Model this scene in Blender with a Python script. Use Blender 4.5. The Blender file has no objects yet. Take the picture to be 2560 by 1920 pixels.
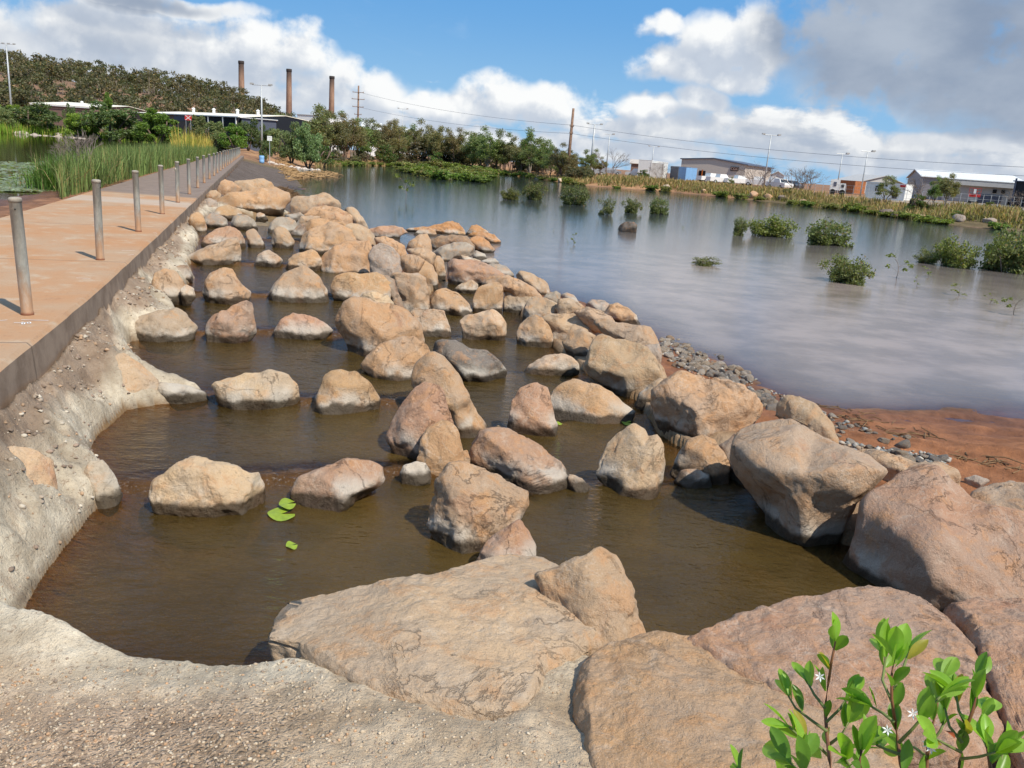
import bpy, bmesh, math, random
import numpy as np
from mathutils import Vector, Matrix
random.seed(7)
rng = np.random.default_rng(11)
scene = bpy.context.scene
COL = scene.collection
# ------------------------------------------------------------------ camera model (photo is 2560 x 1920)
F = 2070.0; ROLL = math.radians(4.2); PITCH = math.radians(15.0); H = 1.58
_cx = math.pi/2 - PITCH
RM = np.array([[1,0,0],[0,math.cos(_cx),-math.sin(_cx)],[0,math.sin(_cx),math.cos(_cx)]]) @ \
     np.array([[math.cos(ROLL),-math.sin(ROLL),0],[math.sin(ROLL),math.cos(ROLL),0],[0,0,1]])
CAM = np.array([0,0,H])
def ray(x, y):
    d = RM @ np.array([(x-1280)/F, -(y-960)/F, -1.0]); return d/np.linalg.norm(d)
def hit(x, y, z):
    d = ray(x, y); return CAM + d*((z-H)/d[2])
K = 2560/2212.0
def hz(x, y, z): return hit(x*K, y*K, z)
def at(x, y, dist):            # surveyed point: bearing of a photo pixel, horizontal distance in metres
    d = ray(x, y); return CAM + d*(dist/math.hypot(d[0], d[1]))
cam_data = bpy.data.cameras.new('camera'); cam = bpy.data.objects.new('camera', cam_data); COL.objects.link(cam)
cam_data.sensor_width = 36; cam_data.lens = 36*F/2560; cam_data.clip_start = 0.05; cam_data.clip_end = 6000
cam.matrix_world = Matrix.Translation((0,0,H)) @ Matrix([list(r) for r in RM]).to_4x4()
scene.camera = cam
scene.view_settings.view_transform = 'Standard'; scene.view_settings.look = 'None'
scene.view_settings.exposure = 0.3; scene.view_settings.gamma = 1
scene.render.engine = 'CYCLES'
scene.cycles.max_bounces = 5; scene.cycles.transparent_max_bounces = 12
scene.cycles.caustics_reflective = False; scene.cycles.caustics_refractive = False
scene.cycles.use_denoising = True
# ------------------------------------------------------------------ object helpers
def tag(o, label=None, cat=None, group=None, kind=None):
    if label: o['label'] = label
    if cat: o['category'] = cat
    if group: o['group'] = group
    if kind: o['kind'] = kind
    return o
def empty(name, loc=(0,0,0), rz=0.0):
    o = bpy.data.objects.new(name, None); COL.objects.link(o); o.location = loc; o.rotation_euler = (0,0,rz)
    o.empty_display_size = 0.2; return o
def link(name, me, mat=None, parent=None, loc=None):
    o = bpy.data.objects.new(name, me); COL.objects.link(o)
    if mat is not None and len(me.materials) == 0: me.materials.append(mat)
    if parent: o.parent = parent
    if loc is not None: o.location = loc
    return o
def mesh_np(name, V, Fq, smooth=False, facecol=None, vertattr=None):
    """V (n,3), Fq (m,k) with one k, or a list of face lists"""
    me = bpy.data.meshes.new(name)
    V = np.asarray(V, dtype=np.float32)
    if isinstance(Fq, np.ndarray):
        m, k = Fq.shape
        me.vertices.add(len(V)); me.vertices.foreach_set('co', V.ravel())
        me.loops.add(m*k); me.loops.foreach_set('vertex_index', Fq.astype(np.int32).ravel())
        me.polygons.add(m); me.polygons.foreach_set('loop_start', np.arange(0, m*k, k, dtype=np.int32))
        me.polygons.foreach_set('loop_total', np.full(m, k, dtype=np.int32))
        me.update(calc_edges=True)
    else:
        me.from_pydata([tuple(v) for v in V], [], [tuple(f) for f in Fq]); me.update()
    if smooth: me.polygons.foreach_set('use_smooth', np.ones(len(me.polygons), dtype=bool))
    if facecol is not None:
        a = me.attributes.new('tint', 'FLOAT_COLOR', 'FACE')
        c = np.ones((len(facecol), 4), dtype=np.float32); c[:, :3] = facecol; a.data.foreach_set('color', c.ravel())
    if vertattr:
        for nm, val in vertattr.items():
            val = np.asarray(val, dtype=np.float32)
            if val.ndim == 1:
                a = me.attributes.new(nm, 'FLOAT', 'POINT'); a.data.foreach_set('value', val)
            else:
                a = me.attributes.new(nm, 'FLOAT_COLOR', 'POINT')
                c = np.ones((len(val), 4), dtype=np.float32); c[:, :3] = val; a.data.foreach_set('color', c.ravel())
    me.validate(); return me
class MB:
    """collects boxes, tubes and prisms, builds ONE mesh object"""
    def __init__(s): s.v = []; s.f = []
    def add(s, V, Fc):
        n = len(s.v); s.v += [tuple(map(float, p)) for p in V]; s.f += [tuple(i+n for i in f) for f in Fc]; return s
    def box(s, c, size, R=None, bev=0.0):
        hx, hy, hzz = size[0]/2, size[1]/2, size[2]/2
        P = [Vector((sx*hx, sy*hy, sz*hzz)) for sz in (-1,1) for sy in (-1,1) for sx in (-1,1)]
        if R is not None: P = [R @ p for p in P]
        P = [p + Vector(c) for p in P]
        return s.add(P, [(0,2,3,1),(4,5,7,6),(0,1,5,4),(2,6,7,3),(0,4,6,2),(1,3,7,5)])
    def tube(s, pts, rad, n=8, cap=True):
        pts = [Vector(p) for p in pts]; V = []; Fc = []
        rads = rad if isinstance(rad, (list, tuple)) else [rad]*len(pts)
        for i, p in enumerate(pts):
            d = (pts[min(i+1, len(pts)-1)] - pts[max(i-1, 0)])
            if d.length < 1e-9: d = Vector((0,0,1))
            d.normalize(); a = d.orthogonal().normalized() if abs(d.z) < .9 else d.cross(Vector((0,1,0))).normalized()
            if abs(d.z) < .9: a = d.cross(Vector((0,0,1))).normalized()
            b = d.cross(a)
            for k in range(n):
                t = 2*math.pi*k/n; V.append(p + (a*math.cos(t) + b*math.sin(t))*rads[i])
        for i in range(len(pts)-1):
            for k in range(n):
                k2 = (k+1) % n; Fc.append((i*n+k, i*n+k2, (i+1)*n+k2, (i+1)*n+k))
        if cap:
            Fc.append(tuple(range(n-1, -1, -1))); Fc.append(tuple((len(pts)-1)*n+k for k in range(n)))
        return s.add(V, Fc)
    def lathe(s, c, prof, n=24):
        V = []; Fc = []
        for r, z in prof:
            for k in range(n):
                t = 2*math.pi*k/n; V.append((c[0]+r*math.cos(t), c[1]+r*math.sin(t), c[2]+z))
        for i in range(len(prof)-1):
            for k in range(n):
                k2 = (k+1) % n; Fc.append((i*n+k, i*n+k2, (i+1)*n+k2, (i+1)*n+k))
        Fc.append(tuple(range(n-1, -1, -1))); Fc.append(tuple((len(prof)-1)*n+k for k in range(n)))
        return s.add(V, Fc)
    def prism(s, bottom, top):
        n = len(bottom); V = list(bottom)+list(top)
        Fc = [tuple(range(n-1, -1, -1)), tuple(range(n, 2*n))] + [(i, (i+1)%n, n+(i+1)%n, n+i) for i in range(n)]
        return s.add(V, Fc)
    def build(s, name, mat, parent=None, smooth=False, loc=None):
        me = bpy.data.meshes.new(name); me.from_pydata(s.v, [], s.f); me.update()
        bm = bmesh.new(); bm.from_mesh(me); bmesh.ops.recalc_face_normals(bm, faces=bm.faces); bm.to_mesh(me); bm.free()
        if smooth: me.polygons.foreach_set('use_smooth', np.ones(len(me.polygons), dtype=bool))
        return link(name, me, mat, parent, loc)
def dup(root, loc=None, rz=None, scale=None, label=None):
    """copy of a thing with copies of its parts and sub-parts (mesh data shared)"""
    def rec(o, par):
        c = o.copy(); COL.objects.link(c)
        if par is not None: c.parent = par
        for ch in o.children: rec(ch, c)
        return c
    r = rec(root, None)
    if loc is not None: r.location = loc
    if rz is not None: r.rotation_euler = (0,0,rz)
    if scale is not None: r.scale = scale if isinstance(scale, (tuple, list)) else (scale,)*3
    if label: r['label'] = label
    return r
# ------------------------------------------------------------------ numpy noise
def _hash(i, j, k):
    h = (i*374761393 + j*668265263 + k*2147483647 + 1013904223) & 0xffffffff
    h = ((h ^ (h >> 13))*1274126177) & 0xffffffff
    h = ((h ^ (h >> 15))*2246822519) & 0xffffffff
    return ((h ^ (h >> 16)) & 0xffffff)/float(0xffffff)
def vnoise(P):
    P = np.asarray(P, dtype=np.float64); I = np.floor(P).astype(np.int64); f = P - I
    u = f*f*f*(f*(f*6-15)+10); r = 0
    for dx in (0,1):
        for dy in (0,1):
            for dz in (0,1):
                w = (u[:,0] if dx else 1-u[:,0])*(u[:,1] if dy else 1-u[:,1])*(u[:,2] if dz else 1-u[:,2])
                r = r + w*_hash(I[:,0]+dx, I[:,1]+dy, I[:,2]+dz)
    return r*2-1
def fbm(P, octv=4, gain=.5):
    P = np.asarray(P, dtype=np.float64); a = 1.0; r = 0; t = 0
    for o in range(octv):
        r = r + a*vnoise(P*(2.03**o) + 17.3*o); t += a; a *= gain
    return r/t
def sstep(a, b, x):
    t = np.clip((x-a)/(b-a), 0, 1); return t*t*(3-2*t)
# ------------------------------------------------------------------ node helpers
class NT:
    def __init__(s, tree): s.t = tree; s.n = tree.nodes; s.l = tree.links
    def new(s, typ, **kw):
        n = s.n.new(typ)
        for k, v in kw.items(): setattr(n, k, v)
        return n
    def put(s, sock, v):
        if hasattr(v, 'is_linked') or hasattr(v, 'links'): s.l.new(v, sock)
        else: sock.default_value = v
    def math(s, op, a, b=None, c=None, clamp=False):
        n = s.new('ShaderNodeMath', operation=op, use_clamp=clamp)
        s.put(n.inputs[0], a)
        if b is not None: s.put(n.inputs[1], b)
        if c is not None: s.put(n.inputs[2], c)
        return n.outputs[0]
    def vmath(s, op, a, b=None, out=0):
        n = s.new('ShaderNodeVectorMath', operation=op); s.put(n.inputs[0], a)
        if b is not None: s.put(n.inputs[1], b)
        return n.outputs[out]
    def mix(s, f, a, b, blend='MIX'):
        n = s.new('ShaderNodeMix', data_type='RGBA', blend_type=blend)
        s.put(n.inputs[0], f); s.put(n.inputs[6], a); s.put(n.inputs[7], b); return n.outputs[2]
    def noise(s, vec, scale, detail=5, rough=.55, dist=0, out=0):
        n = s.new('ShaderNodeTexNoise'); s.put(n.inputs['Vector'], vec)
        n.inputs['Scale'].default_value = scale; n.inputs['Detail'].default_value = detail
        n.inputs['Roughness'].default_value = rough; n.inputs['Distortion'].default_value = dist
        return n.outputs[out]
    def vor(s, vec, scale, out='Distance', feature='F1', rnd=1.0):
        n = s.new('ShaderNodeTexVoronoi', feature=feature); s.put(n.inputs['Vector'], vec)
        n.inputs['Scale'].default_value = scale; n.inputs['Randomness'].default_value = rnd
        return n.outputs[out]
    def ramp(s, v, a, b, lo=0.0, hi=1.0, smooth=True):
        n = s.new('ShaderNodeMapRange', interpolation_type='SMOOTHSTEP' if smooth else 'LINEAR')
        s.put(n.inputs[0], v); s.put(n.inputs[1], a); s.put(n.inputs[2], b); s.put(n.inputs[3], lo); s.put(n.inputs[4], hi)
        return n.outputs[0]
    def bump(s, h, strength, dist, normal=None):
        n = s.new('ShaderNodeBump'); s.put(n.inputs['Height'], h)
        n.inputs['Strength'].default_value = strength; n.inputs['Distance'].default_value = dist
        if normal is not None: s.put(n.inputs['Normal'], normal)
        return n.outputs[0]
def newmat(name):
    m = bpy.data.materials.new(name); m.use_nodes = True; m.node_tree.nodes.clear()
    t = NT(m.node_tree); out = t.new('ShaderNodeOutputMaterial')
    return m, t, out
def principled(t, out, color, rough=.8, normal=None, metal=0.0, spec=.3):
    b = t.new('ShaderNodeBsdfPrincipled'); t.put(b.inputs['Base Color'], color if not isinstance(color, tuple) else (*color, 1))
    t.put(b.inputs['Roughness'], rough); b.inputs['Metallic'].default_value = metal
    b.inputs['Specular IOR Level'].default_value = spec
    if normal is not None: t.put(b.inputs['Normal'], normal)
    t.l.new(b.outputs[0], out.inputs[0]); return b
def simple(name, col, rough=.7, metal=0.0, var=.25, scale=3.0, bumpd=0.0, spec=.3):
    m, t, out = newmat(name)
    co = t.new('ShaderNodeTexCoord').outputs['Object']
    n = t.noise(co, scale, 6, .6)
    n2 = t.noise(co, scale*9, 4, .6)
    k = t.math('ADD', t.math('MULTIPLY', n, .7), t.math('MULTIPLY', n2, .3))
    c = t.mix(t.ramp(k, .3, .7), tuple(v*(1-var) for v in col)+(1,), tuple(min(1, v*(1+var)) for v in col)+(1,))
    nm = t.bump(n2, .6, bumpd) if bumpd else None
    principled(t, out, c, rough, nm, metal, spec); return m
# ------------------------------------------------------------------ sun + sky
sun_dir = Vector((0.58, -0.57, 1.0)).normalized()      # towards the sun: behind the camera, to the right
sd = bpy.data.lights.new('sun', 'SUN'); sd.energy = 4.0; sd.angle = math.radians(.53); sd.color = (1.0, .93, .82)
so = bpy.data.objects.new('sun', sd); COL.objects.link(so)
so.rotation_euler = sun_dir.to_track_quat('Z', 'Y').to_euler(); so.location = (8,-8,20)
world = bpy.data.worlds.new('World'); scene.world = world; world.use_nodes = True
wt = world.node_tree; wt.nodes.clear(); W = NT(wt)
sky = W.new('ShaderNodeTexSky', sky_type='NISHITA', sun_disc=False)
sky.sun_elevation = math.asin(sun_dir.z); sky.sun_rotation = math.atan2(sun_dir.x, sun_dir.y)
sky.air_density = 1.0; sky.dust_density = .15; sky.ozone_density = 1.6
dirv = W.vmath('NORMALIZE', W.new('ShaderNodeTexCoord').outputs['Generated'])
sp = W.new('ShaderNodeSeparateXYZ'); W.l.new(dirv, sp.inputs[0])
az = W.math('ARCTAN2', sp.outputs[0], sp.outputs[1]); el = W.math('ARCSINE', sp.outputs[2])
cb = W.new('ShaderNodeCombineXYZ'); W.l.new(az, cb.inputs[0]); W.l.new(el, cb.inputs[1])
P0v = cb.outputs[0]
def azel(x, y):
    d = ray(x, y); return math.atan2(d[0], d[1]), math.asin(d[2])
# cumulus blobs measured in the photograph: x, y, rx, ry, greyness
def LC(x, y, rx, ry, g=0.0): return (x/1.728, y/1.728, rx/1.728, ry/1.728, g)
def RC(x, y, rx, ry, g=0.0): return (1280+x/1.728, y/1.728, rx/1.728, ry/1.728, g)
blobs = [LC(520,150,420,130,.25), LC(1080,215,200,110), LC(1300,225,160,110), LC(1470,330,150,90), LC(220,210,360,90),
         LC(800,330,900,130,.2), LC(1640,400,120,100), LC(1840,450,120,65), LC(1960,480,130,70), LC(2170,430,170,105),
         LC(1950,575,480,42,.1), LC(600,0,420,50,.5), LC(-300,120,400,200,.3),
         RC(100,450,260,90), RC(600,470,160,60), RC(790,435,130,75), RC(880,205,205,140), RC(1100,195,175,135,.0), RC(960,330,180,70),
         RC(740,290,240,80), RC(1770,175,625,275,1.0), RC(2150,330,420,250,1.0),
         RC(1050,540,420,80,.3), RC(600,560,560,60,.2), RC(1500,620,1000,70,.25), RC(400,640,600,70,.15), RC(1900,720,700,60,.15),
         RC(620,115,110,60)]
grp = bpy.data.node_groups.new('cloud_field', 'ShaderNodeTree')
grp.interface.new_socket('P', in_out='INPUT', socket_type='NodeSocketVector')
grp.interface.new_socket('D', in_out='OUTPUT', socket_type='NodeSocketFloat')
grp.interface.new_socket('G', in_out='OUTPUT', socket_type='NodeSocketFloat')
G = NT(grp); gi = G.new('NodeGroupInput'); go = G.new('NodeGroupOutput')
gp = gi.outputs[0]
warp = G.noise(gp, 9.0, 4, .6, out='Color')
wv = G.vmath('MULTIPLY', G.vmath('SUBTRACT', warp, (.5,.5,.5)), (.07,.05,0))
gpw = G.vmath('ADD', gp, wv)
Dm = None; Gm = None
for (x, y, rx, ry, g) in blobs:
    a, e = azel(x, y)
    v = G.vmath('MULTIPLY', G.vmath('SUBTRACT', gpw, (a, e, 0)), (F/rx*.93, F/ry*.93, 0))
    d = G.math('SUBTRACT', 1.0, G.vmath('DOT_PRODUCT', v, v, out=1))
    d = G.math('MAXIMUM', d, -1.0)
    if Dm is None: Dm = d
    else: Dm = G.math('SMOOTH_MAX', Dm, d, .25)
    if g > 0:
        gg = G.math('MULTIPLY', G.math('MAXIMUM', d, 0.0), g)
        Gm = gg if Gm is None else G.math('MAXIMUM', Gm, gg)
# high clouds overhead (outside the frame but mirrored in the pools)
spg = G.new('ShaderNodeSeparateXYZ'); G.l.new(gp, spg.inputs[0])
over = G.math('MULTIPLY', G.ramp(spg.outputs[1], .34, .48), G.math('SUBTRACT', G.math('MULTIPLY', G.noise(gp, 3.0, 4), 3.4), 1.55))
Dm = G.math('MAXIMUM', Dm, G.math('SUBTRACT', over, G.ramp(spg.outputs[1], .48, .32, 0, 1)))
n1 = G.noise(gp, 10.0, 9, .60)
n2 = G.noise(gp, 34.0, 7, .6)
bill = G.math('ABSOLUTE', G.math('SUBTRACT', G.noise(gp, 20.0, 6, .5), .5))
nn = G.math('ADD', G.math('MULTIPLY', G.math('SUBTRACT', n1, .5), 2.0), G.math('MULTIPLY', G.math('SUBTRACT', n2, .5), .45))
nn = G.math('SUBTRACT', nn, G.math('MULTIPLY', bill, 1.5))
# broken low cloud all along the horizon
lowc = G.math('MULTIPLY', G.math('SUBTRACT', G.noise(G.vmath('MULTIPLY', gp, (1.0, 3.2, 0)), 7.0, 8, .6), .44), 5.0)
lowc = G.math('SUBTRACT', lowc, G.ramp(spg.outputs[1], .06, .15, 0.0, 3.0))
Dm = G.math('MAXIMUM', Dm, lowc)
D = G.math('ADD', Dm, G.math('ADD', nn, .12))
G.l.new(D, go.inputs[0]); G.l.new(Gm, go.inputs[1])
def cloud(vec):
    n = W.new('ShaderNodeGroup'); n.node_tree = grp; W.put(n.inputs[0], vec); return n.outputs[0], n.outputs[1]
d0, g0 = cloud(P0v)
d1, _ = cloud(W.vmath('ADD', P0v, (.012, .020, 0)))
lit = W.ramp(W.math('SUBTRACT', d0, d1), -.35, .95)
thick = W.ramp(d0, .15, 1.5)
alpha = W.ramp(d0, .0, .75)
white = (8.8, 8.9, 8.9, 1); fold = (4.3, 5.0, 6.1, 1); dark = (2.35, 3.0, 4.1, 1)
cc = W.mix(W.math('ADD', W.math('MULTIPLY', lit, 1.1), W.math('MULTIPLY', W.math('SUBTRACT', 1.0, thick), .30), clamp=True), fold, white)
soft = W.ramp(W.noise(W.vmath('MULTIPLY', P0v, (1.0, 1.6, 0)), 6.0, 7, .55), .30, .72)
grey = W.mix(soft, dark, (4.0, 4.6, 5.5, 1))
gfac = W.math('MULTIPLY', W.ramp(g0, .0, .55), W.ramp(W.math('SUBTRACT', lit, W.math('MULTIPLY', g0, .9)), .9, .5, .3, 1.0))
cc = W.mix(gfac, cc, grey)
# thin wisps
wis = W.ramp(W.noise(W.vmath('MULTIPLY', P0v, (2.5, 7.0, 0)), 3.2, 8, .65, 1.0), .55, .82, 0, .06)
skyc = W.new('ShaderNodeHueSaturation'); skyc.inputs['Saturation'].default_value = 1.0; skyc.inputs['Value'].default_value = 1.0
W.l.new(W.mix(W.ramp(el, .85, .0, 0.96, .96), sky.outputs[0], W.mix(W.ramp(el, .20, .75), W.mix(W.ramp(el, .03, .19), (2.6, 4.9, 7.4, 1), (1.25, 3.5, 6.9, 1)), (.7, 2.3, 5.2, 1))), skyc.inputs['Color'])
base = W.mix(wis, skyc.outputs[0], (8.5, 8.8, 9.2, 1))
fin = W.mix(alpha, base, cc)
bg = W.new('ShaderNodeBackground'); bg.inputs[1].default_value = .09
W.l.new(fin, bg.inputs[0]); wo = W.new('ShaderNodeOutputWorld'); W.l.new(bg.outputs[0], wo.inputs[0])
world.cycles.sampling_method = 'MANUAL'; world.cycles.sample_map_resolution = 1024
# ------------------------------------------------------------------ materials
def rock_material():
    m, t, out = newmat('sandstone_boulder')
    tc = t.new('ShaderNodeTexCoord'); co = tc.outputs['Object']
    oi = t.new('ShaderNodeObjectInfo'); rnd = t.vmath('MULTIPLY', oi.outputs['Random'], (40.,31.,23.))
    co = t.vmath('ADD', co, rnd)
    pz = t.new('ShaderNodeSeparateXYZ'); t.l.new(t.new('ShaderNodeNewGeometry').outputs['Position'], pz.inputs[0])
    tint = t.mix(1.0, oi.outputs['Color'], (1.0,.93,.86,1), 'MULTIPLY')
    big = t.noise(co, 1.7, 6, .62, .6)
    mid = t.noise(co, 6.5, 8, .68, .4)
    fine = t.noise(co, 34, 6, .7)
    grain = t.noise(co, 150, 3, .7)
    grey = t.mix(.40, tint, (.37, .31, .25, 1))
    warm = t.mix(.55, tint, (.52, .27, .12, 1))
    rv = t.math('SUBTRACT', oi.outputs['Random'], .5); big2 = t.math('ADD', big, t.math('MULTIPLY', rv, .16)); c = t.mix(t.ramp(big2, .38, .60), grey, tint)
    red = t.math('MULTIPLY', t.ramp(t.noise(co, 2.2, 6, .6, .8), .56, .70), t.ramp(t.math('FRACT', t.math('MULTIPLY', oi.outputs['Random'], 7.31)), .2, .9)); c = t.mix(t.math('MULTIPLY', red, .75), c, (.40, .175, .085, 1))
    c = t.mix(t.math('MULTIPLY', t.ramp(mid, .5, .64), .85), c, warm)
    c = t.mix(t.math('MULTIPLY', t.ramp(mid, .46, .30), .55), c, t.mix(.6, tint, (.60, .53, .43, 1)))
    # mineral grain: pale and dark flecks
    c = t.mix(t.math('MULTIPLY', t.ramp(grain, .56, .72), .5), c, (.66, .58, .48, 1))
    c = t.mix(t.math('MULTIPLY', t.ramp(grain, .42, .28), .55), c, (.16, .11, .075, 1))
    c = t.mix(t.math('MULTIPLY', t.ramp(fine, .44, .30), .5), c, (.22, .16, .11, 1))
    # dark lichen / dirt blotches
    bl = t.ramp(t.noise(co, 3.1, 9, .72, 1.0), .62, .72)
    c = t.mix(t.math('MULTIPLY', bl, .6), c, (.20, .165, .135, 1))
    # mortar and lime left round the foot, wet band at the waterline (alpha of the object colour keeps -level/2)
    lvl = t.new('ShaderNodeAttribute', attribute_type='OBJECT', attribute_name='waterline').outputs['Fac']
    h = t.math('SUBTRACT', pz.outputs[2], lvl)
    h = t.math('ADD', h, t.math('MULTIPLY', t.math('SUBTRACT', t.noise(co, 4.0, 5, .6), .5), .16))
    lime = t.math('MULTIPLY', t.ramp(h, .25, .12), t.ramp(t.noise(co, 3.0, 4), .42, .58))
    c = t.mix(t.math('MULTIPLY', lime, .75), c, (.55, .50, .42, 1))
    vein = t.ramp(t.math('ABSOLUTE', t.math('SUBTRACT', t.noise(co, 3.4, 6, .6, 1.2), .5)), .022, .004)
    c = t.mix(t.math('MULTIPLY', t.math('MULTIPLY', vein, t.ramp(big, .45, .6)), .22), c, (.66,.58,.47,1))
    wet = t.ramp(h, .11, .06)
    c = t.mix(wet, c, t.mix(.55, (.050, .040, .028, 1), t.mix(1.0, c, (.22, .19, .15, 1), 'MULTIPLY')))
    hgt = t.math('ADD', t.math('ADD', t.math('MULTIPLY', mid, .9), t.math('MULTIPLY', fine, .42)), t.math('MULTIPLY', grain, .12))
    pit = t.ramp(t.vor(co, 16, 'Distance'), .02, .22)
    hgt = t.math('ADD', hgt, t.math('MULTIPLY', pit, .05))
    ck = t.ramp(t.math('ABSOLUTE', t.math('SUBTRACT', t.noise(co, 1.7, 9, .62, .9), .5)), .009, .0015); ck = t.math('MULTIPLY', ck, t.ramp(t.noise(co, 1.1, 3), .46, .56))
    c = t.mix(t.math('MULTIPLY', ck, .2), c, (.12,.065,.05,1)); hgt = t.math('SUBTRACT', hgt, t.math('MULTIPLY', ck, .22))
    nm = t.bump(hgt, 1.0, .036)
    principled(t, out, c, t.math('SUBTRACT', .88, t.math('MULTIPLY', wet, .40)), nm, 0, .3)
    return m
M_ROCK = rock_material()
def ground_material():
    m, t, out = newmat('ground_surface')
    co = t.new('ShaderNodeNewGeometry').outputs['Position']
    at_ = t.new('ShaderNodeAttribute', attribute_name='alb'); alb = at_.outputs['Color']
    mo = t.new('ShaderNodeAttribute', attribute_name='mortar').outputs['Fac']
    we = t.new('ShaderNodeAttribute', attribute_name='wet').outputs['Fac']
    gr = t.new('ShaderNodeAttribute', attribute_name='gravel').outputs['Fac']
    big = t.noise(co, .9, 7, .6); mid = t.noise(co, 5.0, 7, .65); fine = t.noise(co, 34, 5, .7); grain = t.noise(co, 110, 4, .65)
    c = t.mix(1.0, alb, t.mix(t.ramp(big, .3, .7), (.72, .70, .68, 1), (1.2, 1.2, 1.2, 1)), 'MULTIPLY')
    c = t.mix(1.0, c, t.mix(t.ramp(mid, .3, .7), (.74, .70, .66, 1), (1.16, 1.16, 1.16, 1)), 'MULTIPLY')
    # sprayed mortar: cream with rusty and grey grit
    stre = t.noise(t.vmath('MULTIPLY', co, (1., .6, 2.)), 30, 6, .75)
    spk = t.math('MULTIPLY', t.ramp(stre, .56, .66), mo)
    c = t.mix(t.math('MULTIPLY', spk, .75), c, (.27, .17, .105, 1))
    c = t.mix(t.math('MULTIPLY', t.math('MULTIPLY', t.ramp(grain, .42, .30), mo), .55), c, (.20, .16, .13, 1))
    sta = t.math('MULTIPLY', t.ramp(t.noise(co, 2.4, 8, .7, .8), .55, .66), mo)
    c = t.mix(t.math('MULTIPLY', sta, .6), c, (.33, .235, .16, 1))
    # loose gravel cells
    vc = t.new('ShaderNodeTexVoronoi'); t.l.new(co, vc.inputs['Vector']); vc.inputs['Scale'].default_value = 55
    sc = t.new('ShaderNodeSeparateColor'); t.l.new(vc.outputs['Color'], sc.inputs[0])
    c = t.mix(t.math('MULTIPLY', gr, .8), c, t.mix(1.0, c, t.mix(sc.outputs[0], (.55, .50, .46, 1), (1.35, 1.28, 1.22, 1)), 'MULTIPLY'))
    c = t.mix(we, c, t.mix(1.0, c, (.42, .38, .34, 1), 'MULTIPLY'))
    h = t.math('ADD', t.math('MULTIPLY', mid, 1.0), t.math('ADD', t.math('MULTIPLY', fine, .55), t.math('MULTIPLY', grain, .22)))
    h = t.math('ADD', h, t.math('MULTIPLY', t.math('MULTIPLY', t.ramp(vc.outputs['Distance'], .0, .6, 1, 0), gr), .35))
    nm = t.bump(h, 1.0, .040)
    principled(t, out, c, t.math('SUBTRACT', .95, t.math('MULTIPLY', we, .6)), nm, 0, .3)
    return m
M_GROUND = ground_material()
def concrete_deck():
    m, t, out = newmat('stained_concrete')
    co = t.new('ShaderNodeNewGeometry').outputs['Position']
    n1 = t.noise(co, .55, 7, .62, .5); n2 = t.noise(co, 2.6, 8, .68); n3 = t.noise(co, 40, 5, .7); n4 = t.noise(co, 160, 2)
    c = t.mix(t.ramp(n1, .38, .62), (.47, .25, .12, 1), (.45, .30, .185, 1))
    c = t.mix(t.math('MULTIPLY', t.ramp(n2, .5, .68), .75), c, (.50, .39, .275, 1))
    c = t.mix(t.math('MULTIPLY', t.ramp(n2, .42, .26), .6), c, (.34, .15, .07, 1))
    # the far half of the crossing is older, darker concrete
    sx = t.new('ShaderNodeSeparateXYZ'); t.l.new(co, sx.inputs[0])
    far = t.ramp(t.math('ADD', sx.outputs[1], t.math('MULTIPLY', n2, 1.0)), 23.2, 24.0)
    pale = t.math('MULTIPLY', t.ramp(sx.outputs[1], 19.4, 19.9), t.ramp(sx.outputs[1], 21.6, 21.0))
    c = t.mix(t.math('MULTIPLY', pale, .6), c, (.50, .43, .35, 1))
    c = t.mix(far, c, t.mix(t.ramp(n2, .35, .65), (.21, .155, .12, 1), (.27, .205, .16, 1)))
    c = t.mix(t.math('MULTIPLY', t.ramp(n3, .45, .3), .5), c, (.22, .14, .10, 1))
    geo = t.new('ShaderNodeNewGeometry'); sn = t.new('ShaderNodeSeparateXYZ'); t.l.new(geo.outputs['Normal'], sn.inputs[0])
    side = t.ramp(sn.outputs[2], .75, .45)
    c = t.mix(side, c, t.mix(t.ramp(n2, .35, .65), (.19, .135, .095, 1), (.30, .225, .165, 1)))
    sj = t.math('ADD', t.math('MULTIPLY', sx.outputs[0], -.3013), t.math('MULTIPLY', sx.outputs[1], .9535))
    fj = t.math('ABSOLUTE', t.math('SUBTRACT', t.math('FRACT', t.math('DIVIDE', t.math('ADD', sj, t.math('MULTIPLY', n3, .02)), 4.6)), .5))
    c = t.mix(t.math('MULTIPLY', t.ramp(fj, .0042, .002), .6), c, (.10,.07,.05,1))
    c = t.mix(t.math('MULTIPLY', t.ramp(t.noise(co, 9.0, 6, .7), .66, .74), .5), c, (.17,.10,.07,1))
    nm = t.bump(t.math('ADD', t.math('MULTIPLY', n3, .6), t.math('MULTIPLY', n4, .3)), .7, .008)
    principled(t, out, c, .9, nm); return m
M_DECK = concrete_deck()
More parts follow.
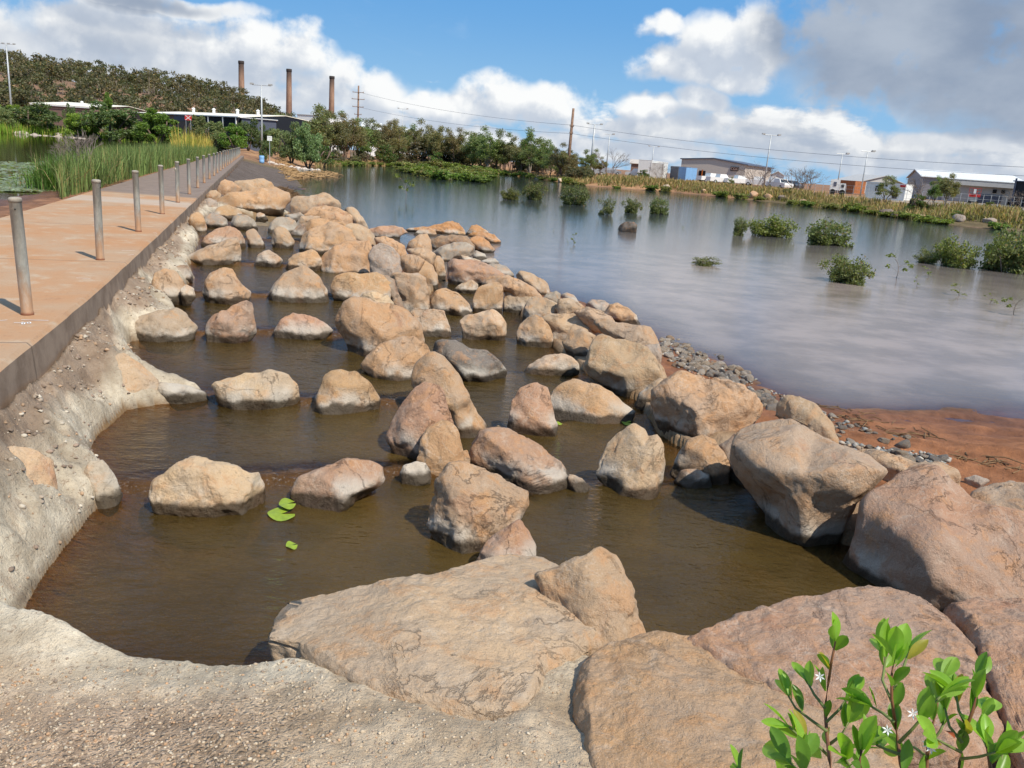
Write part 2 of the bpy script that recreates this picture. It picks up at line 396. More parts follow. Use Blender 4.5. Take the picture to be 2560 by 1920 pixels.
def water_material(name, murk, tintc, waves, rough=.03, deep=None, clear=5.0):
    """fresnel mirror over silty water: shallow water shows the bed through it"""
    m, t, out = newmat(name)
    co = t.new('ShaderNodeNewGeometry').outputs['Position']
    h = None
    for (sx, sy, scale, amt, det) in waves:
        n = t.noise(t.vmath('MULTIPLY', co, (sx, sy, 1)), scale, det, .55, .25)
        n = t.math('MULTIPLY', n, amt); h = n if h is None else t.math('ADD', h, n)
    nm = t.bump(h, 1.0, 1.0)
    dep = t.new('ShaderNodeAttribute', attribute_name='depth').outputs['Fac']
    f = t.math('SUBTRACT', 1.0, t.math('POWER', 2.718, t.math('MULTIPLY', dep, -clear)), clamp=True)
    pat = t.noise(co, .8, 5, .6)
    col = t.mix(t.ramp(pat, .35, .65), tuple(v*.8 for v in murk)+(1,), tuple(v*1.2 for v in murk)+(1,))
    if deep:      # red silt hangs in the water off the mud flat, the rest of the lake is clearer
        dd = t.vmath('DISTANCE', t.vmath('MULTIPLY', co, (1, .55, 0)), (8.5, 4.6, 0), out=1)
        col = t.mix(t.ramp(t.math('ADD', dd, t.math('MULTIPLY', pat, 4.0)), 9.0, 27.0), col, (*deep, 1))
    dif = t.new('ShaderNodeBsdfDiffuse'); t.put(dif.inputs[0], col)
    tr = t.new('ShaderNodeBsdfTransparent'); tr.inputs[0].default_value = (*tintc, 1)
    body = t.new('ShaderNodeMixShader'); t.l.new(f, body.inputs[0]); t.l.new(tr.outputs[0], body.inputs[1]); t.l.new(dif.outputs[0], body.inputs[2])
    fo = t.math('MULTIPLY', t.new('ShaderNodeAttribute', attribute_name='foam').outputs['Fac'], t.ramp(t.noise(co, 38, 5, .7), .56, .70))
    fd = t.new('ShaderNodeBsdfDiffuse'); fd.inputs[0].default_value = (.6,.58,.54,1); b2 = t.new('ShaderNodeMixShader'); t.put(b2.inputs[0], t.math('MULTIPLY', fo, .3)); t.l.new(body.outputs[0], b2.inputs[1]); t.l.new(fd.outputs[0], b2.inputs[2]); body = b2
    gl = t.new('ShaderNodeBsdfGlossy'); gl.inputs['Roughness'].default_value = rough; t.l.new(nm, gl.inputs['Normal'])
    fr = t.new('ShaderNodeFresnel'); fr.inputs['IOR'].default_value = 1.333; t.l.new(nm, fr.inputs['Normal'])
    mx = t.new('ShaderNodeMixShader'); t.l.new(fr.outputs[0], mx.inputs[0]); t.l.new(body.outputs[0], mx.inputs[1]); t.l.new(gl.outputs[0], mx.inputs[2])
    t.l.new(mx.outputs[0], out.inputs[0]); return m
M_POOL = water_material('pool_water', (.112, .072, .021), (.74, .58, .38),
                        [(1.0, 1.8, 3.2, .034, 5), (1.0, 1.8, 13.0, .013, 4), (1,1.6,45,.0010,2)], .03, clear=2.3)
M_LAKE = water_material('lake_water', (.31, .25, .215), (.75, .55, .38),
                        [(.35, 1.0, 1.3, .0050, 4), (.40, 1.6, 5.0, .0034, 5), (.45, 1.5, 26.0, .0016, 3)], .03, clear=12.0, deep=(.062, .075, .075))
M_POND = water_material('pond_water', (.055, .045, .02), (.6, .5, .3), [(.5, 1.2, 4.0, .002, 3)], .02, clear=4.0)
def foliage_material(name, trans=.35, rough=.55, spec=.35):
    m, t, out = newmat(name)
    a = t.new('ShaderNodeAttribute', attribute_name='tint').outputs['Color']
    oi = t.new('ShaderNodeObjectInfo')
    hs = t.new('ShaderNodeHueSaturation'); t.l.new(a, hs.inputs['Color'])
    t.put(hs.inputs['Value'], t.math('ADD', 1.35, t.math('MULTIPLY', oi.outputs['Random'], .5)))
    t.put(hs.inputs['Hue'], t.math('ADD', .488, t.math('MULTIPLY', oi.outputs['Random'], .024)))
    b = t.new('ShaderNodeBsdfPrincipled'); t.l.new(hs.outputs[0], b.inputs['Base Color']); b.inputs['Roughness'].default_value = rough
    b.inputs['Specular IOR Level'].default_value = spec
    tl = t.new('ShaderNodeBsdfTranslucent'); t.put(tl.inputs[0], t.mix(1.0, hs.outputs[0], (1.5, 1.6, .7, 1), 'MULTIPLY'))
    mx = t.new('ShaderNodeMixShader'); mx.inputs[0].default_value = trans
    t.l.new(b.outputs[0], mx.inputs[1]); t.l.new(tl.outputs[0], mx.inputs[2]); t.l.new(mx.outputs[0], out.inputs[0]); return m
M_LEAF = foliage_material('leaves'); M_GRASS = foliage_material('grass_blades', .3, .7, .2)
M_BARK = simple('bark', (.16, .115, .085), .9, var=.4, scale=6, bumpd=.02)
M_PALEBARK = simple('pale_bark', (.30, .25, .20), .9, var=.35, scale=6, bumpd=.02)
M_TWIG = simple('dry_twigs', (.23, .185, .155), .9, var=.3, scale=6)
M_STEM = simple('green_stem', (.16, .20, .06), .6, var=.3)
M_REDSTEM = simple('reddish_stem', (.22, .10, .05), .6, var=.3)
def bollard_material():
    m, t, out = newmat('weathered_galvanised_steel')
    co = t.new('ShaderNodeTexCoord').outputs['Object']; sx = t.new('ShaderNodeSeparateXYZ'); t.l.new(co, sx.inputs[0])
    n = t.noise(t.vmath('MULTIPLY', co, (8, 8, 2.2)), 1.6, 7, .65); n2 = t.noise(co, 30, 5, .65)
    c = t.mix(t.ramp(n, .35, .65), (.30, .30, .265, 1), (.47, .465, .41, 1))
    c = t.mix(t.math('MULTIPLY', t.ramp(n2, .58, .7), .5), c, (.60, .58, .52, 1))
    rust = t.ramp(t.math('ADD', sx.outputs[2], t.math('MULTIPLY', t.math('SUBTRACT', n, .5), .7)), .46, .05)
    c = t.mix(t.math('MULTIPLY', rust, .8), c, (.44, .225, .10, 1))
    foot = t.ramp(t.math('ADD', sx.outputs[2], t.math('MULTIPLY', n2, .03)), .05, .025)
    c = t.mix(t.math('MULTIPLY', foot, .8), c, (.24, .085, .045, 1))
    principled(t, out, c, .62, t.bump(n2, .5, .003), .25, .4); return m
M_BOLLARD = bollard_material()
M_CAP = simple('sandy_cap', (.36,.32,.26), .85, var=.3, scale=14)
M_WHITEPAINT = simple('white_paint', (.78, .78, .75), .7, var=.12, scale=12)
def brickstack():
    m, t, out = newmat('stack_brickwork')
    co = t.new('ShaderNodeTexCoord').outputs['Object']; sx = t.new('ShaderNodeSeparateXYZ'); t.l.new(co, sx.inputs[0])
    n = t.noise(t.vmath('MULTIPLY', co, (1,1,.3)), .35, 7, .65)
    c = t.mix(t.ramp(n, .35, .65), (.34, .205, .145, 1), (.46, .30, .21, 1))
    soot = t.ramp(t.math('ADD', sx.outputs[2], t.math('MULTIPLY', n, 6.)), 60, 78)
    c = t.mix(t.math('MULTIPLY', soot, .9), c, (.07, .055, .05, 1))
    principled(t, out, c, .9); return m
M_STACK = brickstack(); M_SOOT = simple('sooty_brick', (.06, .05, .047), .9)
M_STEEL = simple('galvanised_pole', (.50, .52, .52), .5, metal=.3, var=.15)
M_WOODPOLE = simple('weathered_timber', (.25, .155, .105), .9, var=.35, scale=4)
M_WHITEMETAL = simple('white_sheet_metal', (.80, .80, .77), .45, var=.06)
M_CREAMROOF = simple('cream_roof_sheet', (.92, .86, .70), .5, var=.05)
M_CREAM = simple('cream_wall_sheet', (.56, .49, .42), .6, var=.06)
M_GREYWALL = simple('grey_wall_sheet', (.27, .26, .275), .55, var=.08)
M_LGREY = simple('light_grey_sheet', (.45, .44, .42), .55, var=.08)
M_SLATE = simple('slate_sheet', (.10, .115, .155), .5, var=.08)
M_NAVY = simple('dark_navy_sheet', (.014, .017, .024), .7, var=.15)
M_DARK = simple('dark_interior', (.012, .012, .014), .8)
M_BRICKRED = simple('brown_brick', (.22, .14, .11), .9, var=.2)
M_RED = simple('red_paint', (.55, .035, .03), .5, var=.1)
M_BLUE = simple('blue_container_paint', (.22, .42, .68), .5, var=.1)
M_RUST = simple('rust_container_paint', (.40, .15, .06), .7, var=.25)
M_ORANGE = simple('orange_paint', (.62, .17, .03), .5)
M_GLASS = simple('dark_glass', (.03, .04, .05), .12, spec=.6)
M_TYRE = simple('tyre_rubber', (.02, .02, .02), .8)
M_SILVER = simple('silver_car_paint', (.42, .43, .44), .3, metal=.5)
M_DKCAR = simple('dark_car_paint', (.07, .08, .10), .3)
M_CONCPALE = simple('pale_kerb_stone', (.62, .58, .52), .9, var=.2)
# ------------------------------------------------------------------ ground levels
CD = np.array([-0.3013, 0.9535]); CN = np.array([0.9535, 0.3013])      # along / across the causeway
E_R, E_L = -1.62, -4.34
LK = -1.2; LP = -0.14
PL = [-.80,-.75,-.70,-.64,-.58,-.52,-.46,-.40]; QL = [-.85,-.91,-.97,-1.03,-1.09,-1.14]
def lev(k):
    if isinstance(k, (int, float)): return float(k)
    if k == 'LK': return LK
    return PL[int(k[1])] if k[0] == 'P' else QL[int(k[1])]
def W2(lst): return np.array([hz(x, y, lev(z))[:2] for x, y, z in lst])
left_edge = W2([(70,1275,'P0'),(130,1190,'P0'),(200,1105,'P0'),(262,1062,'P0'),(225,1010,'P1'),(190,985,'P1'),(205,940,'P1'),(265,885,'P1'),(350,872,'P1'),(445,862,'P1'),
   (425,842,'P2'),(340,825,'P2'),(300,785,'P2'),(266,750,'P2'),(285,735,'P2'),(420,722,'P2'),(395,690,'P3'),(370,660,'P3'),(325,650,'P3'),(400,625,'P3'),(420,600,'P4'),(405,575,'P4'),(420,545,'P5'),(430,520,'P5'),(420,490,'P6'),(437,470,'P7')])
far_edge = W2([(480,456,'P7'),(560,455,'P7'),(625,456,'P7')])
right_edge = W2([(660,480,'P6'),(720,520,'P5'),(770,560,'P5'),(830,572,'P5'),(925,575,'P5'),(964,584,'Q5'),(1000,603,'Q5'),(1110,640,'Q5'),(1130,690,'Q4'),(1195,750,'Q3'),(1240,785,'Q3'),(1265,805,'Q2'),(1385,870,'Q2'),(1420,935,'Q1'),(1570,1025,'Q1'),(1700,1112,'Q0'),(1790,1160,'Q0'),(1960,1230,'Q0'),(2180,1330,'Q0')])
near_edge = np.array([(3.0,3.95),(2.3,3.8),(2.0,3.75),(1.3,3.55),(0.8,3.42),(-0.4,3.22),(-1.05,3.14),(-1.45,3.16),(-1.95,3.33),(-2.33,3.52)])
FISH = np.vstack([left_edge, far_edge, right_edge, near_edge])
lake_near = W2([(x,y,'LK') for x,y in [(640,365),(634,378),(650,398),(668,420),(700,440),(750,470),(800,540),(880,590),(960,603),(1060,590),(1170,625),(1290,662),(1400,722),(1430,742),(1530,772),(1640,832),(1720,862),(1800,880),(1950,890),(2060,884),(2212,887),(2420,915)]])
lake_far = W2([(x,y,'LK') for x,y in [(2212,500),(2100,491),(2000,480),(1850,458),(1700,440),(1560,426),(1450,415),(1330,406),(1250,400),(1160,386),(1090,378),(1020,368),(960,362),(900,360),(800,358),(700,358)]])
LAKE = np.vstack([lake_near, np.array([(16,11.5),(40,14),(90,22),(110,45),(75,68)]), lake_far])
pond_far = [hz(x, y, LP)[:2] for x, y in [(-60,283),(0,287),(100,293),(200,300),(330,308),(430,315),(520,318)]]
POND = np.vstack([[ (CD*s + CN*(E_L-.9)) for s in (98, 60, 30, 17.5, 15.5, 14.0)], [ (CD*13.2 + CN*(E_L-.15)), (CD*10.0+CN*(E_L-.15)) ], [CD*s + CN*(E_L-.9) for s in (9.6, 0,-25)], [(-60,-25),(-150,30)], pond_far])
def pdist(P, poly, closed=True):
    d = np.full(len(P), 1e9); n = len(poly)
    for i in range(n if closed else n-1):
        a = poly[i]; b = poly[(i+1) % n]; ab = b-a; t = np.clip(((P-a)@ab)/max(ab@ab, 1e-12), 0, 1)
        q = P - a - t[:,None]*ab; d = np.minimum(d, (q*q).sum(1))
    return np.sqrt(d)
def inside(P, poly):
    r = np.zeros(len(P), bool); n = len(poly); x, y = P[:,0], P[:,1]
    for i in range(n):
        x1, y1 = poly[i]; x2, y2 = poly[(i+1) % n]
        if y1 == y2: continue
        c = ((y1 > y) != (y2 > y)) & (x < (x2-x1)*(y-y1)/(y2-y1)+x1); r ^= c
    return r
# pool levels: rock ridges (weirs) cross each channel
def RL(a, b, z): return hz(a[0], a[1], lev(z))[:2], hz(b[0], b[1], lev(z))[:2]
ridL = [RL((262,1072),(900,1045),'P0'), RL((440,872),(830,885),'P1'), RL((290,732),(730,735),'P2'), RL((400,643),(740,648),'P3'),
        RL((420,572),(700,585),'P4'), RL((430,518),(640,524),'P5'), RL((470,488),(640,483),'P6')]
ridR = [RL((1270,1065),(1580,1035),'Q0'), RL((1050,930),(1400,905),'Q1'), RL((930,800),(1270,805),'Q2'), RL((900,726),(1200,742),'Q3'), RL((930,660),(1140,662),'Q4')]
MED = np.array([hz(x, y, z)[:2] for x, y, z in [(1085,1330,-.8),(1085,1225,-.8),(1040,1120,-.8),(960,1050,-.8),(950,990,-.78),(930,900,-.75),(890,820,-.72),(850,740,-.7),(830,680,-.67),(790,620,-.6),(760,570,-.55),(720,520,-.5),(690,480,-.46),(680,430,-.4)]])
def medx(y): return np.interp(y, MED[:,1], MED[:,0])
def ridge_sd(P, ab):
    a, b = ab; d = (b-a)/np.linalg.norm(b-a); n = np.array([-d[1], d[0]]); 
    return (P-a)@n + .24*fbm(np.column_stack([P*1.3, np.zeros(len(P))])+3, 3)
def level_field(P):
    l = np.full(len(P), PL[0]); r = np.full(len(P), QL[0])
    for i, ab in enumerate(ridL): l = l + (PL[i+1]-PL[i])*sstep(.10, .24, ridge_sd(P, ab))
    for i, ab in enumerate(ridR): r = r + (QL[i+1]-QL[i])*sstep(.10, .28, ridge_sd(P, ab))
    return l, r
def sill_field(P, L):
    s = np.full(len(P), -9.0); lft = P[:,0] < medx(P[:,1])
    for i, ab in enumerate(ridL):
        d = ridge_sd(P, ab)-.22; s = np.where(lft, np.maximum(s, PL[i+1]-.014-1.6*np.maximum(0, -d-.02)-3.0*np.maximum(0, d-.16)), s)
    for i, ab in enumerate(ridR):
        d = ridge_sd(P, ab)-.16; s = np.where(~lft, np.maximum(s, QL[i]-.035-3.0*np.maximum(0, np.abs(d)-.10)), s)
    return s
SLAB2 = W2([(1245,1530,-.36),(1255,1470,-.38),(1300,1430,-.40),(1400,1405,-.42)])
SLAB = W2([(578,1386,-.47),(600,1400,-.42),(660,1440,-.42),(740,1500,-.40),(860,1552,-.36),(1000,1585,-.34),(1120,1590,-.34),(1170,1480,-.42),(1240,1440,-.44)])
def ground(P, detail=True, want=False):
    P = np.asarray(P, dtype=np.float64).reshape(-1, 2); N = len(P)
    X, Y = P[:,0], P[:,1]; s = P@CD; n = P@CN; R = np.hypot(X, Y)
    P3 = np.column_stack([P, np.zeros(N)])
    near = R < 75
    dF = np.full(N, 99.0); inF = np.zeros(N, bool)
    idx = np.where(R < 40)[0]
    if len(idx): dF[idx] = pdist(P[idx], FISH); inF[idx] = inside(P[idx], FISH)
    dL = pdist(P, LAKE); inL = inside(P, LAKE)
    dP = pdist(P, POND); inP = inside(P, POND)
    l, r = level_field(P); lev_ = np.where(X < medx(Y), l, r)
    nb = fbm(P3*.9, 4); ns = fbm(P3*4.2+9, 4) if detail else 0*nb
    nl = fbm(P3*np.array([2.2,2.2,1])+31, 5)
    # --- land to the right and beyond: slopes up from the lake
    dl = np.where(inL, -dL, dL)
    far = (Y > 60) | (X > 22)
    zr = np.where(dl > 0, LK + .05*np.minimum(dl, 1.5) + .30*np.maximum(0, dl-1.5), LK - np.minimum(.9, .10*(-dl)))
    zr = np.where(~far, np.minimum(zr, -.74), zr)
    zfar = np.where(dl > 0, LK + 1.3*sstep(0, 9, dl) + .35*sstep(9, 40, dl), LK - np.minimum(.9, .06*(-dl)))
    zr = np.where(far, zfar, zr)
    mudw = sstep(9, 5, dL)*sstep(.3,.7,dF)*(~far)*sstep(-.2, .6, dl+.2)
    zr = zr + .045*nb*mudw + .025*ns*mudw + .03*fbm(P3*np.array([1.2,4.5,1])+55,3)*mudw
    # --- bank between causeway and water (left), and causeway bed
    t = np.clip(dF/np.maximum(dF + np.maximum(n-E_R, 0), 1e-6), 0, 1)
    zk = -.17 - .05*nb
    nv = np.abs(fbm(P3*np.array([3.1,3.1,1])+71, 4)) if detail else 0
    led = (np.floor((t+.22*nl)*3.2)+sstep(.62,1.0,((t+.22*nl)*3.2)%1.0))/3.2-(t+.22*nl)
    zl = lev_ + (zk - lev_)*(t**.62) + (.12*nl + .06*ns - .17*nv + .20*led*sstep(.3,.6,t+.3*nl))*np.sin(np.pi*np.clip(t,0,1))**.6
    # --- embankment beside the causeway beyond the fishway
    ze = zk - np.maximum(0, n-E_R)*.36
    wE = sstep(27.5, 31.0, s)
    zl = zl*(1-wE) + np.maximum(ze, np.minimum(zr, ze+.3))*wE
    # --- near bank at the viewer's feet
    fil = pdist(P, SLAB, False); zc = -.485 + .17*np.clip(3.3-R, 0, 1.6) + .035*nl + .012*ns + .03*np.exp(-(fil/.12)**2) + .085*np.exp(-((X+1.9)/.42)**2)*sstep(2.4,3.1,Y)
    znear = lev_ + (zc-lev_)*sstep(0, .24, dF)
    wN = sstep(4.3, 3.6, Y)
    # side selection for points outside the pools: left of the channel axis or right of it
    axis = np.where(Y < 24, medx(Y), -9)
    wR = sstep(-.3, .6, X - np.interp(Y, [3,5,9,14,20,24,30,40,110], [.6,0,-.6,-1.6,-5.2,-6.5,-8.6,-8.5,-40]))
    zo = zl*(1-wR) + zr*wR
    # wall mass between right channel and lake
    zrw = np.minimum(lev_ + .10 + .45*np.maximum(0,dF-.15), np.minimum(zr, -.62))
    zo = np.where((wR > .5) & (R < 30) & (dF < 1.2), np.minimum(np.maximum(zrw, np.minimum(zr, lev_+.25*dF)), zo), zo)
    zo = zo*(1-wN) + znear*wN
    # inside the pools
    bed = lev_ - .42*(1-np.exp(-dF/.42)) + .05*nb + .02*ns
    bed = np.maximum(bed, np.minimum(sill_field(P, lev_) + .02*ns, lev_-.02))
    z = np.where(inF, bed, zo)
    # causeway footing
    onC = (n < E_R+.02) & (n > E_L-.05) & (s > -30) & (s < 106)
    z = np.where(onC & (z > -.30), -.30, z); z = np.where(onC & (n < E_R-.05) , -.34, z)
    # left of the causeway: pond
    leftm = n < E_L-.02
    dp = np.where(inP, -dP, dP)
    zp = np.where(dp > 0, LP + .10*np.minimum(dp, 1.4) + .05*np.maximum(0, dp-1.4).clip(0, 30), LP - np.minimum(.6, .16*(-dp)))
    zp = zp + (.03*ns+.02*nb)*sstep(30, 8, R)
    zp = np.where((s > 104) & ~inP, np.maximum(zp, -.25), zp)
    mb = -.035 - .075*(E_L-n) + .03*ns + .035*nb - .16*sstep(17.2, 15.8, s)*sstep(9.5,11.0,s)
    zp = np.where((n > E_L-2.6) & (s < 102), np.maximum(np.minimum(mb, -.02), zp-.05), zp)
    zp = np.where((n > E_L-.05) & (s < 102), np.minimum(zp, -.03), zp)
    z = np.where(leftm, zp, z)
    # beyond the causeway's far end
    endw = sstep(100, 112, s)*(~inL)*(n > E_L)
    z = z*(1-endw) + np.maximum(z, LK + .9*sstep(0, 18, np.maximum(dl,0)) + .5*sstep(15, 60, dl))*endw
    # plain and wooded hill on the left
    hill = 0
    hx, hy = X, Y
    azd = np.degrees(np.arctan2(X, Y))
    prof = np.interp(azd, [-60,-45,-32.6,-29,-26.4,-23,-20,-17.5,-15.5,-13,-9], [28,25,19.5,18.5,18,17,16,11.5,5.0,.5,0])
    hill = prof*sstep(270, 420, R)*sstep(900, 560, R) + 0*R
    hill = hill*(1+.10*fbm(P3/60., 3)) 
    z = z + hill
    z = z + sstep(60, 300, R)*.3*fbm(P3/25., 3)*(~inL)*(~inP)
    if not want: return z
    # ---------------------------------------------------------------- albedo, mortar, wetness, gravel
    A = np.zeros((N,3)); A[:] = (.21,.125,.075)
    def lay(col, w): 
        w = np.clip(w,0,1)[:,None]; A[:] = A*(1-w) + np.array(col)*w
    grass = sstep(4, 14, dl)*far
    lay((.24,.17,.095), grass*.9); lay((.30,.27,.22), sstep(21, 24, dl)*far*(X > -10)); lay((.50,.42,.33), sstep(13.0,14.0,dl)*sstep(19,17.5,dl)*far*(X > 20))
    lay((.115,.11,.045), sstep(10,3,dl)*far*(dl > -1)*.6)
    lay((.30,.16,.085), endw*.9); lay((.44,.25,.125), endw*sstep(-.1,.35,fbm(P3/5.,4)+.15)*sstep(60,10,dl))
    lay((.15,.13,.075), sstep(1, 20, hill+0*R)); lay((.30,.16,.095), sstep(.08,.35,fbm(P3/22.+5,4))*sstep(1,8,hill+0*R)*.8)
    lay((.31,.16,.088), ((dP < 6) & leftm & (R < 75)).astype(float)); 
    lay((.30,.18,.12), (leftm & ~inP & (R > 75)).astype(float)*.7)
    lay((.37,.16,.072), mudw)                                     # red mud flat
    emb = wE*(n > E_R)*(~inL)*sstep(99,94,s)*(1-endw)*sstep(3.3, 2.6, n)
    lay((.155,.125,.105), emb)
    mort = ((R < 32) & (n > E_R-.02) & (wE < .5) & ~inL).astype(float)*(1-sstep(.2,.8,wR)*sstep(3.8,4.8,Y))
    lay((.64,.56,.425), mort)
    nearw = wN*sstep(.25,.7,dF)
    lay((.60,.475,.33), nearw*.9); lay((.56,.43,.31), nearw*sstep(-.35,.25,-X-1.1+.5*nb)*sstep(3.0,2.5,Y)*.8)
    lay((.33,.235,.165), sstep(.40,.75,t+.35*nb)*mort*(1-wN)*.85); lay((.40,.285,.18), sstep(0.45,.75,wR)*sstep(3.8,4.8,Y)*(R<26)*(n>E_R)*(~inL)*sstep(.8,.35,dF)*.9)
    lay((.19,.13,.065), inF.astype(float)); lay((.27,.165,.075), inF*sstep(.22,.05,dF)*.8)
    sill = sill_field(P, lev_); lay((.23,.185,.125), inF*sstep(lev_-.14, lev_-.05, sill+.03*ns)*.9)
    lay((.25,.155,.105), inL*(R < 90)*1.0)
    wet = np.clip(np.where(inF, 0, sstep(.075, .02, (z-lev_)))*(R < 26)*(n > E_R)*(dF < .3), 0, 1)
    wet = np.maximum(wet, mudw*sstep(.13,.0,z-LK)*.65); wet = np.maximum(wet, ((dP < 2.0) & leftm & (R < 60))*sstep(.10,.0,z-LP)*.8)
    mortf = mort*(1-.35*nearw); grav = np.clip(nearw*sstep(-.2,.5,-X-.6+.6*nb)*sstep(3.2,2.6,R) + emb*.7 + .5*sstep(21,24,dl)*far, 0, 1)
    z = z + np.where((R < 9) & (n > E_R), .011*fbm(P3*17+3, 3)+.006*fbm(P3*44+7, 2), 0)*(1-inL)
    return z, A, mortf, wet, grav
azs = np.radians(np.concatenate([np.arange(-180,-60,3.0), np.arange(-60,-38,.5), np.arange(-38,39,.13), np.arange(39,60,.5), np.arange(60,180,3.0)]))
rs = [0.25]
while rs[-1] < 4500:
    r_ = rs[-1]; rs.append(r_*(1.2 if r_ < 1.2 else 1.0075 if r_ < 14 else 1.011 if r_ < 40 else 1.022 if r_ < 500 else 1.12))
rs = np.array(rs)
AZ, RS = np.meshgrid(azs, rs); na, nr = len(azs), len(rs)
GP = np.column_stack([(RS*np.sin(AZ)).ravel(), (RS*np.cos(AZ)).ravel()])
gz, gA, gm, gw, gg = ground(GP, want=True)
GZ = gz.reshape(nr, na)
def zg(x, y):       # quick bilinear look-up in the ground sheet
    a = math.atan2(x, y); r = max(rs[0], math.hypot(x, y)); i = min(nr-2, max(0, int(np.searchsorted(rs, r))-1)); j = min(na-2, max(0, int(np.searchsorted(azs, a))-1))
    u = (r-rs[i])/(rs[i+1]-rs[i]); v = min(1, max(0, (a-azs[j])/(azs[j+1]-azs[j])))
    return float((GZ[i,j]*(1-v)+GZ[i,j+1]*v)*(1-u)+(GZ[i+1,j]*(1-v)+GZ[i+1,j+1]*v)*u)
ii = np.arange(nr-1)[:,None]*na + np.arange(na)[None,:]; i2 = np.arange(nr-1)[:,None]*na + (np.arange(na)+1)[None,:]%na
GF = np.stack([ii, ii+na, i2+na, i2], -1).reshape(-1,4)
GV = np.column_stack([GP, gz])
GV = np.vstack([GV, [[0,0,gz[:na].mean()]]])
me = mesh_np('ground', GV, GF[:, ::-1].copy(), True, None, {'alb': np.vstack([gA, gA[:1]]), 'mortar': np.append(gm,0), 'wet': np.append(gw,0), 'gravel': np.append(gg,0)})
tag(link('ground', me, M_GROUND), kind='structure')
# ------------------------------------------------------------------ water
def grid_water(name, xs, ys, keep, zf, mat, depthf):
    Xg, Yg = np.meshgrid(xs, ys); P = np.column_stack([Xg.ravel(), Yg.ravel()]); nx, ny = len(xs), len(ys)
    a = (np.arange(ny-1)[:,None]*nx + np.arange(nx-1)[None,:]).ravel(); Q = np.column_stack([a, a+1, a+1+nx, a+nx])
    k = keep(P); Q = Q[k[Q].any(1)]
    u, inv = np.unique(Q, return_inverse=True); Q = inv.reshape(Q.shape); P = P[u]
    z = zf(P); me = mesh_np(name, np.column_stack([P, z]), Q, True, None, {'depth': depthf(P, z), 'foam': foam_(P)})
    return tag(link(name, me, mat), kind='structure')
def foam_(P):
    a = level_field(P); b = level_field(P+np.array([0,.06])); c = level_field(P-np.array([0,.06])); lf = P[:,0] < medx(P[:,1]); return np.clip(np.abs(np.where(lf, b[0]-c[0], b[1]-c[1]))/.03, 0, 1)
def near_fish(P): return (inside(P, FISH) | (pdist(P, FISH) < .45)) & (P[:,1] < 21.5)
dep = lambda P, z: np.maximum(0, z - ground(P))
grid_water('upper_channel_water', np.arange(-9.5, 1.6, .05), np.arange(2.9, 21.5, .05), lambda P: near_fish(P) & (P[:,0] < medx(P[:,1])+.03), lambda P: level_field(P)[0], M_POOL, dep)
grid_water('lower_channel_water', np.arange(-4.0, 4.0, .05), np.arange(3.2, 19.5, .05), lambda P: near_fish(P) & (P[:,0] > medx(P[:,1])-.03) & (P[:,1] < 18.6), lambda P: level_field(P)[1], M_POOL, dep)
# lake: polar sheet
la = np.radians(np.arange(-26, 84, .4)); lr = 7.0*1.025**np.arange(0, 160); AZ, RS = np.meshgrid(la, lr)
P = np.column_stack([(RS*np.sin(AZ)).ravel(), (RS*np.cos(AZ)).ravel()]); nx = len(la)
a = (np.arange(len(lr)-1)[:,None]*nx + np.arange(nx-1)[None,:]).ravel(); Q = np.column_stack([a, a+1, a+1+nx, a+nx])
k = inside(P, LAKE) | (pdist(P, LAKE) < 1.0 + .012*np.hypot(P[:,0],P[:,1])); k &= ~inside(P, FISH); Q = Q[k[Q].all(1)]
u, inv = np.unique(Q, return_inverse=True); Q = inv.reshape(Q.shape); P = P[u]
tag(link('lake', mesh_np('lake', np.column_stack([P, np.full(len(P), LK)]), Q, True, None, {'depth': np.maximum(0, LK-ground(P))}), M_LAKE), kind='structure')
k = POND; lo, hi = POND.min(0), POND.max(0)
la = np.radians(np.arange(-95, -5, .5)); lr = 4.0*1.03**np.arange(0, 140); AZ, RS = np.meshgrid(la, lr)
P = np.column_stack([(RS*np.sin(AZ)).ravel(), (RS*np.cos(AZ)).ravel()]); nx = len(la)
a = (np.arange(len(lr)-1)[:,None]*nx + np.arange(nx-1)[None,:]).ravel(); Q = np.column_stack([a, a+1, a+1+nx, a+nx])
k = (inside(P, POND) | (pdist(P, POND) < 1.0+.015*np.hypot(P[:,0],P[:,1]))) & (P@CN < E_L+.3); Q = Q[k[Q].all(1)]
u, inv = np.unique(Q, return_inverse=True); Q = inv.reshape(Q.shape); P = P[u]
tag(link('pond', mesh_np('pond', np.column_stack([P, np.full(len(P), LP)]), Q, True, None, {'depth': np.maximum(0, LP-ground(P))}), M_POND), kind='structure')
# ------------------------------------------------------------------ causeway
def cpt(s, n, z=0.0): p = CD*s + CN*n; return (p[0], p[1], z)
def causeway():
    V = []; Fc = []; prof = [(E_L,-.40),(E_L,-.02),(E_L+.03,0),(E_R-.03,0),(E_R,-.03),(E_R+.015,-.25),(E_R+.03,-.60)]
    ss = np.concatenate([np.arange(-12, 30, .25), np.arange(30, 108, 1.5)]); npf = len(prof)
    for s in ss:
        kn = float(np.interp(s, [3,6.5,8,10,13,17,22], [-.07,-.045,-.01,.015,.015,.008,0]))
        for (n, z) in prof:
            if n > E_R-.2: n = n+kn
            e = .012*float(fbm(np.array([[s*1.7, n*3, z*5]]), 3)[0]); V.append(cpt(s, n+(e if n > E_R-.1 or n < E_L+.1 else 0), z))
    for i in range(len(ss)-1):
        for j in range(npf-1): a = i*npf+j; Fc.append((a, a+1, a+1+npf, a+npf))
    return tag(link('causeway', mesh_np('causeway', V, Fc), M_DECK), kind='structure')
cw = causeway()
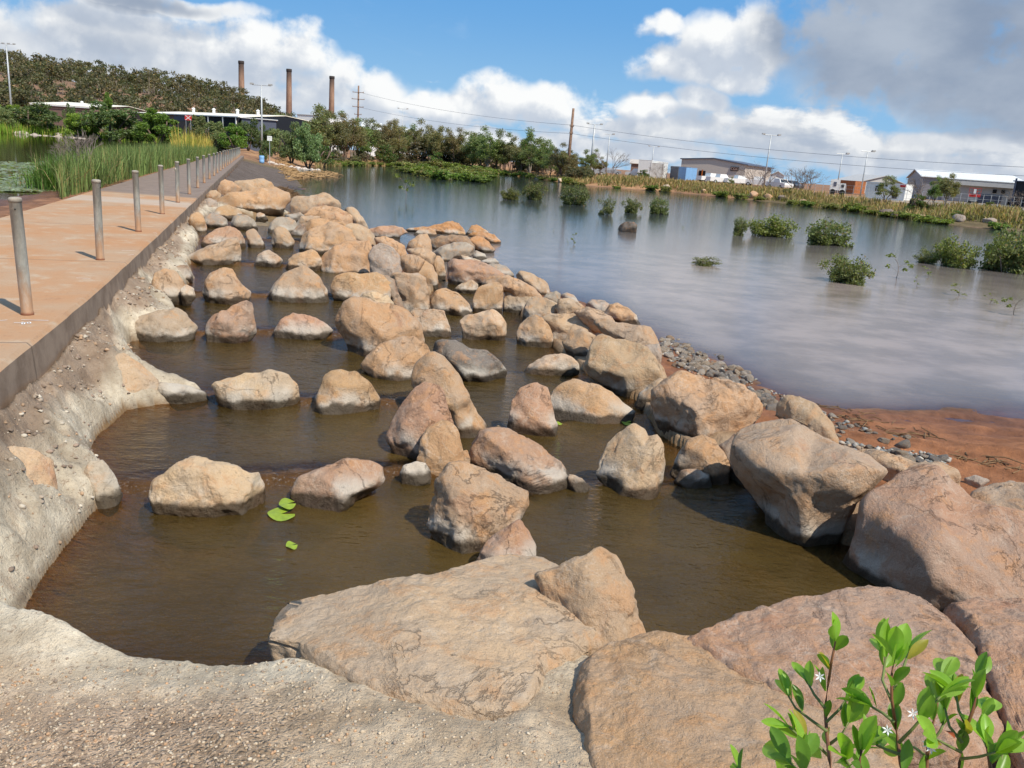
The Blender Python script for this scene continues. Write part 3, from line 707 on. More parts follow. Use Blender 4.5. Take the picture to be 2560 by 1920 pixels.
bmx = bmesh.new(); bmx.from_mesh(cw.data); bmesh.ops.recalc_face_normals(bmx, faces=bmx.faces); bmx.to_mesh(cw.data); bmx.free()
if cw.data.polygons[2].normal.z < 0: cw.data.flip_normals()
# ------------------------------------------------------------------ boulders
_ico = {}
def ico(n):
    if n not in _ico:
        bm = bmesh.new(); bmesh.ops.create_icosphere(bm, subdivisions=n, radius=1); bm.verts.ensure_lookup_table()
        V = np.array([v.co[:] for v in bm.verts]); Fc = np.array([[v.index for v in f.verts] for f in bm.faces]); bm.free(); _ico[n] = (V, Fc)
    return _ico[n]
CROP = {'A':(0,400,2.304),'B':(400,420,3.456),'C':(800,520,3.456),'D':(1200,600,3.072),'E':(0,900,2.304),'F':(860,880,2.765),'G':(1600,880,2.304),'H':(0,1400,1.728),'I':(1280,1400,1.728),'Z':(0,0,2212/2560)}
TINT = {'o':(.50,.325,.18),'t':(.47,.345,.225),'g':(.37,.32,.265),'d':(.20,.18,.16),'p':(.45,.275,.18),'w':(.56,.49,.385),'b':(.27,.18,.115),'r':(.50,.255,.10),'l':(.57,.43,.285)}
GRP = 'sandstone boulders of the fishway'
def smin(a, b, k):
    h = np.clip(.5+.5*(b-a)/k, 0, 1); return b*(1-h)+a*h-k*h*(1-h)
def vnormals(V, Fc):
    fn = np.cross(V[Fc[:,1]]-V[Fc[:,0]], V[Fc[:,2]]-V[Fc[:,0]]); N = np.zeros_like(V)
    for j in range(3): np.add.at(N, Fc[:,j], fn)
    return N/np.maximum(np.linalg.norm(N, axis=1, keepdims=True), 1e-12)
rock_count = 0
def rock(crop, pts, base, level, tint, label, name='boulder', D=None, L=None, Rr=None, T=None, cap=.72, ext=.35, rough=1.0, planes=(), seed=None, group=GRP, dd=0.0, cut=None):
    """pts: silhouette measured in the photo; base: image row where its foot meets water or ground at that level"""
    global rock_count
    rock_count += 1; sd = rock_count*13 if seed is None else seed
    r = np.random.default_rng(sd)
    ox, oy, sc = CROP[crop]
    pl = np.array([[float(v) for v in p.split(',')] for p in pts.split()]); pl = pl/sc + np.array([ox, oy]); by = base/sc + oy
    z0 = lev(level)
    y0, x0, x1 = pl[:,1].min(), pl[:,0].min(), pl[:,0].max(); hgt = by-y0
    q = pl.copy(); w = np.clip((q[:,1]-(by-.35*hgt))/(.35*hgt), 0, 1.2); q[:,1] += ext*hgt*w*w*(3-2*np.minimum(w,1))
    cx, cy = (x0+x1)/2, (q[:,1].min()+q[:,1].max())/2
    # area centroid
    x, y = q[:,0], q[:,1]; xr, yr = np.roll(x,-1), np.roll(y,-1); cr = x*yr-xr*y; Aa = cr.sum()/2
    if abs(Aa) > 1: cx, cy = ((x+xr)*cr).sum()/(6*Aa), ((y+yr)*cr).sum()/(6*Aa)
    dcon = np.linalg.norm(hit(cx, by, z0)-CAM)
    mpp = dcon/F
    wid, hh = (x1-x0)*mpp, (q[:,1].max()-q[:,1].min())*mpp
    Dm = D if D is not None else .5*min(wid, 1.25*hh)*.95
    ca = ray(cx, cy); ww = -ca
    # --- front relief in the unit disc
    Tt = r.uniform(.05,.40) if T is None else T; Ll = -r.uniform(.35,.8) if L is None else L; Rv = r.uniform(.4,.85) if Rr is None else Rr
    ang = r.uniform(-.3,.3); ex = [(r.uniform(0, 2*math.pi), r.uniform(.75,1.15), r.uniform(.45,.95)) for _ in range(3)]
    ct = r.uniform(-.18,.18,2)
    def relief(u, v):
        rr = np.minimum(u*u+v*v, 1.0); dome = np.maximum(1-rr**1.6, 0)**.55
        ua, va = u*math.cos(ang)-v*math.sin(ang), u*math.sin(ang)+v*math.cos(ang)
        wv = np.minimum(dome, 1.0)
        capv = cap + ct[0]*u + ct[1]*v
        wv = smin(wv, capv, .045)
        wv = smin(wv, cap*(1.03-va)/max(1.03-Tt,.05), .035)
        wv = smin(wv, cap*(1.03+ua)/max(1.03+Ll,.05), .03)
        wv = smin(wv, cap*(1.03-ua)/max(1.03-Rv,.05), .04)
        for (th, o, sl) in ex: wv = smin(wv, sl*(o+.35-(u*math.cos(th)+v*math.sin(th))), .05)
        for (deg, rg) in planes:      # broad flat face looking toward deg (counter clockwise from the right)
            qq = u*math.cos(math.radians(deg))+v*math.sin(math.radians(deg)); wv = smin(wv, cap*1.05*(1.02-qq)/(1.02-rg), .03)
        return np.maximum(wv, 0)
    pw = max(x1-x0, by-y0)
    sub = 7 if pw > 700 else 6 if pw > 230 else 5 if pw > 80 else 4
    V, Fc = ico(sub)
    rad = np.sqrt(V[:,0]**2+V[:,1]**2); th = np.arctan2(V[:,1], V[:,0])
    cu, cv = np.cos(th), np.sin(th)
    # silhouette radius along th (pixels, y up)
    px, py = q[:,0]-cx, -(q[:,1]-cy); Rad = np.zeros(len(V))
    for i in range(len(px)):
        ax, ay = px[i], py[i]; bx, by_ = px[(i+1)%len(px)], py[(i+1)%len(px)]
        ex_, ey_ = bx-ax, by_-ay; den = cu*ey_-cv*ex_; den = np.where(np.abs(den) < 1e-9, 1e-9, den)
        tt = (ax*ey_-ay*ex_)/den; ss_ = (ax*cv-ay*cu)/den
        ok = (tt > 0) & (ss_ >= -1e-6) & (ss_ <= 1+1e-6); Rad = np.where(ok, np.maximum(Rad, tt), Rad)
    Rad = np.where(Rad <= 0, np.median(Rad[Rad > 0]), Rad)
    u, v = rad*cu, rad*cv
    fw = relief(u, v); bw = np.maximum(1-rad**2.6, 0)**.6
    wz = np.where(V[:,2] >= 0, fw, -bw*.9)
    # distance so that the foot meets the water where it does in the photo
    vb = np.clip((cy-by)/max(1e-6, abs(py.min())), -.97, .2)
    wb = float(relief(np.array([0.0]), np.array([vb]))[0])
    dc = dcon + wb*Dm + dd
    C = CAM + ca*dc
    right = np.cross(ca, RM[:,1]); right /= np.linalg.norm(right); up = np.cross(right, ca)
    # local metric offsets of the silhouette points
    m = dc/F*np.linalg.norm([ (cx-1280)/F, (cy-960)/F, 1.0])**-1
    ray_len = np.linalg.norm([(cx-1280)/F, (cy-960)/F, 1.0])
    p1 = ray(cx+1, cy)*dc - ca*dc; p2 = ray(cx, cy-1)*dc - ca*dc
    Lp = (1.065*Rad*rad*cu)[:,None]*p1[None] + (1.065*Rad*rad*cv)[:,None]*p2[None] + (wz*Dm)[:,None]*ww[None]
    size = (wid*hh*Dm*2)**(1/3)
    # flat fractured facets
    e1, e2 = p1/np.linalg.norm(p1), p2/np.linalg.norm(p2); B3 = np.column_stack([Lp@e1/(wid/2), Lp@e2/(hh/2), wz])
    nfac = r.integers(4, 8)
    for k in range(nfac):
        th_, ph = r.uniform(0, 2*math.pi), r.uniform(.35, 1.25); nv_ = np.array([math.cos(th_)*math.sin(ph), math.sin(th_)*math.sin(ph), math.cos(ph)])
        pr = B3@nv_; over = np.maximum(pr - (pr.max() - r.uniform(.06,.20)), 0); over = np.where(V[:,2] >= 0, over, over*.6); B3 = B3 - over[:,None]*nv_[None]*.92
    Lp = B3[:,:1]*(wid/2)*e1 + B3[:,1:2]*(hh/2)*e2 + B3[:,2:]*Dm*ww
    N = vnormals(Lp, Fc)
    S = np.array([sd*1.7, sd*.3, sd*.9])
    d1 = fbm(Lp/size*1.6+S, 3); d2 = fbm(Lp/size*5+S+40, 5); d3 = 1-np.abs(fbm(Lp/size*3.0+S+80, 4))*2
    Lp = Lp + N*(size*rough*(.028*d1 + .036*d2 + .026*d3))[:,None]
    d4 = (1-sstep(0, .05, np.abs(fbm(Lp/size*1.25+S+120, 4))))*sstep(-.1, .25, fbm(Lp/size*.9+S+160, 2))
    Lp = Lp - N*(size*.022*rough*d4)[:,None]
    if sub >= 6:
        N = vnormals(Lp, Fc); Lp = Lp + N*(.0065*rough*fbm(Lp*22+S, 4) + .004*rough*fbm(Lp*70+S,3))[:,None]
    me = mesh_np(name, Lp, Fc.astype(np.int32), True)
    o = link(name, me, M_ROCK, None, tuple(C))
    c = np.array(TINT[tint])*r.uniform(.92,1.08); c[1] *= r.uniform(.97,1.03)
    o.color = (*c, 1.0); o['waterline'] = float(z0) if isinstance(level, str) else -9.0
    tag(o, label, 'boulder', group); return o

def slab(crop, pts, tint, label, z0, T=.10, slope=.05, rough=1.0, seed=None, thick=.45, tilt=(0,0)):
    """broad flat boulder bedded in the mortar: outline measured in the photo, laid out on a gently sloping plane"""
    global rock_count
    rock_count += 1; sd = rock_count*13 if seed is None else seed; r = np.random.default_rng(sd); ox, oy, sc = CROP[crop]
    pl = np.array([[float(v) for v in p.split(',')] for p in pts.split()])/sc + np.array([ox, oy]); y_far = None; W = []
    y_far = max(hit(x, y, z0)[1] for x, y in pl)
    for x, y in pl:
        z = z0
        for _ in range(6): p = hit(x, y, z); z = z0 + slope*(y_far-p[1])
        W.append(p)
    W = np.array(W); c = W.mean(0); q = W[:,:2]-c[:2]; V, Fc = ico(7); rad = np.sqrt(V[:,0]**2+V[:,1]**2); th = np.arctan2(V[:,1], V[:,0]); cu, cv = np.cos(th), np.sin(th); Rad = np.zeros(len(V))
    for i in range(len(q)):
        a, b = q[i], q[(i+1)%len(q)]; e = b-a; den = cu*e[1]-cv*e[0]; den = np.where(np.abs(den) < 1e-9, 1e-9, den); tt = (a[0]*e[1]-a[1]*e[0])/den; s_ = (a[0]*cv-a[1]*cu)/den
        Rad = np.where((tt > 0) & (s_ >= -1e-6) & (s_ <= 1+1e-6), np.maximum(Rad, tt), Rad)
    Rad = np.where(Rad <= 0, np.median(Rad), Rad); rr = rad**.8; X = Rad*rr*cu; Y = Rad*rr*cv
    top = T*np.minimum(1.0, 1.12*(1-rr**7)**.5); P3 = np.column_stack([X, Y, 0*X])
    top = top*(1+.0*X) + (.045*fbm(P3*1.6+sd, 3) + .022*fbm(P3*5+sd, 4))*rough*(1-rr**6) + tilt[0]*X*(1-rr**8)+tilt[1]*Y*(1-rr**8)
    for k in range(5):
        a_ = r.uniform(0, 6.28); o = r.uniform(.15,.6)*np.median(Rad); sl = r.uniform(.06,.22); top = np.minimum(top, T*1.05 - sl*np.maximum(0, X*math.cos(a_)+Y*math.sin(a_)-o)*(rr < .999) )
    zpl = z0 + slope*(y_far-(c[1]+Y)) - c[2]; Z = np.where(V[:,2] >= 0, zpl+top, zpl-thick*(1-rr**3)**.6)
    L_ = np.column_stack([X, Y, Z]); N = vnormals(L_, Fc); S = np.array([sd*1.7, sd*.3, sd*.9])
    L_ = L_ + N*(rough*(.020*fbm(L_*4+S,4) + .014*(1-2*np.abs(fbm(L_*7+S+9,4))) + .007*fbm(L_*24+S,4) + .004*fbm(L_*75+S,3)))[:,None]
    o = link('boulder', mesh_np('boulder', L_, Fc.astype(np.int32), True), M_ROCK, None, tuple(c)); k = np.array(TINT[tint]); o.color = (*k, 1.0); o['waterline'] = -9.0
    return tag(o, label, 'boulder', GRP)
R_ = rock
# ---- far end of the fishway
R_('B',"490,190 520,120 560,98 620,125 700,180 690,200 600,205 500,218",218,-.25,'o','small pointed orange boulder beside the kerb at the far end of the wall')
R_('B',"610,150 660,112 760,106 880,104 950,140 985,190 900,230 700,225",230,-.35,'o','long low orange slab lying behind the largest far boulder')
R_('B',"480,320 520,260 600,215 760,212 880,185 980,190 1090,240 1110,290 1065,345 1060,372 700,374 640,345 540,322",372,'P7','o','broad golden boulder spanning the top of the upper channel',T=.3)
R_('B',"395,240 430,195 480,195 525,235 500,290 430,275",290,-.3,'t','small brown boulder against the kerb beside the broad golden boulder')
R_('B',"370,335 385,275 440,262 490,300 495,350 430,365",360,-.38,'g','small grey boulder wedged under the kerb near the top pool')
R_('B',"1145,260 1180,240 1290,245 1400,230 1450,240 1540,320 1555,352 1450,380 1320,370 1250,398 1160,382 1140,320",398,-.7,'t','wide brown boulder with grey underside at the lake corner of the far wall',T=.2)
R_('B',"1590,352 1660,345 1700,375 1750,440 1800,500 1812,535 1740,540 1660,480",540,'LK','t','sloping brown boulder at the lake edge of the far wall')
R_('B',"1250,405 1310,345 1390,335 1500,350 1600,390 1660,440 1640,500 1560,520 1400,520 1280,450",520,-.5,'o','hump backed orange boulder crowning the far dividing wall')
R_('B',"1080,405 1140,400 1210,388 1245,420 1225,460 1180,472 1120,435",472,'P7','g','small flat grey boulder at the right edge of the top pool')
R_('B',"1170,500 1220,425 1290,418 1380,430 1330,480 1260,520 1190,525",525,'P6','t','small tan boulder tucked below the hump backed one')
R_('B',"928,548 965,470 1000,435 1100,433 1160,460 1185,510 1160,562 1000,565 940,566",565,'P6','g','rounded grey boulder at the right end of the second ridge from the top')
R_('B',"828,445 835,395 860,385 900,402 938,440 900,448 850,450",447,'P7','o','tiny orange boulder alone in the top pool')
R_('B',"618,475 630,420 680,400 740,415 800,460 838,512 830,538 690,538 630,505",537,'P6','g','smooth slate grey boulder standing mid channel below the top pool')
R_('B',"430,400 500,345 580,326 640,345 705,395 680,430 620,445 550,445 500,420",440,'P7','o','orange boulder rising behind two grey ones in the upper channel')
R_('B',"380,472 390,420 440,393 520,420 570,450 582,498 540,523 420,518 385,492",520,'P6','g','blocky grey boulder left of the slate grey one')
R_('B',"248,455 270,410 310,388 350,405 385,470 402,520 385,572 330,568 270,510",572,'P5','o','upright orange boulder against the rough left bank of the upper channel')
R_('B',"370,640 400,590 480,530 560,512 630,520 680,560 720,640 738,672 680,688 600,660 480,690 400,690",690,'P5','p','large pinkish boulder with pale crest in the upper channel',T=.1)
R_('B',"745,560 775,535 800,528 825,545 860,590 908,662 880,692 800,692 765,650",692,'P5','t','small pointed boulder with a trickle of water at its left side')
R_('B',"970,590 990,530 1030,506 1080,525 1120,590 1155,642 1140,694 1050,698 1000,684 975,640",696,'P5','o','narrow upright orange boulder in the fifth pool',L=-.3)
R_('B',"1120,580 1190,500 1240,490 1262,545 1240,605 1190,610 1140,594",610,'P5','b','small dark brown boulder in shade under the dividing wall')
R_('B',"1255,495 1300,448 1380,438 1480,460 1575,480 1640,540 1560,580 1450,560 1340,570 1265,560",580,-.42,'o','round topped golden boulder atop the dividing wall')
R_('B',"1590,505 1650,480 1740,500 1810,540 1850,600 1862,645 1790,660 1730,640 1680,640 1640,570",660,-.6,'t','tan boulder with a patch of grey mortar on the lake side of the dividing wall')
R_('B',"1225,620 1250,570 1340,530 1450,488 1560,508 1640,560 1692,652 1640,700 1450,725 1380,748 1250,738 1230,690",748,'P5','o','big rounded orange boulder on the dividing wall above the fifth pool',T=.1)
R_('B',"238,768 300,735 400,690 480,670 600,622 640,618 667,650 692,760 704,832 560,836 345,843 330,800 250,782",840,'P4','t','wedge shaped boulder tapering to a point at its left end',T=.25,planes=[(260,.3)])
R_('B',"822,822 850,760 900,725 940,718 1000,760 1052,800 1020,852 930,858 840,848",856,'P4','t','small domed boulder alone in mid channel with pale foot',L=-.7)
R_('B',"1098,852 1130,790 1170,745 1240,735 1310,716 1350,740 1392,790 1398,862 1330,892 1220,878",892,'P4','o','double humped boulder against the dividing wall in the fourth pool')
R_('B',"1398,795 1450,740 1520,690 1600,652 1790,648 1822,720 1842,800 1855,920 1760,945 1560,942 1430,902 1408,850",942,'P3','o','huge flat faced orange boulder on the dividing wall',T=.45,L=-.85,cap=.6)
R_('B',"1815,755 1850,690 1900,663 1980,690 2060,760 2075,900 2060,985 1950,980 1850,960",985,-.62,'g','tall grey boulder leaning against the huge flat faced one',L=-.5)
R_('B',"78,885 150,850 240,848 248,890 292,932 270,972 190,992 165,940",990,'P4','b','knobbly brown mortar lump at the foot of the left bank',rough=1.8)
R_('A',"875,742 890,660 940,633 1000,645 1040,690 1062,740 1058,812 960,805 890,782",812,'P4','o','orange topped boulder set in the mortar of the left bank',L=-.6)
R_('A',"1040,745 1070,720 1110,743 1122,790 1095,812 1060,818",817,'P4','w','small whitish stone beside the orange topped bank boulder')
R_('B',"384,1062 410,970 440,910 540,888 612,893 640,960 690,1030 763,1080 752,1152 690,1183 560,1163 430,1133",1180,'P3','o','saddle shaped orange boulder with a low right shoulder in the third ridge',L=-.65)
R_('B',"972,1082 1010,1000 1080,930 1180,890 1250,868 1300,900 1370,970 1430,1050 1452,1112 1420,1163 1200,1163 980,1167",1165,'P3','o','tent shaped orange boulder with pale streaks in the third ridge',L=-.8,T=.3)
R_('B',"1500,1030 1530,950 1600,920 1760,928 1860,918 1950,970 2003,1040 2003,1150 1930,1160 1800,1130 1700,1152 1600,1173 1520,1112",1172,'P3','o','bulky layered boulder with dark shaded left flank beside lily leaves',L=-.55,T=-.1,planes=[(225,.2)])
R_('B',"1690,1180 1760,1090 1850,1078 1960,1110 2012,1170 2007,1240 1900,1240 1800,1220",1240,-.60,'l','pale boulder with grey scar between two big wall boulders')
R_('A',"735,965 790,910 870,885 1010,868 1060,900 1122,970 1112,1008 1020,1048 880,1043 770,1033",1047,'P2','t','flat topped tan boulder joined to the mortar bank at the second ridge',T=.35)
R_('A',"1198,942 1230,900 1330,860 1410,826 1435,840 1450,900 1467,992 1400,1025 1350,1053 1210,1058 1200,1000",1056,'P2','p','red boulder with a sharp upright peak in the second ridge',L=-.75,T=.3)
R_('A',"1596,985 1630,930 1690,888 1760,900 1850,940 1908,982 1880,1013 1780,1038 1650,1033 1600,1012",1036,'P2','p','low reddish boulder with a pale toe to the right in the second ridge',T=.15)
R_('E',"888,800 910,735 1010,650 1120,588 1200,590 1320,618 1440,650 1485,643 1512,710 1520,822 1440,853 1280,872 1100,893 1000,870 920,850",905,'P0','l','big pale boulder with ochre crumbs and chipped right corner in the first ridge',L=-.75,T=.4)
R_('E',"1698,775 1740,700 1840,640 1970,588 2120,583 2192,620 2198,680 2150,735 2050,785 1920,843 1830,873 1720,835",870,'P0','p','oblong boulder tilted up to the right beside a yellow green lily leaf',T=.45,L=-.9)
R_('E',"1243,155 1260,130 1350,113 1470,85 1560,66 1650,95 1702,150 1730,240 1703,288 1500,290 1340,285 1270,225",288,'P1','l','flat topped boulder with grey shadowed left end in the second ridge from the viewer',L=-.5,T=.25)
R_('E',"1786,295 1830,230 1865,150 1880,95 1970,66 2050,90 2120,150 2178,240 2155,285 2000,313 1850,318",316,'P1','o','triangular golden boulder with a cracked peak in the second ridge from the viewer',L=-.85,T=.45)
# ---- dividing wall, middle
R_('C',"163,1002 190,900 230,830 290,806 420,820 560,850 720,905 810,970 852,1050 875,1145 800,1200 600,1210 480,1215 400,1292 330,1252 250,1132 190,1072",1292,'P2','o','massive golden boulder of the dividing wall with a dark left face',L=-.42,T=.0,cap=.8,planes=[(200,.25)])
R_('C',"372,1375 420,1290 540,1190 700,1128 800,1130 900,1210 962,1290 930,1350 850,1410 790,1482 720,1543 560,1483 420,1412",1540,'P1','o','smooth rounded tan boulder half sunk below the massive golden one',T=.1,L=-.75)
R_('C',"985,1252 1010,1180 1080,1153 1180,1170 1300,1230 1430,1250 1540,1320 1597,1400 1562,1472 1522,1507 1400,1482 1280,1452 1110,1402 1030,1322",1506,'Q2','d','dark grey boulder lying across the lower channel',T=.2)
R_('C',"780,912 830,873 960,885 1060,898 1100,990 1142,1112 1000,1113 880,1103 840,972",1112,'Q3','t','square faced tan boulder against the dividing wall in the lower channel',L=-.8,T=.5,cap=.6)
R_('C',"1218,978 1270,940 1380,920 1510,888 1550,940 1592,1000 1582,1102 1420,1133 1250,1143 1235,1052",1140,'Q3','l','blocky yellowish boulder with a squared top in the lower channel',T=.55,L=-.8,Rr=.85,cap=.62)
R_('C',"1713,1092 1740,1010 1800,955 1860,938 1920,965 1980,1040 2007,1120 1980,1197 1850,1203 1725,1183",1201,'Q3','o','egg shaped golden boulder with a broad white foot',T=.3)
R_('C',"1742,1422 1830,1350 1950,1288 2080,1273 2160,1300 2214,1350 2222,1410 2100,1433 1940,1448 1800,1433",1446,'Q2','l','low whaleback boulder barely above the lower channel water',T=.1)
R_('C',"928,885 960,810 985,770 1020,720 1090,701 1170,740 1250,800 1300,870 1322,917 1200,928 1080,923 1000,900",925,'Q4','o','domed orange boulder with a black shaded left side',L=-.45,planes=[(190,.3)])
R_('C',"1318,912 1330,790 1370,700 1450,663 1530,653 1572,700 1567,800 1552,882 1510,898 1420,903",910,'Q4','o','upright orange block standing beside the domed one',L=-.7,T=.5)
R_('C',"1590,872 1598,780 1610,678 1690,690 1800,740 1870,775 1830,840 1750,892 1680,912",910,'Q4','t','tan boulder with an upright left edge beside a narrow dark gap',L=-.85)
R_('C',"1748,985 1770,880 1810,798 1880,770 1980,800 2062,840 2062,930 1930,985 1850,985 1790,995",995,'Q3','t','boulder with a knife edged shaded left side in the outer wall',L=-.55)
R_('C',"1158,702 1230,650 1310,626 1360,660 1368,712 1330,742 1210,738",741,'Q5','t','small grey and orange boulder low in the lower channel')
R_('C',"1113,565 1113,480 1150,443 1270,460 1400,480 1500,530 1592,592 1520,640 1400,660 1360,673 1250,645 1130,642",672,'Q5','p','long pinkish boulder with grey lower flank on the outer wall',T=.3,L=-.8)
R_('C',"1390,665 1480,600 1620,590 1730,640 1850,710 1900,745 1850,790 1700,760 1600,720 1520,690",790,-.85,'o','rusty orange boulder strung behind the upright orange block')
R_('C',"1690,590 1740,556 1820,570 1920,620 1970,680 1998,742 1950,760 1870,735 1760,670",760,'LK','t','rounded brown boulder sloping to the lake on the outer wall')
R_('C',"1395,460 1460,433 1510,440 1545,475 1500,500 1420,495",500,'LK','g','small grey boulder at the lake edge behind the long pinkish one')
R_('C',"1420,495 1530,483 1600,500 1660,560 1675,595 1600,605 1500,545",605,'LK','g','low grey boulder on the lake side of the long pinkish one')
R_('C',"960,470 985,425 1030,423 1065,470 1082,560 1082,612 1020,613 990,540",612,'Q5','o','slender upright orange boulder at the mouth of the lower channel')
R_('C',"765,535 830,475 900,463 970,510 1005,590 1013,682 930,693 880,640 800,600",692,'Q5','o','rounded boulder with a grey left edge at the mouth of the lower channel',L=-.45)
R_('C',"690,425 760,406 850,420 900,460 860,520 790,560 720,520",560,-.7,'o','light orange boulder in the heart of the dividing wall')
R_('C',"613,592 680,575 840,578 905,620 927,700 928,872 850,885 780,923 740,893 700,800 640,700",922,'Q4','t','tall upright block, grey on its left and orange on its right, in the dividing wall',L=-.1,T=.75,cap=.8)
R_('C',"530,600 580,595 640,640 700,790 742,885 700,890 640,830 560,700",890,-.75,'b','dark wedge standing in for the dark joint beside the tall upright block')  # dark gap between the blocks, put in as a dark tinted wedge
R_('C',"740,345 790,280 860,238 920,233 950,280 962,365 900,375 850,360",375,-.85,'o','pointed tan boulder by the blue inlet of the lake')
R_('C',"478,262 560,250 650,290 720,330 755,392 740,415 690,420 600,370 500,320",420,-.8,'o','brown boulder sloping from the dividing wall down to the inlet')
R_('C',"755,362 850,350 950,370 993,412 965,470 930,500 880,470 790,420",500,-.85,'t','brown boulder below the inlet on the dividing wall')
R_('C',"985,385 1050,340 1150,308 1250,308 1333,352 1325,405 1230,425 1150,445 1090,470 1030,435",470,'LK','g','wide grey brown boulder in the middle of the spur into the lake')
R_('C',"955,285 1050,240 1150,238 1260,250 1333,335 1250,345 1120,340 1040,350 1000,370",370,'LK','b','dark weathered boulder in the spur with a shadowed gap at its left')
R_('C',"1290,285 1330,258 1380,248 1450,290 1503,352 1475,385 1400,380 1340,350",387,'LK','r','rust orange boulder at the spur tip dipping into the lake',T=.3)
R_('C',"1270,245 1330,218 1430,218 1500,230 1560,285 1540,305 1490,303 1420,270 1350,255",305,'LK','r','low orange boulder at the outermost tip of the spur')
R_('C',"1253,225 1310,160 1350,148 1420,190 1452,212 1400,240 1300,240",240,'LK','r','peaked yellow orange boulder on the far side of the spur tip')
R_('C',"738,195 800,175 960,160 1080,130 1140,116 1200,140 1258,205 1200,215 1080,222 1010,232 900,205 820,205",228,'LK','r','long low orange slab on the far side of the spur',T=.2)
R_('C',"798,235 850,193 940,178 990,200 1013,240 900,245",242,'LK','o','small wet orange stone in front of the long low slab')
R_('C',"1128,240 1190,196 1250,215 1258,245",245,'LK','o','small tan stone between the long slab and the peaked boulder')
R_('C',"425,185 500,165 620,158 700,175 748,215 690,242 670,272 600,268 480,255 440,225",270,'LK','p','reddish brown boulder standing in the lake by the blue inlet')
R_('C',"1325,410 1345,370 1420,400 1445,432 1400,450 1330,448",450,'LK','g','small grey stone at the lake foot of the spur')
R_('C',"1203,410 1260,418 1390,458 1350,485 1240,478",485,'LK','t','thin brown slab along the top of the long pinkish boulder')
R_('C',"1918,790 1970,735 2040,720 2078,745 2062,795 1990,812",812,-1.0,'g','small grey boulder along the crest of the outer wall')
# ---- outer wall, middle to near
R_('D',"590,525 610,460 680,453 760,490 803,522 760,575 640,590",590,-.85,'t','round tan boulder with a dark left cheek on the outer wall',L=-.6)
R_('D',"615,432 670,410 720,430 795,505 740,510 680,475",515,'LK','g','brown grey boulder facing the lake on the outer wall crest')
R_('D',"813,505 860,463 930,458 990,490 1003,525 960,575 880,545",580,'LK','g','rounded grey brown boulder on the lake side of the outer wall')
R_('D',"955,570 1000,500 1060,493 1130,530 1190,580 1243,642 1150,655 1060,645 1000,610",650,'LK','o','golden brown boulder on the lake side with a rusty right end')
R_('D',"735,560 820,518 920,550 1000,590 1055,645 960,680 850,650 770,600",680,-.7,'t','flat tan slab bridging the crest of the outer wall')
R_('D',"483,612 540,578 700,578 800,580 890,640 922,712 870,760 800,760 720,790 640,832 560,823 550,705",832,'Q3','t','broad flat topped boulder sloping into the lower channel',T=.0,L=-.6)
R_('D',"637,785 680,720 780,688 830,720 882,742 845,822 790,883 740,913 690,873 650,823",912,'Q2','o','angular tan boulder in front of the broad flat topped one',L=-.4)
R_('D',"893,642 930,610 1030,633 1170,660 1300,678 1362,760 1373,802 1290,815 1220,805 1120,800 1040,762 960,715",815,-.6,'t','elongated tan boulder lying along the outer wall crest',T=.1,L=-.75)
R_('D',"818,965 860,860 900,740 940,718 1030,780 1180,788 1260,830 1340,910 1392,990 1403,1062 1320,1133 1210,1213 1120,1183 1000,1093 860,1033",1212,'Q2','t','big flat tan slab tilted toward the lower channel with a dark vertical front',T=-.15,L=-.75,cap=.75,planes=[(232,.0)])
R_('D',"1275,815 1370,800 1393,862 1383,925 1350,940 1260,860",940,-.65,'g','small grey boulder behind the big tilted slab')
R_('D',"1333,1265 1360,1170 1440,1090 1520,1043 1600,1060 1740,1100 1900,1100 2010,1140 2080,1200 2153,1290 2090,1370 1950,1460 1830,1563 1720,1563 1500,1513 1360,1353",1562,'Q0','o','very large smooth golden boulder on the outer wall above a dark corner of water',L=-.5,T=.1,cap=.8,planes=[(212,.25)])
R_('D',"218,1425 250,1250 290,1170 360,1123 440,1116 510,1150 537,1220 552,1320 582,1400 572,1453 480,1483 330,1503 240,1473",1500,'Q1','p','upright red boulder with a rounded top in the lower channel',L=-.5,T=.5,planes=[(200,.4)])
R_('D',"540,1215 590,1150 660,1100 740,1093 900,1135 1000,1180 1080,1250 1163,1310 1130,1355 1080,1393 960,1393 800,1383 640,1393 560,1395",1400,'Q1','o','long orange boulder with white streaks tapering right beside lily leaves',L=-.75,T=.3)
R_('F',"488,155 530,90 620,40 680,60 740,140 800,220 870,350 930,440 1043,532 1000,563 900,588 820,590 760,500 690,420 600,330 500,240",590,'Q1','o','long leaning boulder running down into the lower channel like a ramp',L=-.55,T=.3,planes=[(195,.3)])
R_('F',"298,575 350,460 410,370 470,290 560,233 640,238 692,300 712,400 745,490 700,600 620,680 510,745 450,713 370,643",742,'P1','p','tall rusty red boulder with a grey cap splitting the two channels',L=-.6,T=.4)
R_('F',"518,745 545,620 590,540 680,488 750,510 792,570 812,680 812,795 740,820 700,840 640,845 580,795",845,-.78,'o','rounded orange boulder leaning on the right of the tall rusty red one',T=.3)
R_('F',"388,845 420,790 500,768 560,778 592,830 582,895 500,925 430,925",925,'P0','l','small pale stone by the first ridge below the tall rusty red boulder')
R_('F',"805,690 850,680 870,740 862,800 810,790",800,-.78,'o','thin orange stone in the gap behind the red sloping boulder',ext=.3)
R_('F',"868,745 900,640 960,560 1040,543 1140,560 1270,610 1360,690 1480,770 1560,850 1573,902 1560,953 1400,925 1200,895 1020,835 900,785",950,'Q0','p','large red faced boulder sloping down to the right',L=-.85,T=.45,cap=.7)
R_('F',"1540,905 1560,843 1640,880 1693,932 1660,975 1570,963",970,'Q0','t','pale toe stone at the right foot of the red faced boulder')
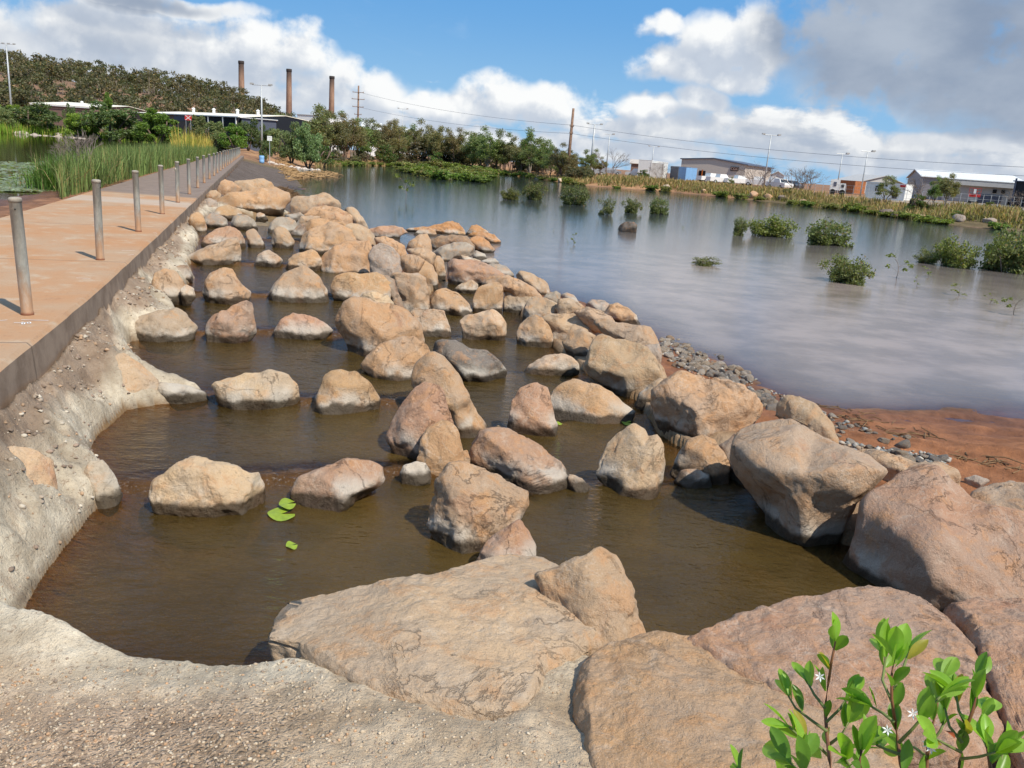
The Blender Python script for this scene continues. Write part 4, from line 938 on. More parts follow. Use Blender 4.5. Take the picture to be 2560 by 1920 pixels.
R_('F',"598,1195 610,1060 660,920 740,788 800,783 900,820 1030,860 1130,930 1237,985 1232,1062 1192,1183 1110,1250 1010,1330 960,1400 890,1445 760,1385 690,1285 620,1225",1440,'P0','o','big angular split boulder with sharp edges in the near dividing wall',L=-.35,T=.35,cap=.85,Rr=.7,planes=[(205,.25),(320,.3)])
R_('F',"880,1500 950,1390 1010,1300 1100,1240 1210,1176 1262,1240 1302,1340 1322,1470 1340,1540 1150,1580 900,1590",1600,'P0','p','reddish peaked boulder leaning between the split boulder and the front slab',L=-.2,T=.45)
R_('F',"1758,825 1800,720 1860,590 1930,560 2000,523 2060,560 2090,610 2150,588 2187,650 2197,780 2172,905 2100,975 1980,1013 1880,973 1850,900 1780,862",1012,'Q0','l','upright jagged boulder with a dark left half alone in the near lower pool',L=-.15,T=.55,cap=.8,planes=[(185,.1)])
R_('F',"1028,525 1070,510 1122,545 1102,565",563,'Q1','l','tiny pale stone behind the large red faced boulder')
R_('G',"183,685 230,600 280,520 360,496 420,520 470,590 502,660 507,742 450,753 390,723 330,700 220,695",752,'Q0','o','rounded brown boulder with a vertical crack at the edge of the near lower pool',L=-.6,T=.3)
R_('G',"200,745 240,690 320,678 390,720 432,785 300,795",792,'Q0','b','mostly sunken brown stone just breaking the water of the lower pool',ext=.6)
R_('G',"538,600 545,500 570,430 640,393 760,368 850,368 920,430 1000,500 1120,570 1220,620 1362,712 1290,800 1240,840 1210,863 1130,963 1050,1063 980,1113 860,1013 740,893 640,773 570,683",1110,'Q0','t','long rectangular tan slab forming the wall of the near lower pool',L=-.3,T=.1,cap=.8,Rr=.85,D=0.7,planes=[(215,-.05)],rough=.6)
R_('G',"778,370 800,300 850,253 920,258 1000,310 1060,380 1110,430 1143,525 1120,580 1060,580 980,490 900,420",580,-.75,'t','pale upright boulder with an orange edge behind the rectangular slab',T=.2)
R_('G',"1180,1180 1225,1080 1240,960 1250,830 1310,760 1440,690 1560,663 1640,668 1720,760 1820,840 1950,930 2100,985 2212,1060 2400,1200 2420,1370 2300,1500 1950,1520 1720,1545 1560,1505 1400,1465 1260,1330",1560,'Q0','p','enormous reddish boulder with a deep shaded underside at the right edge',L=-.55,T=-.05,cap=.85,D=0.95,planes=[(245,.02),(190,.35)],rough=.6)
R_('G',"1865,870 1920,800 2020,768 2120,753 2212,800 2300,850 2320,1060 2212,1120 2000,1010",1120,-.62,'t','brown boulder on the lake side behind the enormous reddish one',T=.2)
R_('G',"1195,575 1280,558 1400,580 1520,620 1600,650 1720,655 1800,700 1853,745 1760,765 1650,730 1550,745 1450,745 1360,720 1260,640",765,-.72,'t','long low tan boulder edging the cobbles behind the rectangular slab',T=.1)
R_('G',"1868,725 1930,708 2013,742 1960,765 1880,770",770,-.75,'g','small pitted grey stone in the gap at the right shore')
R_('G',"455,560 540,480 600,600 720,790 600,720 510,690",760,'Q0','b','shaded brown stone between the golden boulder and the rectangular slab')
# ---- left bank
R_('E',"915,195 930,140 1020,143 1110,160 1175,190 1193,222 1150,250 980,256",255,'P1','w','white mortar covered toe stone at the tip of the left bank',T=.3,rough=.8)
R_('E',"500,660 530,600 600,590 660,665 702,762 640,825 580,855 520,760",858,'P0','w','pale pointed boulder jutting from the left bank into the first pool',T=.3,L=-.9)
R_('A',"625,1210 660,1155 720,1128 800,1180 880,1240 940,1310 960,1370 920,1400 800,1415 700,1400 630,1300",1420,'P1','l','smooth buff boulder half buried in mortar on the left bank',T=.2,L=-.95,cap=.6)
R_('E',"-120,600 0,555 80,518 200,518 300,570 315,700 270,810 200,800 100,720 -60,680",815,-.58,'l','tilted buff boulder buried in the mortar at the left edge',T=.35,L=-.95,cap=.5)
# ---- near bank
slab('Z',"581,1385 595,1335 625,1302 660,1298 800,1285 930,1268 1030,1238 1110,1223 1180,1228 1260,1270 1312,1310 1302,1380 1250,1430 1180,1472 1150,1545 1100,1585 1000,1578 880,1550 770,1508 700,1458 640,1404",'l','broad pale slab in the middle of the near bank',-.475,.12,.04,.7)
R_('Z',"1165,1245 1230,1218 1270,1200 1295,1185 1325,1200 1360,1290 1385,1372 1392,1440 1320,1450 1250,1430",1455,-.52,'t','pointed boulder rising behind the right end of the pale slab',L=-.1,T=.5,cap=.6,ext=.2)
slab('Z',"1242,1525 1260,1450 1300,1420 1400,1398 1470,1408 1560,1450 1700,1500 1830,1540 1930,1620 1980,1760 1900,1830 1500,1850 1300,1800 1262,1622",'o','big speckled orange boulder in the right foreground behind the leafy shoots',-.46,.12,.11,.8)
slab('Z',"1465,1418 1560,1375 1680,1345 1760,1335 1830,1316 1920,1313 2000,1345 2060,1390 2100,1440 2130,1530 2160,1620 2060,1700 1900,1640 1800,1600 1650,1540 1560,1490",'p','wide reddish boulder along the rim of the near lower pool',-.44,.15,.06)
slab('Z',"2040,1338 2120,1326 2212,1323 2350,1340 2420,1500 2380,1680 2210,1700 2150,1560 2100,1440",'p','reddish boulder at the right edge of the near bank',-.42,.14,.06)

R_('D',"1195,1235 1230,1185 1300,1120 1375,1075 1410,1090 1385,1160 1345,1245 1290,1275 1225,1268",1275,'Q1','t','low tan mortared boulder filling the gap between the tilted slab and the golden boulder',T=.3,L=-.9)
# ------------------------------------------------------------------ bollards
def make_bollard():
    p = cpt(8.02, -1.93); b = empty('bollard', p)
    m = MB(); m.lathe((0,0,0), [(.052,-.02),(.052,.02),(.048,.03),(.048,.955),(.051,.957),(.051,.985)], 28); m.build('post', M_BOLLARD, b, True)
    c = MB(); c.lathe((0,0,.9855), [(.0525,-.03),(.0525,0),(.048,.008),(.030,.014),(.004,.016)], 28); c.build('cap', M_CAP, b, True)
    h = MB(); h.tube([(.02,-.046,.90),(.022,-.0515,.90)], .006, 10); h.build('bolt_hole', M_DARK, b)
    return b
bol = make_bollard()
bl = ['nearest bollard, tall in the left of the frame with survey marks at its foot','second bollard back along the causeway edge','third bollard back along the causeway edge','fourth bollard back along the causeway edge','fifth bollard back, standing just before the pale concrete strip']
for k in range(26):
    s = 8.02+3.66*k; j = rng.uniform(-1, 1, 3)
    b = bol if k == 0 else dup(bol)
    b.location = cpt(s+.05*j[0], -1.93+.01*j[1], 0); b.rotation_euler = (math.radians(.6*j[1]), math.radians(-1.6 if k == 0 else .8*j[2]), k*1.1)
    tag(b, bl[k] if k < 5 else 'grey steel bollard in the far part of the row along the causeway', 'bollard', 'steel bollards along the causeway edge')
# survey marks sprayed on the causeway
def strip(m, a, b, w):
    a, b = Vector(a), Vector(b); d = (b-a).normalized(); n = Vector((-d.y, d.x, 0))*w/2
    m.add([a-n, b-n, b+n, a+n], [(0,1,2,3)])
def mark(x, y): p = hit(x, y, .004); return (p[0], p[1], .004)
m = MB()
def D5(x, y): return mark(x/4.608, 760+y/4.608)
strip(m, D5(0,190), D5(85,182), .010); strip(m, D5(245,181), D5(560,188), .012); strip(m, D5(160,213), D5(250,217), .010)
loop = [(250,205),(285,212),(280,232),(255,232),(252,212),(285,212),(330,205),(352,208),(350,222),(318,222),(318,206)]
for i in range(len(loop)-1): strip(m, D5(*loop[i]), D5(*loop[i+1]), .010)
for (x0, y0, x1, y1) in [(700,520,775,522),(735,548,770,545),(880,418,905,421),(440,678,520,682)]:
    strip(m, mark(x0/2.304, 400+y0/2.304), mark(x1/2.304, 400+y1/2.304), .010)
m.build('paint_mark', M_WHITEPAINT, cw)
# ------------------------------------------------------------------ vegetation
def leaves(C, s, r, asp=.42, up=0.0, fold=0.0):
    """rhombic leaf faces at C with half length s"""
    N = len(C); a = r.normal(size=(N,3)); a[:,2] += up; a /= np.linalg.norm(a, axis=1, keepdims=True)
    b = np.cross(a, r.normal(size=(N,3))); b /= np.linalg.norm(b, axis=1, keepdims=True)
    s = np.broadcast_to(np.asarray(s), (N,))[:,None]
    V = np.stack([C-a*s, C+b*s*asp, C+a*s, C-b*s*asp], 1).reshape(-1,3)
    return V, np.arange(4*N).reshape(N,4)
def blob_pts(c, rad, n, r, shell=.55):
    d = r.normal(size=(n,3)); d /= np.linalg.norm(d, axis=1, keepdims=True)
    q = (shell + (1-shell)*r.random(n))[:,None]*d; return np.asarray(c) + q*np.asarray(rad)
def tints(n, base, r, var=.3, warm=0.0):
    base = np.array(base); k = (1+var*r.normal(size=(n,1))).clip(.35, 1.9); c = base*k
    if warm: w = (r.random((n,1)) < warm); c = np.where(w, np.array([.17,.12,.05])*k, c)
    return c
def limb(m, a, b, r0, r1, r, bend=.12, n=5, seg=6):
    a, b = np.array(a, float), np.array(b, float); L = np.linalg.norm(b-a); off = r.normal(size=3)*bend*L
    pts = [a + (b-a)*t + off*math.sin(math.pi*t) for t in np.linspace(0, 1, seg)]
    m.tube(pts, [r0+(r1-r0)*t for t in np.linspace(0, 1, seg)], n)
    return pts
def make_eucalypt(name, label, seed, h=8.0, spread=2.6, col=(.075,.085,.034), bark=None, dens=1.0, low=.35, leaf=.20, warm=.12):
    r = np.random.default_rng(seed); root = empty(name); m = MB(); cl = []
    nf = r.integers(2, 5)
    for k in range(nf):
        th = 2*math.pi*k/nf + r.uniform(-.6,.6); x0 = r.uniform(0,.25)
        fork = np.array([.25*math.cos(th), .25*math.sin(th), h*r.uniform(.16,.36)])
        if k == 0: limb(m, (0,0,-.3), fork, .14, .10, r, .03)
        else: limb(m, (x0*math.cos(th), x0*math.sin(th), -.3), fork, .10, .08, r, .05)
        for j in range(r.integers(3, 5)):
            a2 = th + r.uniform(-.9,.9); rr = spread*r.uniform(.35,1.0); zt = h*(1-.42*(rr/spread)**1.6*r.uniform(.5,1.1))*r.uniform(.66,.97)
            tip = np.array([rr*math.cos(a2), rr*math.sin(a2), max(zt, h*low)]); pts = limb(m, fork, tip, .07, .025, r, .08)
            cl.append((tip, r.uniform(.55,1.0)))
            for q in range(2):
                mid = pts[3] + r.normal(size=3)*np.array([.6,.6,.35]); mid[2] = max(mid[2], h*low); cl.append((mid, r.uniform(.45,.8)))
    for q in range(int(7*(1.2-low))):
        th = r.uniform(0, 6.28); rr = spread*r.uniform(.15,.8); cl.append((np.array([rr*math.cos(th), rr*math.sin(th), h*r.uniform(low,.75)]), r.uniform(.6,1.0)))
    cl.append((np.array([r.uniform(-.5,.5), r.uniform(-.5,.5), h*.93]), .8))
    m.build('trunk', bark or M_BARK, root, True)
    C = np.vstack([blob_pts(c, (s*1.12, s*1.12, s*.88), int(210*dens*s/.7), r, .25) for c, s in cl])
    V, Fq = leaves(C, leaf*r.uniform(.6,1.3,len(C)), r, .45); link('crown', mesh_np('crown', V, Fq, False, tints(len(Fq), col, r, .35, warm)), M_LEAF, root)
    return tag(root, label, 'tree')
def make_bushtree(name, label, seed, col, h=5.5, w=5.0, leaf=.15, n=6000, warm=.05, cat='tree'):
    """round crowned tree whose foliage reaches almost to the ground"""
    r = np.random.default_rng(seed); root = empty(name); m = MB(); cl = []
    for k in range(4):
        th = r.uniform(0, 6.28); tip = (w*.3*math.cos(th), w*.3*math.sin(th), h*.6); limb(m, (r.uniform(-.2,.2), r.uniform(-.2,.2), -.3), tip, .13, .05, r, .1)
    m.build('trunk', M_BARK, root, True)
    K = 30
    for k in range(K):
        th = r.uniform(0, 6.28); ph = math.acos(r.uniform(0,1)); q = r.uniform(.55,1)
        cl.append((np.array([w*.42*q*math.sin(ph)*math.cos(th), w*.42*q*math.sin(ph)*math.sin(th), h*(.14+.72*q*math.cos(ph))]), r.uniform(.11,.22)*w*.8))
    C = np.vstack([blob_pts(c, (s, s, s*.7), int(n/K), r, .5) for c, s in cl]); C[:,2] = np.maximum(C[:,2], .1+.2*r.random(len(C)))
    V, Fq = leaves(C, leaf*r.uniform(.6,1.3,len(C)), r, .5); link('crown', mesh_np('crown', V, Fq, False, tints(len(Fq), col, r, .32, warm)), M_LEAF, root)
    return tag(root, label, cat)
def make_mangrove(seed, n=1700, col=(.085,.105,.03), leaf=.085, stems=9, flat=.75):
    """unit shrub: radius about 1, height about 1.2; foliage in clumps on forked stems"""
    r = np.random.default_rng(seed); root = empty('mangrove_shrub'); m = MB(); C = []
    tips = []
    for k in range(stems):
        th = r.uniform(0, 6.28); q = r.uniform(.15,.85); tip = np.array([q*math.cos(th), q*math.sin(th), (1.15-.55*q*q)*r.uniform(.6,1)*flat])
        pts = limb(m, (.15*math.cos(th), .15*math.sin(th), -.25), tip, .022, .008, r, .12, 4)
        tips.append((tip, .30)); tips.append((pts[3]+r.normal(size=3)*.08, .24))
        for j in range(2):
            t2 = pts[2]+np.array([r.uniform(-.3,.3), r.uniform(-.3,.3), r.uniform(-.05,.25)]); t2[2] = max(.05, t2[2]); limb(m, pts[2], t2, .01, .005, r, .1, 3); tips.append((t2, .20))
    m.build('stem', M_TWIG, root, True)
    for c, s in tips: C.append(blob_pts(c, (s, s, s*.75), int(n/len(tips)), r, .3))
    C = np.vstack(C); C[:,2] = np.where(C[:,2] < .0, -C[:,2]*.5, C[:,2])
    V, Fq = leaves(C, leaf*r.uniform(.6,1.25,len(C)), r, .5, .25); link('foliage', mesh_np('foliage', V, Fq, False, tints(len(Fq), col, r, .3, .06)), M_LEAF, root)
    return root
def make_sapling(seed, h=1.0, n=60, leaf=.075):
    r = np.random.default_rng(seed); root = empty('mangrove_sapling'); m = MB(); C = []
    lean = r.uniform(-.25,.25,2); top = np.array([lean[0], lean[1], h]); pts = limb(m, (0,0,-.4), top, .016, .007, r, .06, 5)
    for k in range(6):
        b = pts[2+k%4]; t = b+np.array([r.uniform(-.32,.32), r.uniform(-.32,.32), r.uniform(.05,.28)])*h; limb(m, b, t, .008, .004, r, .1, 3); C.append(blob_pts(t, .13*h, n//6, r, .2))
    m.build('stem', M_TWIG, root, True); C = np.vstack(C)
    V, Fq = leaves(C, leaf*h**.5*r.uniform(.7,1.25,len(C)), r, .5, .3); link('foliage', mesh_np('foliage', V, Fq, False, tints(len(Fq), (.12,.14,.035), r, .25)), M_LEAF, root)
    return root
def make_bare(seed, h=3.0, w=3.0, n=26, name='bare_shrub'):
    r = np.random.default_rng(seed); root = empty(name); m = MB()
    def grow(a, d, L, rad, lvl):
        b = a + d*L; limb(m, a, b, rad, rad*.6, r, .06, 4, 4)
        if lvl == 0: return
        for k in range(3 if lvl > 1 else 4):
            dd = d + r.normal(size=3)*.45; dd[2] = abs(dd[2])*.8+.15; dd /= np.linalg.norm(dd); grow(b, dd, L*r.uniform(.55,.8), rad*.55, lvl-1)
    for k in range(7):
        th = r.uniform(0, 6.28); d = np.array([.5*w/h*math.cos(th), .5*w/h*math.sin(th), 1.0]); d /= np.linalg.norm(d)
        grow(np.array([.1*math.cos(th), .1*math.sin(th), -.1]), d, h*.38, .035, 3)
    m.build('branch', M_TWIG, root, False); return root
_used = {}
def plant(proto, x, y, sc, rz=None, label=None, group=None, z=None, cat=None):
    """first use moves the prototype itself, later ones copy it with its parts"""
    if proto.name in _used: o = dup(proto)
    else: o = proto; _used[proto.name] = 1
    o.location = (x, y, zg(x, y) if z is None else z); o.rotation_euler = (0,0, rng.uniform(0, 6.28) if rz is None else rz)
    o.scale = sc if isinstance(sc, tuple) else (sc,)*3
    return tag(o, label, cat, group)
# ---- distances of the far shore along the picture
FSX = [640,740,820,1040,1280,1446,1678,1967,2314,2560]; FSD = [100,109,133,200,171,131,133,118,90,88]
def shore(x): return float(np.interp(x, FSX, FSD))
def by_px(xc, ytop, dist, z0=None):
    """ground point on that bearing and the height that reaches image row ytop"""
    p = at(xc, ytop, dist); g = zg(p[0], p[1]) if z0 is None else z0; return p[0], p[1], g, p[2]-g
EU = [make_eucalypt('eucalypt', 'slender eucalypt', 21+k, 8.0, [2.6,2.2,3.0,2.4,2.0,2.8,2.3][k], [(.125,.135,.055),(.135,.132,.058),(.115,.137,.052),(.145,.128,.062),(.115,.155,.048),(.130,.128,.062),(.122,.150,.052)][k], [M_BARK,M_PALEBARK,M_BARK,M_BARK,M_PALEBARK,M_BARK,M_BARK][k], 1.0, [.35,.3,.28,.4,.25,.35,.3][k], .125, [.12,.2,.05,.3,.05,.2,.05][k]) for k in range(7)]
def c6(x, y): return 660+x/6.506, 220+y/6.506
def c7(x, y): return 980+x/6.506, 260+y/6.506
def c8(x, y): return 1300+x/6.506, 260+y/6.506
trees = [(c6(880,180),16,0,'tall sparse eucalypt leaning left at the left end of the shore treeline'),(c6(1000,280),14,1,None),(c6(1110,330),19,5,None),(c6(1230,300),24,2,None),(c6(1340,350),15,3,None),(c6(1450,430),17,1,None),(c6(1600,430),20,6,None),(c6(1730,430),16,0,None),(c6(1880,540),20,5,None),(c6(2010,470),14,3,None),(c6(2110,440),18,3,'brown tinged eucalypt beside a gap with white sheds in the treeline'),
 (c7(60,210),8,3,None),(c7(170,300),14,0,None),(c7(320,270),12,4,None),(c7(500,175),8,5,'tallest domed eucalypt in the middle of the shore treeline'),(c7(640,280),12,3,None),(c7(790,290),6,1,None),(c7(900,330),10,5,None),(c7(1090,320),8,3,None),(c7(1230,380),12,0,None),(c7(1340,420),9,2,None),(c7(1480,285),6,6,None),(c7(1600,400),2,4,'broad bright green eucalypt in front of the others on the shore'),(c7(1740,340),9,2,None),(c7(1880,400),7,6,None),(c7(2020,480),10,5,None),(c7(2140,560),9,0,None),
 (c8(60,520),10,5,None),(c8(220,325),9,4,'tall narrow eucalypt with tufted top near the timber power pole'),(c8(330,510),7,2,None),(c8(440,520),9,6,None),(c8(540,600),8,2,None),(c8(700,580),9,5,None),(c8(800,680),10,1,None),(c8(860,790),11,3,None),(c8(1110,700),22,2,'dark round eucalypt by itself right of the timber power pole'),(c8(1230,690),25,6,'dark green eucalypt behind the floodlight pole by the parked cars'),(c8(1330,830),22,5,None)]
for (px, py), off, k, lab in trees:
    x, y, g, h = by_px(px, py, shore(px)+off+6); k_ = h/8.6
    plant(EU[k], x, y, (k_*rng.uniform(.95,1.2), k_*rng.uniform(.95,1.2), k_), None, lab or 'olive green eucalypt in the dense treeline on the far shore', 'eucalypts of the far shore treeline', g)
r = np.random.default_rng(91)
for i in range(30):
    px = r.uniform(790, 1440); d = shore(px)+r.uniform(14, 34); h = np.interp(px, [790,1000,1250,1440], [5.2,6.8,7.4,5.0])*r.uniform(.7,1.0); p = at(px, 400, d); k_ = h/8.6
    plant(EU[r.integers(0,7)], p[0], p[1], (k_*1.15, k_*1.15, k_), None, 'olive green eucalypt in the dense treeline on the far shore', 'eucalypts of the far shore treeline')
# understorey along the treeline
US = [make_bushtree('shrub', 'x', 70+k, [(.085,.09,.045),(.10,.095,.06),(.06,.10,.025)][k], 2.2, 2.6, .085, 2600, .2, 'shrub') for k in range(3)]
for i in range(60):
    px = rng.uniform(800, 1500); d = shore(px)+rng.uniform(9, 30); p = at(px, 400, d); s_ = rng.uniform(.6,1.3)
    plant(US[0 if rng.random() < .6 else 1], p[0], p[1], (s_*1.2, s_*1.2, s_), None, 'grey green scrub bush among the trunks of the far treeline', 'scrub under the far treeline')
for (px, py, off, lab) in [(*c6(1990,870), 7,'rounded bright green bush at the foot of the treeline'),(*c7(710,730),5,'small vivid green bush below the grey scrub on the far shore'),(*c6(950,850),6,'dark green bush on the red bank right of the willowy trees')]:
    x, y, g, h = by_px(px, py, shore(px)+off); plant(US[2], x, y, max(.4,h/2.2), None, lab, 'green bushes at the foot of the treeline', g)
x, y, g, h = by_px(*c7(520,550), shore(1060)+10); plant(US[1], x, y, (h/2.2*1.9, h/2.2*1.2, h/2.2), 0, 'wide grey olive thicket in front of the treeline', 'scrub thickets on the far shore', g)
# ---- broad trees left of the causeway end and behind the pond
def c4(x, y): return x/6.506, 220+y/6.506
def c5(x, y): return 320+x/6.506, 220+y/6.506
BT = [make_bushtree('broad_tree', 'x', 90+k, [(.075,.100,.036),(.095,.155,.028),(.125,.145,.06),(.14,.20,.03),(.12,.16,.068)][k], 5.5, 6.0, .15, 7000, [.03,.02,.1,.02,.02][k]) for k in range(5)]
for (xc, yt), wpx, dist, k, lab in [(c4(500,195),760,212,0,'dark spreading tree in front of the cream roofed shed behind the pond'),(c4(120,180),380,214,3,'yellow green tree at the left edge behind the pond'),(c4(40,300),300,206,2,'olive bush at the pond edge on the far left'),(c4(1290,320),430,207,3,'light green round tree left of the dark trees behind the pond'),(c4(1780,190),800,208,0,'large dark round tree in the middle of the grove behind the pond'),(c4(1760,60),280,235,1,'bright green domed crown rising behind the dark grove'),(c4(1120,215),170,225,0,'small dark tree against the cream shed roof'),
      (c5(460,330),700,205,1,'dense rich green tree at the right of the grove behind the pond'),(c5(180,420),420,210,0,'dark tree between the round dark tree and the rich green one'),(c5(1120,415),330,190,2,'loose olive green tree beside the red and white sign'),(c5(1400,520),360,185,2,'low olive thicket tree in front of the dark open shed'),(c5(1730,570),430,150,1,'bright green low tree at the end of the reed bed'),(c5(1950,450),380,155,0,'dark green upright tree left of the tall pale light pole'),
      (c6(450,545),420,125,4,'soft green willowy tree left of the pair on the red bank'),(c6(720,560),430,123,4,'soft green willowy tree right of the pair on the red bank'),(c6(30,790),170,112,0,'small dark bush behind the white sign'),(c6(180,640),260,140,2,'brownish thin tree behind the white sign on the red bank'),(c6(60,560),300,150,0,'dark tree at the foot of the tall light pole'),(c6(250,390),330,240,2,'olive tree crown in front of the hill beside the pale building'),(c4(60,0),560,330,0,'dark tree mass at the far left in front of the hill')]:
    x, y, g, h = by_px(xc, yt, dist); w_ = wpx/6.506*dist/F/6.0*1.2
    plant(BT[k], x, y, (w_, w_, h/4.9), None, lab, 'broad trees beyond the pond and causeway end', g)
# ---- wooded hill: one mass
def hill_wood():
    r = np.random.default_rng(5); Vs, Fs, Cs = [], [], []; nv = 0; tm = MB(); cnt = 0
    aa = np.radians(r.uniform(-40, -12.5, 5200)); rr = r.uniform(275, 640, 5200)
    P = np.column_stack([rr*np.sin(aa), rr*np.cos(aa)]); z = ground(P, False); bare = fbm(np.column_stack([P, np.zeros(len(P))])/22.+5, 4)
    for i in range(len(P)):
        if bare[i] > .22+.2*r.random() and rr[i] < 470: continue
        if cnt > 1700: break
        cnt += 1
        h = r.uniform(6.5, 11.5); b = np.array([P[i,0], P[i,1], z[i]]); k = r.integers(4, 8); C = []
        for j in range(k):
            th = r.uniform(0, 6.28); q = r.uniform(0, 2.6); C.append(blob_pts(b+np.array([q*math.cos(th), q*math.sin(th), h*r.uniform(.5,.95)]), (1.6,1.6,1.0), 26, r, .2))
        C = np.vstack(C); V, Fq = leaves(C, r.uniform(.28,.55,len(C)), r, .55); Vs.append(V); Fs.append(Fq+nv); nv += len(V)
        Cs.append(tints(len(Fq), np.array([(.072,.072,.036),(.080,.072,.040),(.066,.071,.033),(.088,.075,.044)][r.integers(0,4)])*r.uniform(.8,1.2), r, .3, .08))
        if r.random() < .4: tm.tube([b-[0,0,.5], b+[r.uniform(-.5,.5), 0, h*.8]], [.16,.07], 4)
    o = link('hillside_woodland', mesh_np('hillside_woodland', np.vstack(Vs), np.vstack(Fs), False, np.vstack(Cs)), M_LEAF)
    tag(o, 'dark olive eucalypt woodland covering the hill on the left', 'woodland', None, 'stuff')
    tag(tm.build('hillside_trunks', M_PALEBARK), 'pale thin trunks showing through the woodland on the hill', 'tree trunks', None, 'stuff')
hill_wood()
# ---- grasses and reeds (uncountable: one object each)
def blades(name, P, hts, wid, col, label, cat, var=.3, lean=.25, warm=0.0, warmcol=(.30,.20,.06), seed=1, fan=1, z=None):
    r = np.random.default_rng(seed); P = np.repeat(np.asarray(P), fan, 0); hts = np.repeat(np.asarray(hts), fan)*r.uniform(.7,1.15,len(P)); N = len(P)
    gzv = ground(P, False) if z is None else np.full(N, z)
    B = np.column_stack([P + r.normal(size=(N,2))*.06*(fan > 1), gzv-.03]); th = r.uniform(0, 6.28, N)
    d = np.column_stack([np.cos(th), np.sin(th), np.zeros(N)]); ln = (lean*np.abs(r.normal(size=N)))[:,None]; s_ = np.column_stack([-np.sin(th), np.cos(th), np.zeros(N)])
    h = hts[:,None]; up = np.array([0,0,1.]); w = (wid*r.uniform(.6,1.3,N))[:,None]
    m1 = B + up*h*.55 + d*h*ln*.35; t = B + up*h*(1-.25*ln) + d*h*ln
    V = np.stack([B-s_*w*.5, B+s_*w*.5, m1+s_*w*.42, m1-s_*w*.42, t], 1).reshape(-1,3)
    o = np.arange(N)[:,None]*5; Q = np.hstack([o, o+1, o+2, o+3]); T = np.hstack([o+3, o+2, o+4, o+4])
    c = tints(N, col, r, var); wm = r.random(N) < warm; c[wm] = np.array(warmcol)*(1+.25*r.normal(size=(wm.sum(),1)))
    me = bpy.data.meshes.new(name); Fl = []
    me.vertices.add(len(V)); me.vertices.foreach_set('co', V.astype(np.float32).ravel())
    li = np.concatenate([np.hstack([Q, T[:,:3]]).ravel()]).astype(np.int32); me.loops.add(len(li)); me.loops.foreach_set('vertex_index', li)
    st = (np.arange(N)[:,None]*7 + np.array([0,4])[None]).ravel().astype(np.int32); me.polygons.add(2*N); me.polygons.foreach_set('loop_start', st)
    me.polygons.foreach_set('loop_total', np.tile([4,3], N).astype(np.int32)); me.update(calc_edges=True)
    a = me.attributes.new('tint', 'FLOAT_COLOR', 'FACE'); cc_ = np.ones((2*N,4), np.float32); cc_[:,:3] = np.repeat(c, 2, 0).clip(.005,.9); a.data.foreach_set('color', cc_.ravel()); me.validate()
    return tag(link(name, me, M_GRASS), label, cat, None, 'stuff')
def pix(P, z):
    Q = (np.column_stack([P, np.full(len(P), z)])-CAM)@RM; return 1280-F*Q[:,0]/Q[:,2], 960+F*Q[:,1]/Q[:,2]
def open_pond(P, x0=0):
    px, py = pix(P, LP); return px > np.maximum(x0, np.interp(py, [325,336,345,360,385,420,480], [540,470,400,300,240,195,150]))
r = np.random.default_rng(3)
def cw_pts(s0, s1, n0, n1, N, pw=1.0):
    s = s0+(s1-s0)*r.random(N)**pw; n = E_L - (n0 + (n1-n0)*r.random(N)**1.3); return s[:,None]*CD + n[:,None]*CN, s, n
P, s, n = cw_pts(21, 103, .15, 9, 30000, 1.15); keep = open_pond(P); P, s = P[keep], s[keep]
blades('reed_bed', P, np.interp(s, [20,26,50,70,103], [.8,1.15,1.4,1.3,1.0])*r.uniform(.8,1.1,len(P)), .026, (.10,.13,.042), 'tall green reed bed along the left edge of the causeway', 'reeds', .35, .34, .15, (.17,.15,.06), 31)
P, s, n = cw_pts(66, 112, 1.0, 14, 6000); P = P[open_pond(P, 430)]; blades('golden_reeds', P, r.uniform(1.5,2.6,len(P)), .08, (.40,.30,.07), 'golden topped reeds toward the far end of the causeway', 'reeds', .25, .2, .4, (.20,.22,.04), 32)
P, s, n = cw_pts(19.5, 34, .3, 4.0, 3600, 1.3); P = P[open_pond(P, 120)]; blades('marsh_grass', P, r.uniform(.5,1.1,len(P)), .03, (.105,.12,.04), 'mixed green and brown marsh grass around the pond edge', 'grass', .35, .5, .3, (.20,.13,.07), 33)
cl = np.array([hz(124, 412, LP)[:2], hz(140, 407, LP)[:2], hz(113, 408, LP)[:2]]); P = np.repeat(cl, 500, 0)+r.normal(size=(1500,2))*.30; blades('sedge_clump', P, r.uniform(.5,1.25,len(P)), .02, (.07,.12,.025), 'thick dark green sedge clump at the near end of the reed bed', 'sedge', .3, .6, .1, (.2,.15,.08), 34)
P = np.column_stack([r.uniform(0, 150, 2600), r.uniform(362, 402, 2600)]); P = np.array([hz(a, b, LP)[:2] for a, b in P]); blades('pond_grass', P, r.uniform(.08,.26,len(P)), .03, (.13,.14,.05), 'low brownish grass standing in the shallow pond', 'grass', .3, .5, .45, (.22,.14,.08), 35)
P = np.vstack([pond_far[i] + (pond_far[i+1]-pond_far[i])*t for i in range(len(pond_far)-1) for t in r.random(650)[:,None]]); P = P + r.normal(size=P.shape)*1.8 + np.array([-.3,1.0])*1.5
blades('far_pond_reeds', P, r.uniform(1.2,2.6,len(P)), .16, (.13,.20,.025), 'bright green reed strip along the far side of the pond', 'reeds', .25, .2, .25, (.24,.22,.05), 36)
seg = np.array([at(px, 400, shore(px)+off)[:2] for px, off in zip(r.uniform(790, 2580, 9000), r.uniform(3.5, 15, 9000))])
blades('dry_bank_grass', seg, r.uniform(.35,1.0,len(seg)), .12, (.235,.155,.08), 'dry tawny grass covering the far bank', 'grass', .3, .4, .25, (.15,.15,.05), 37, 2)
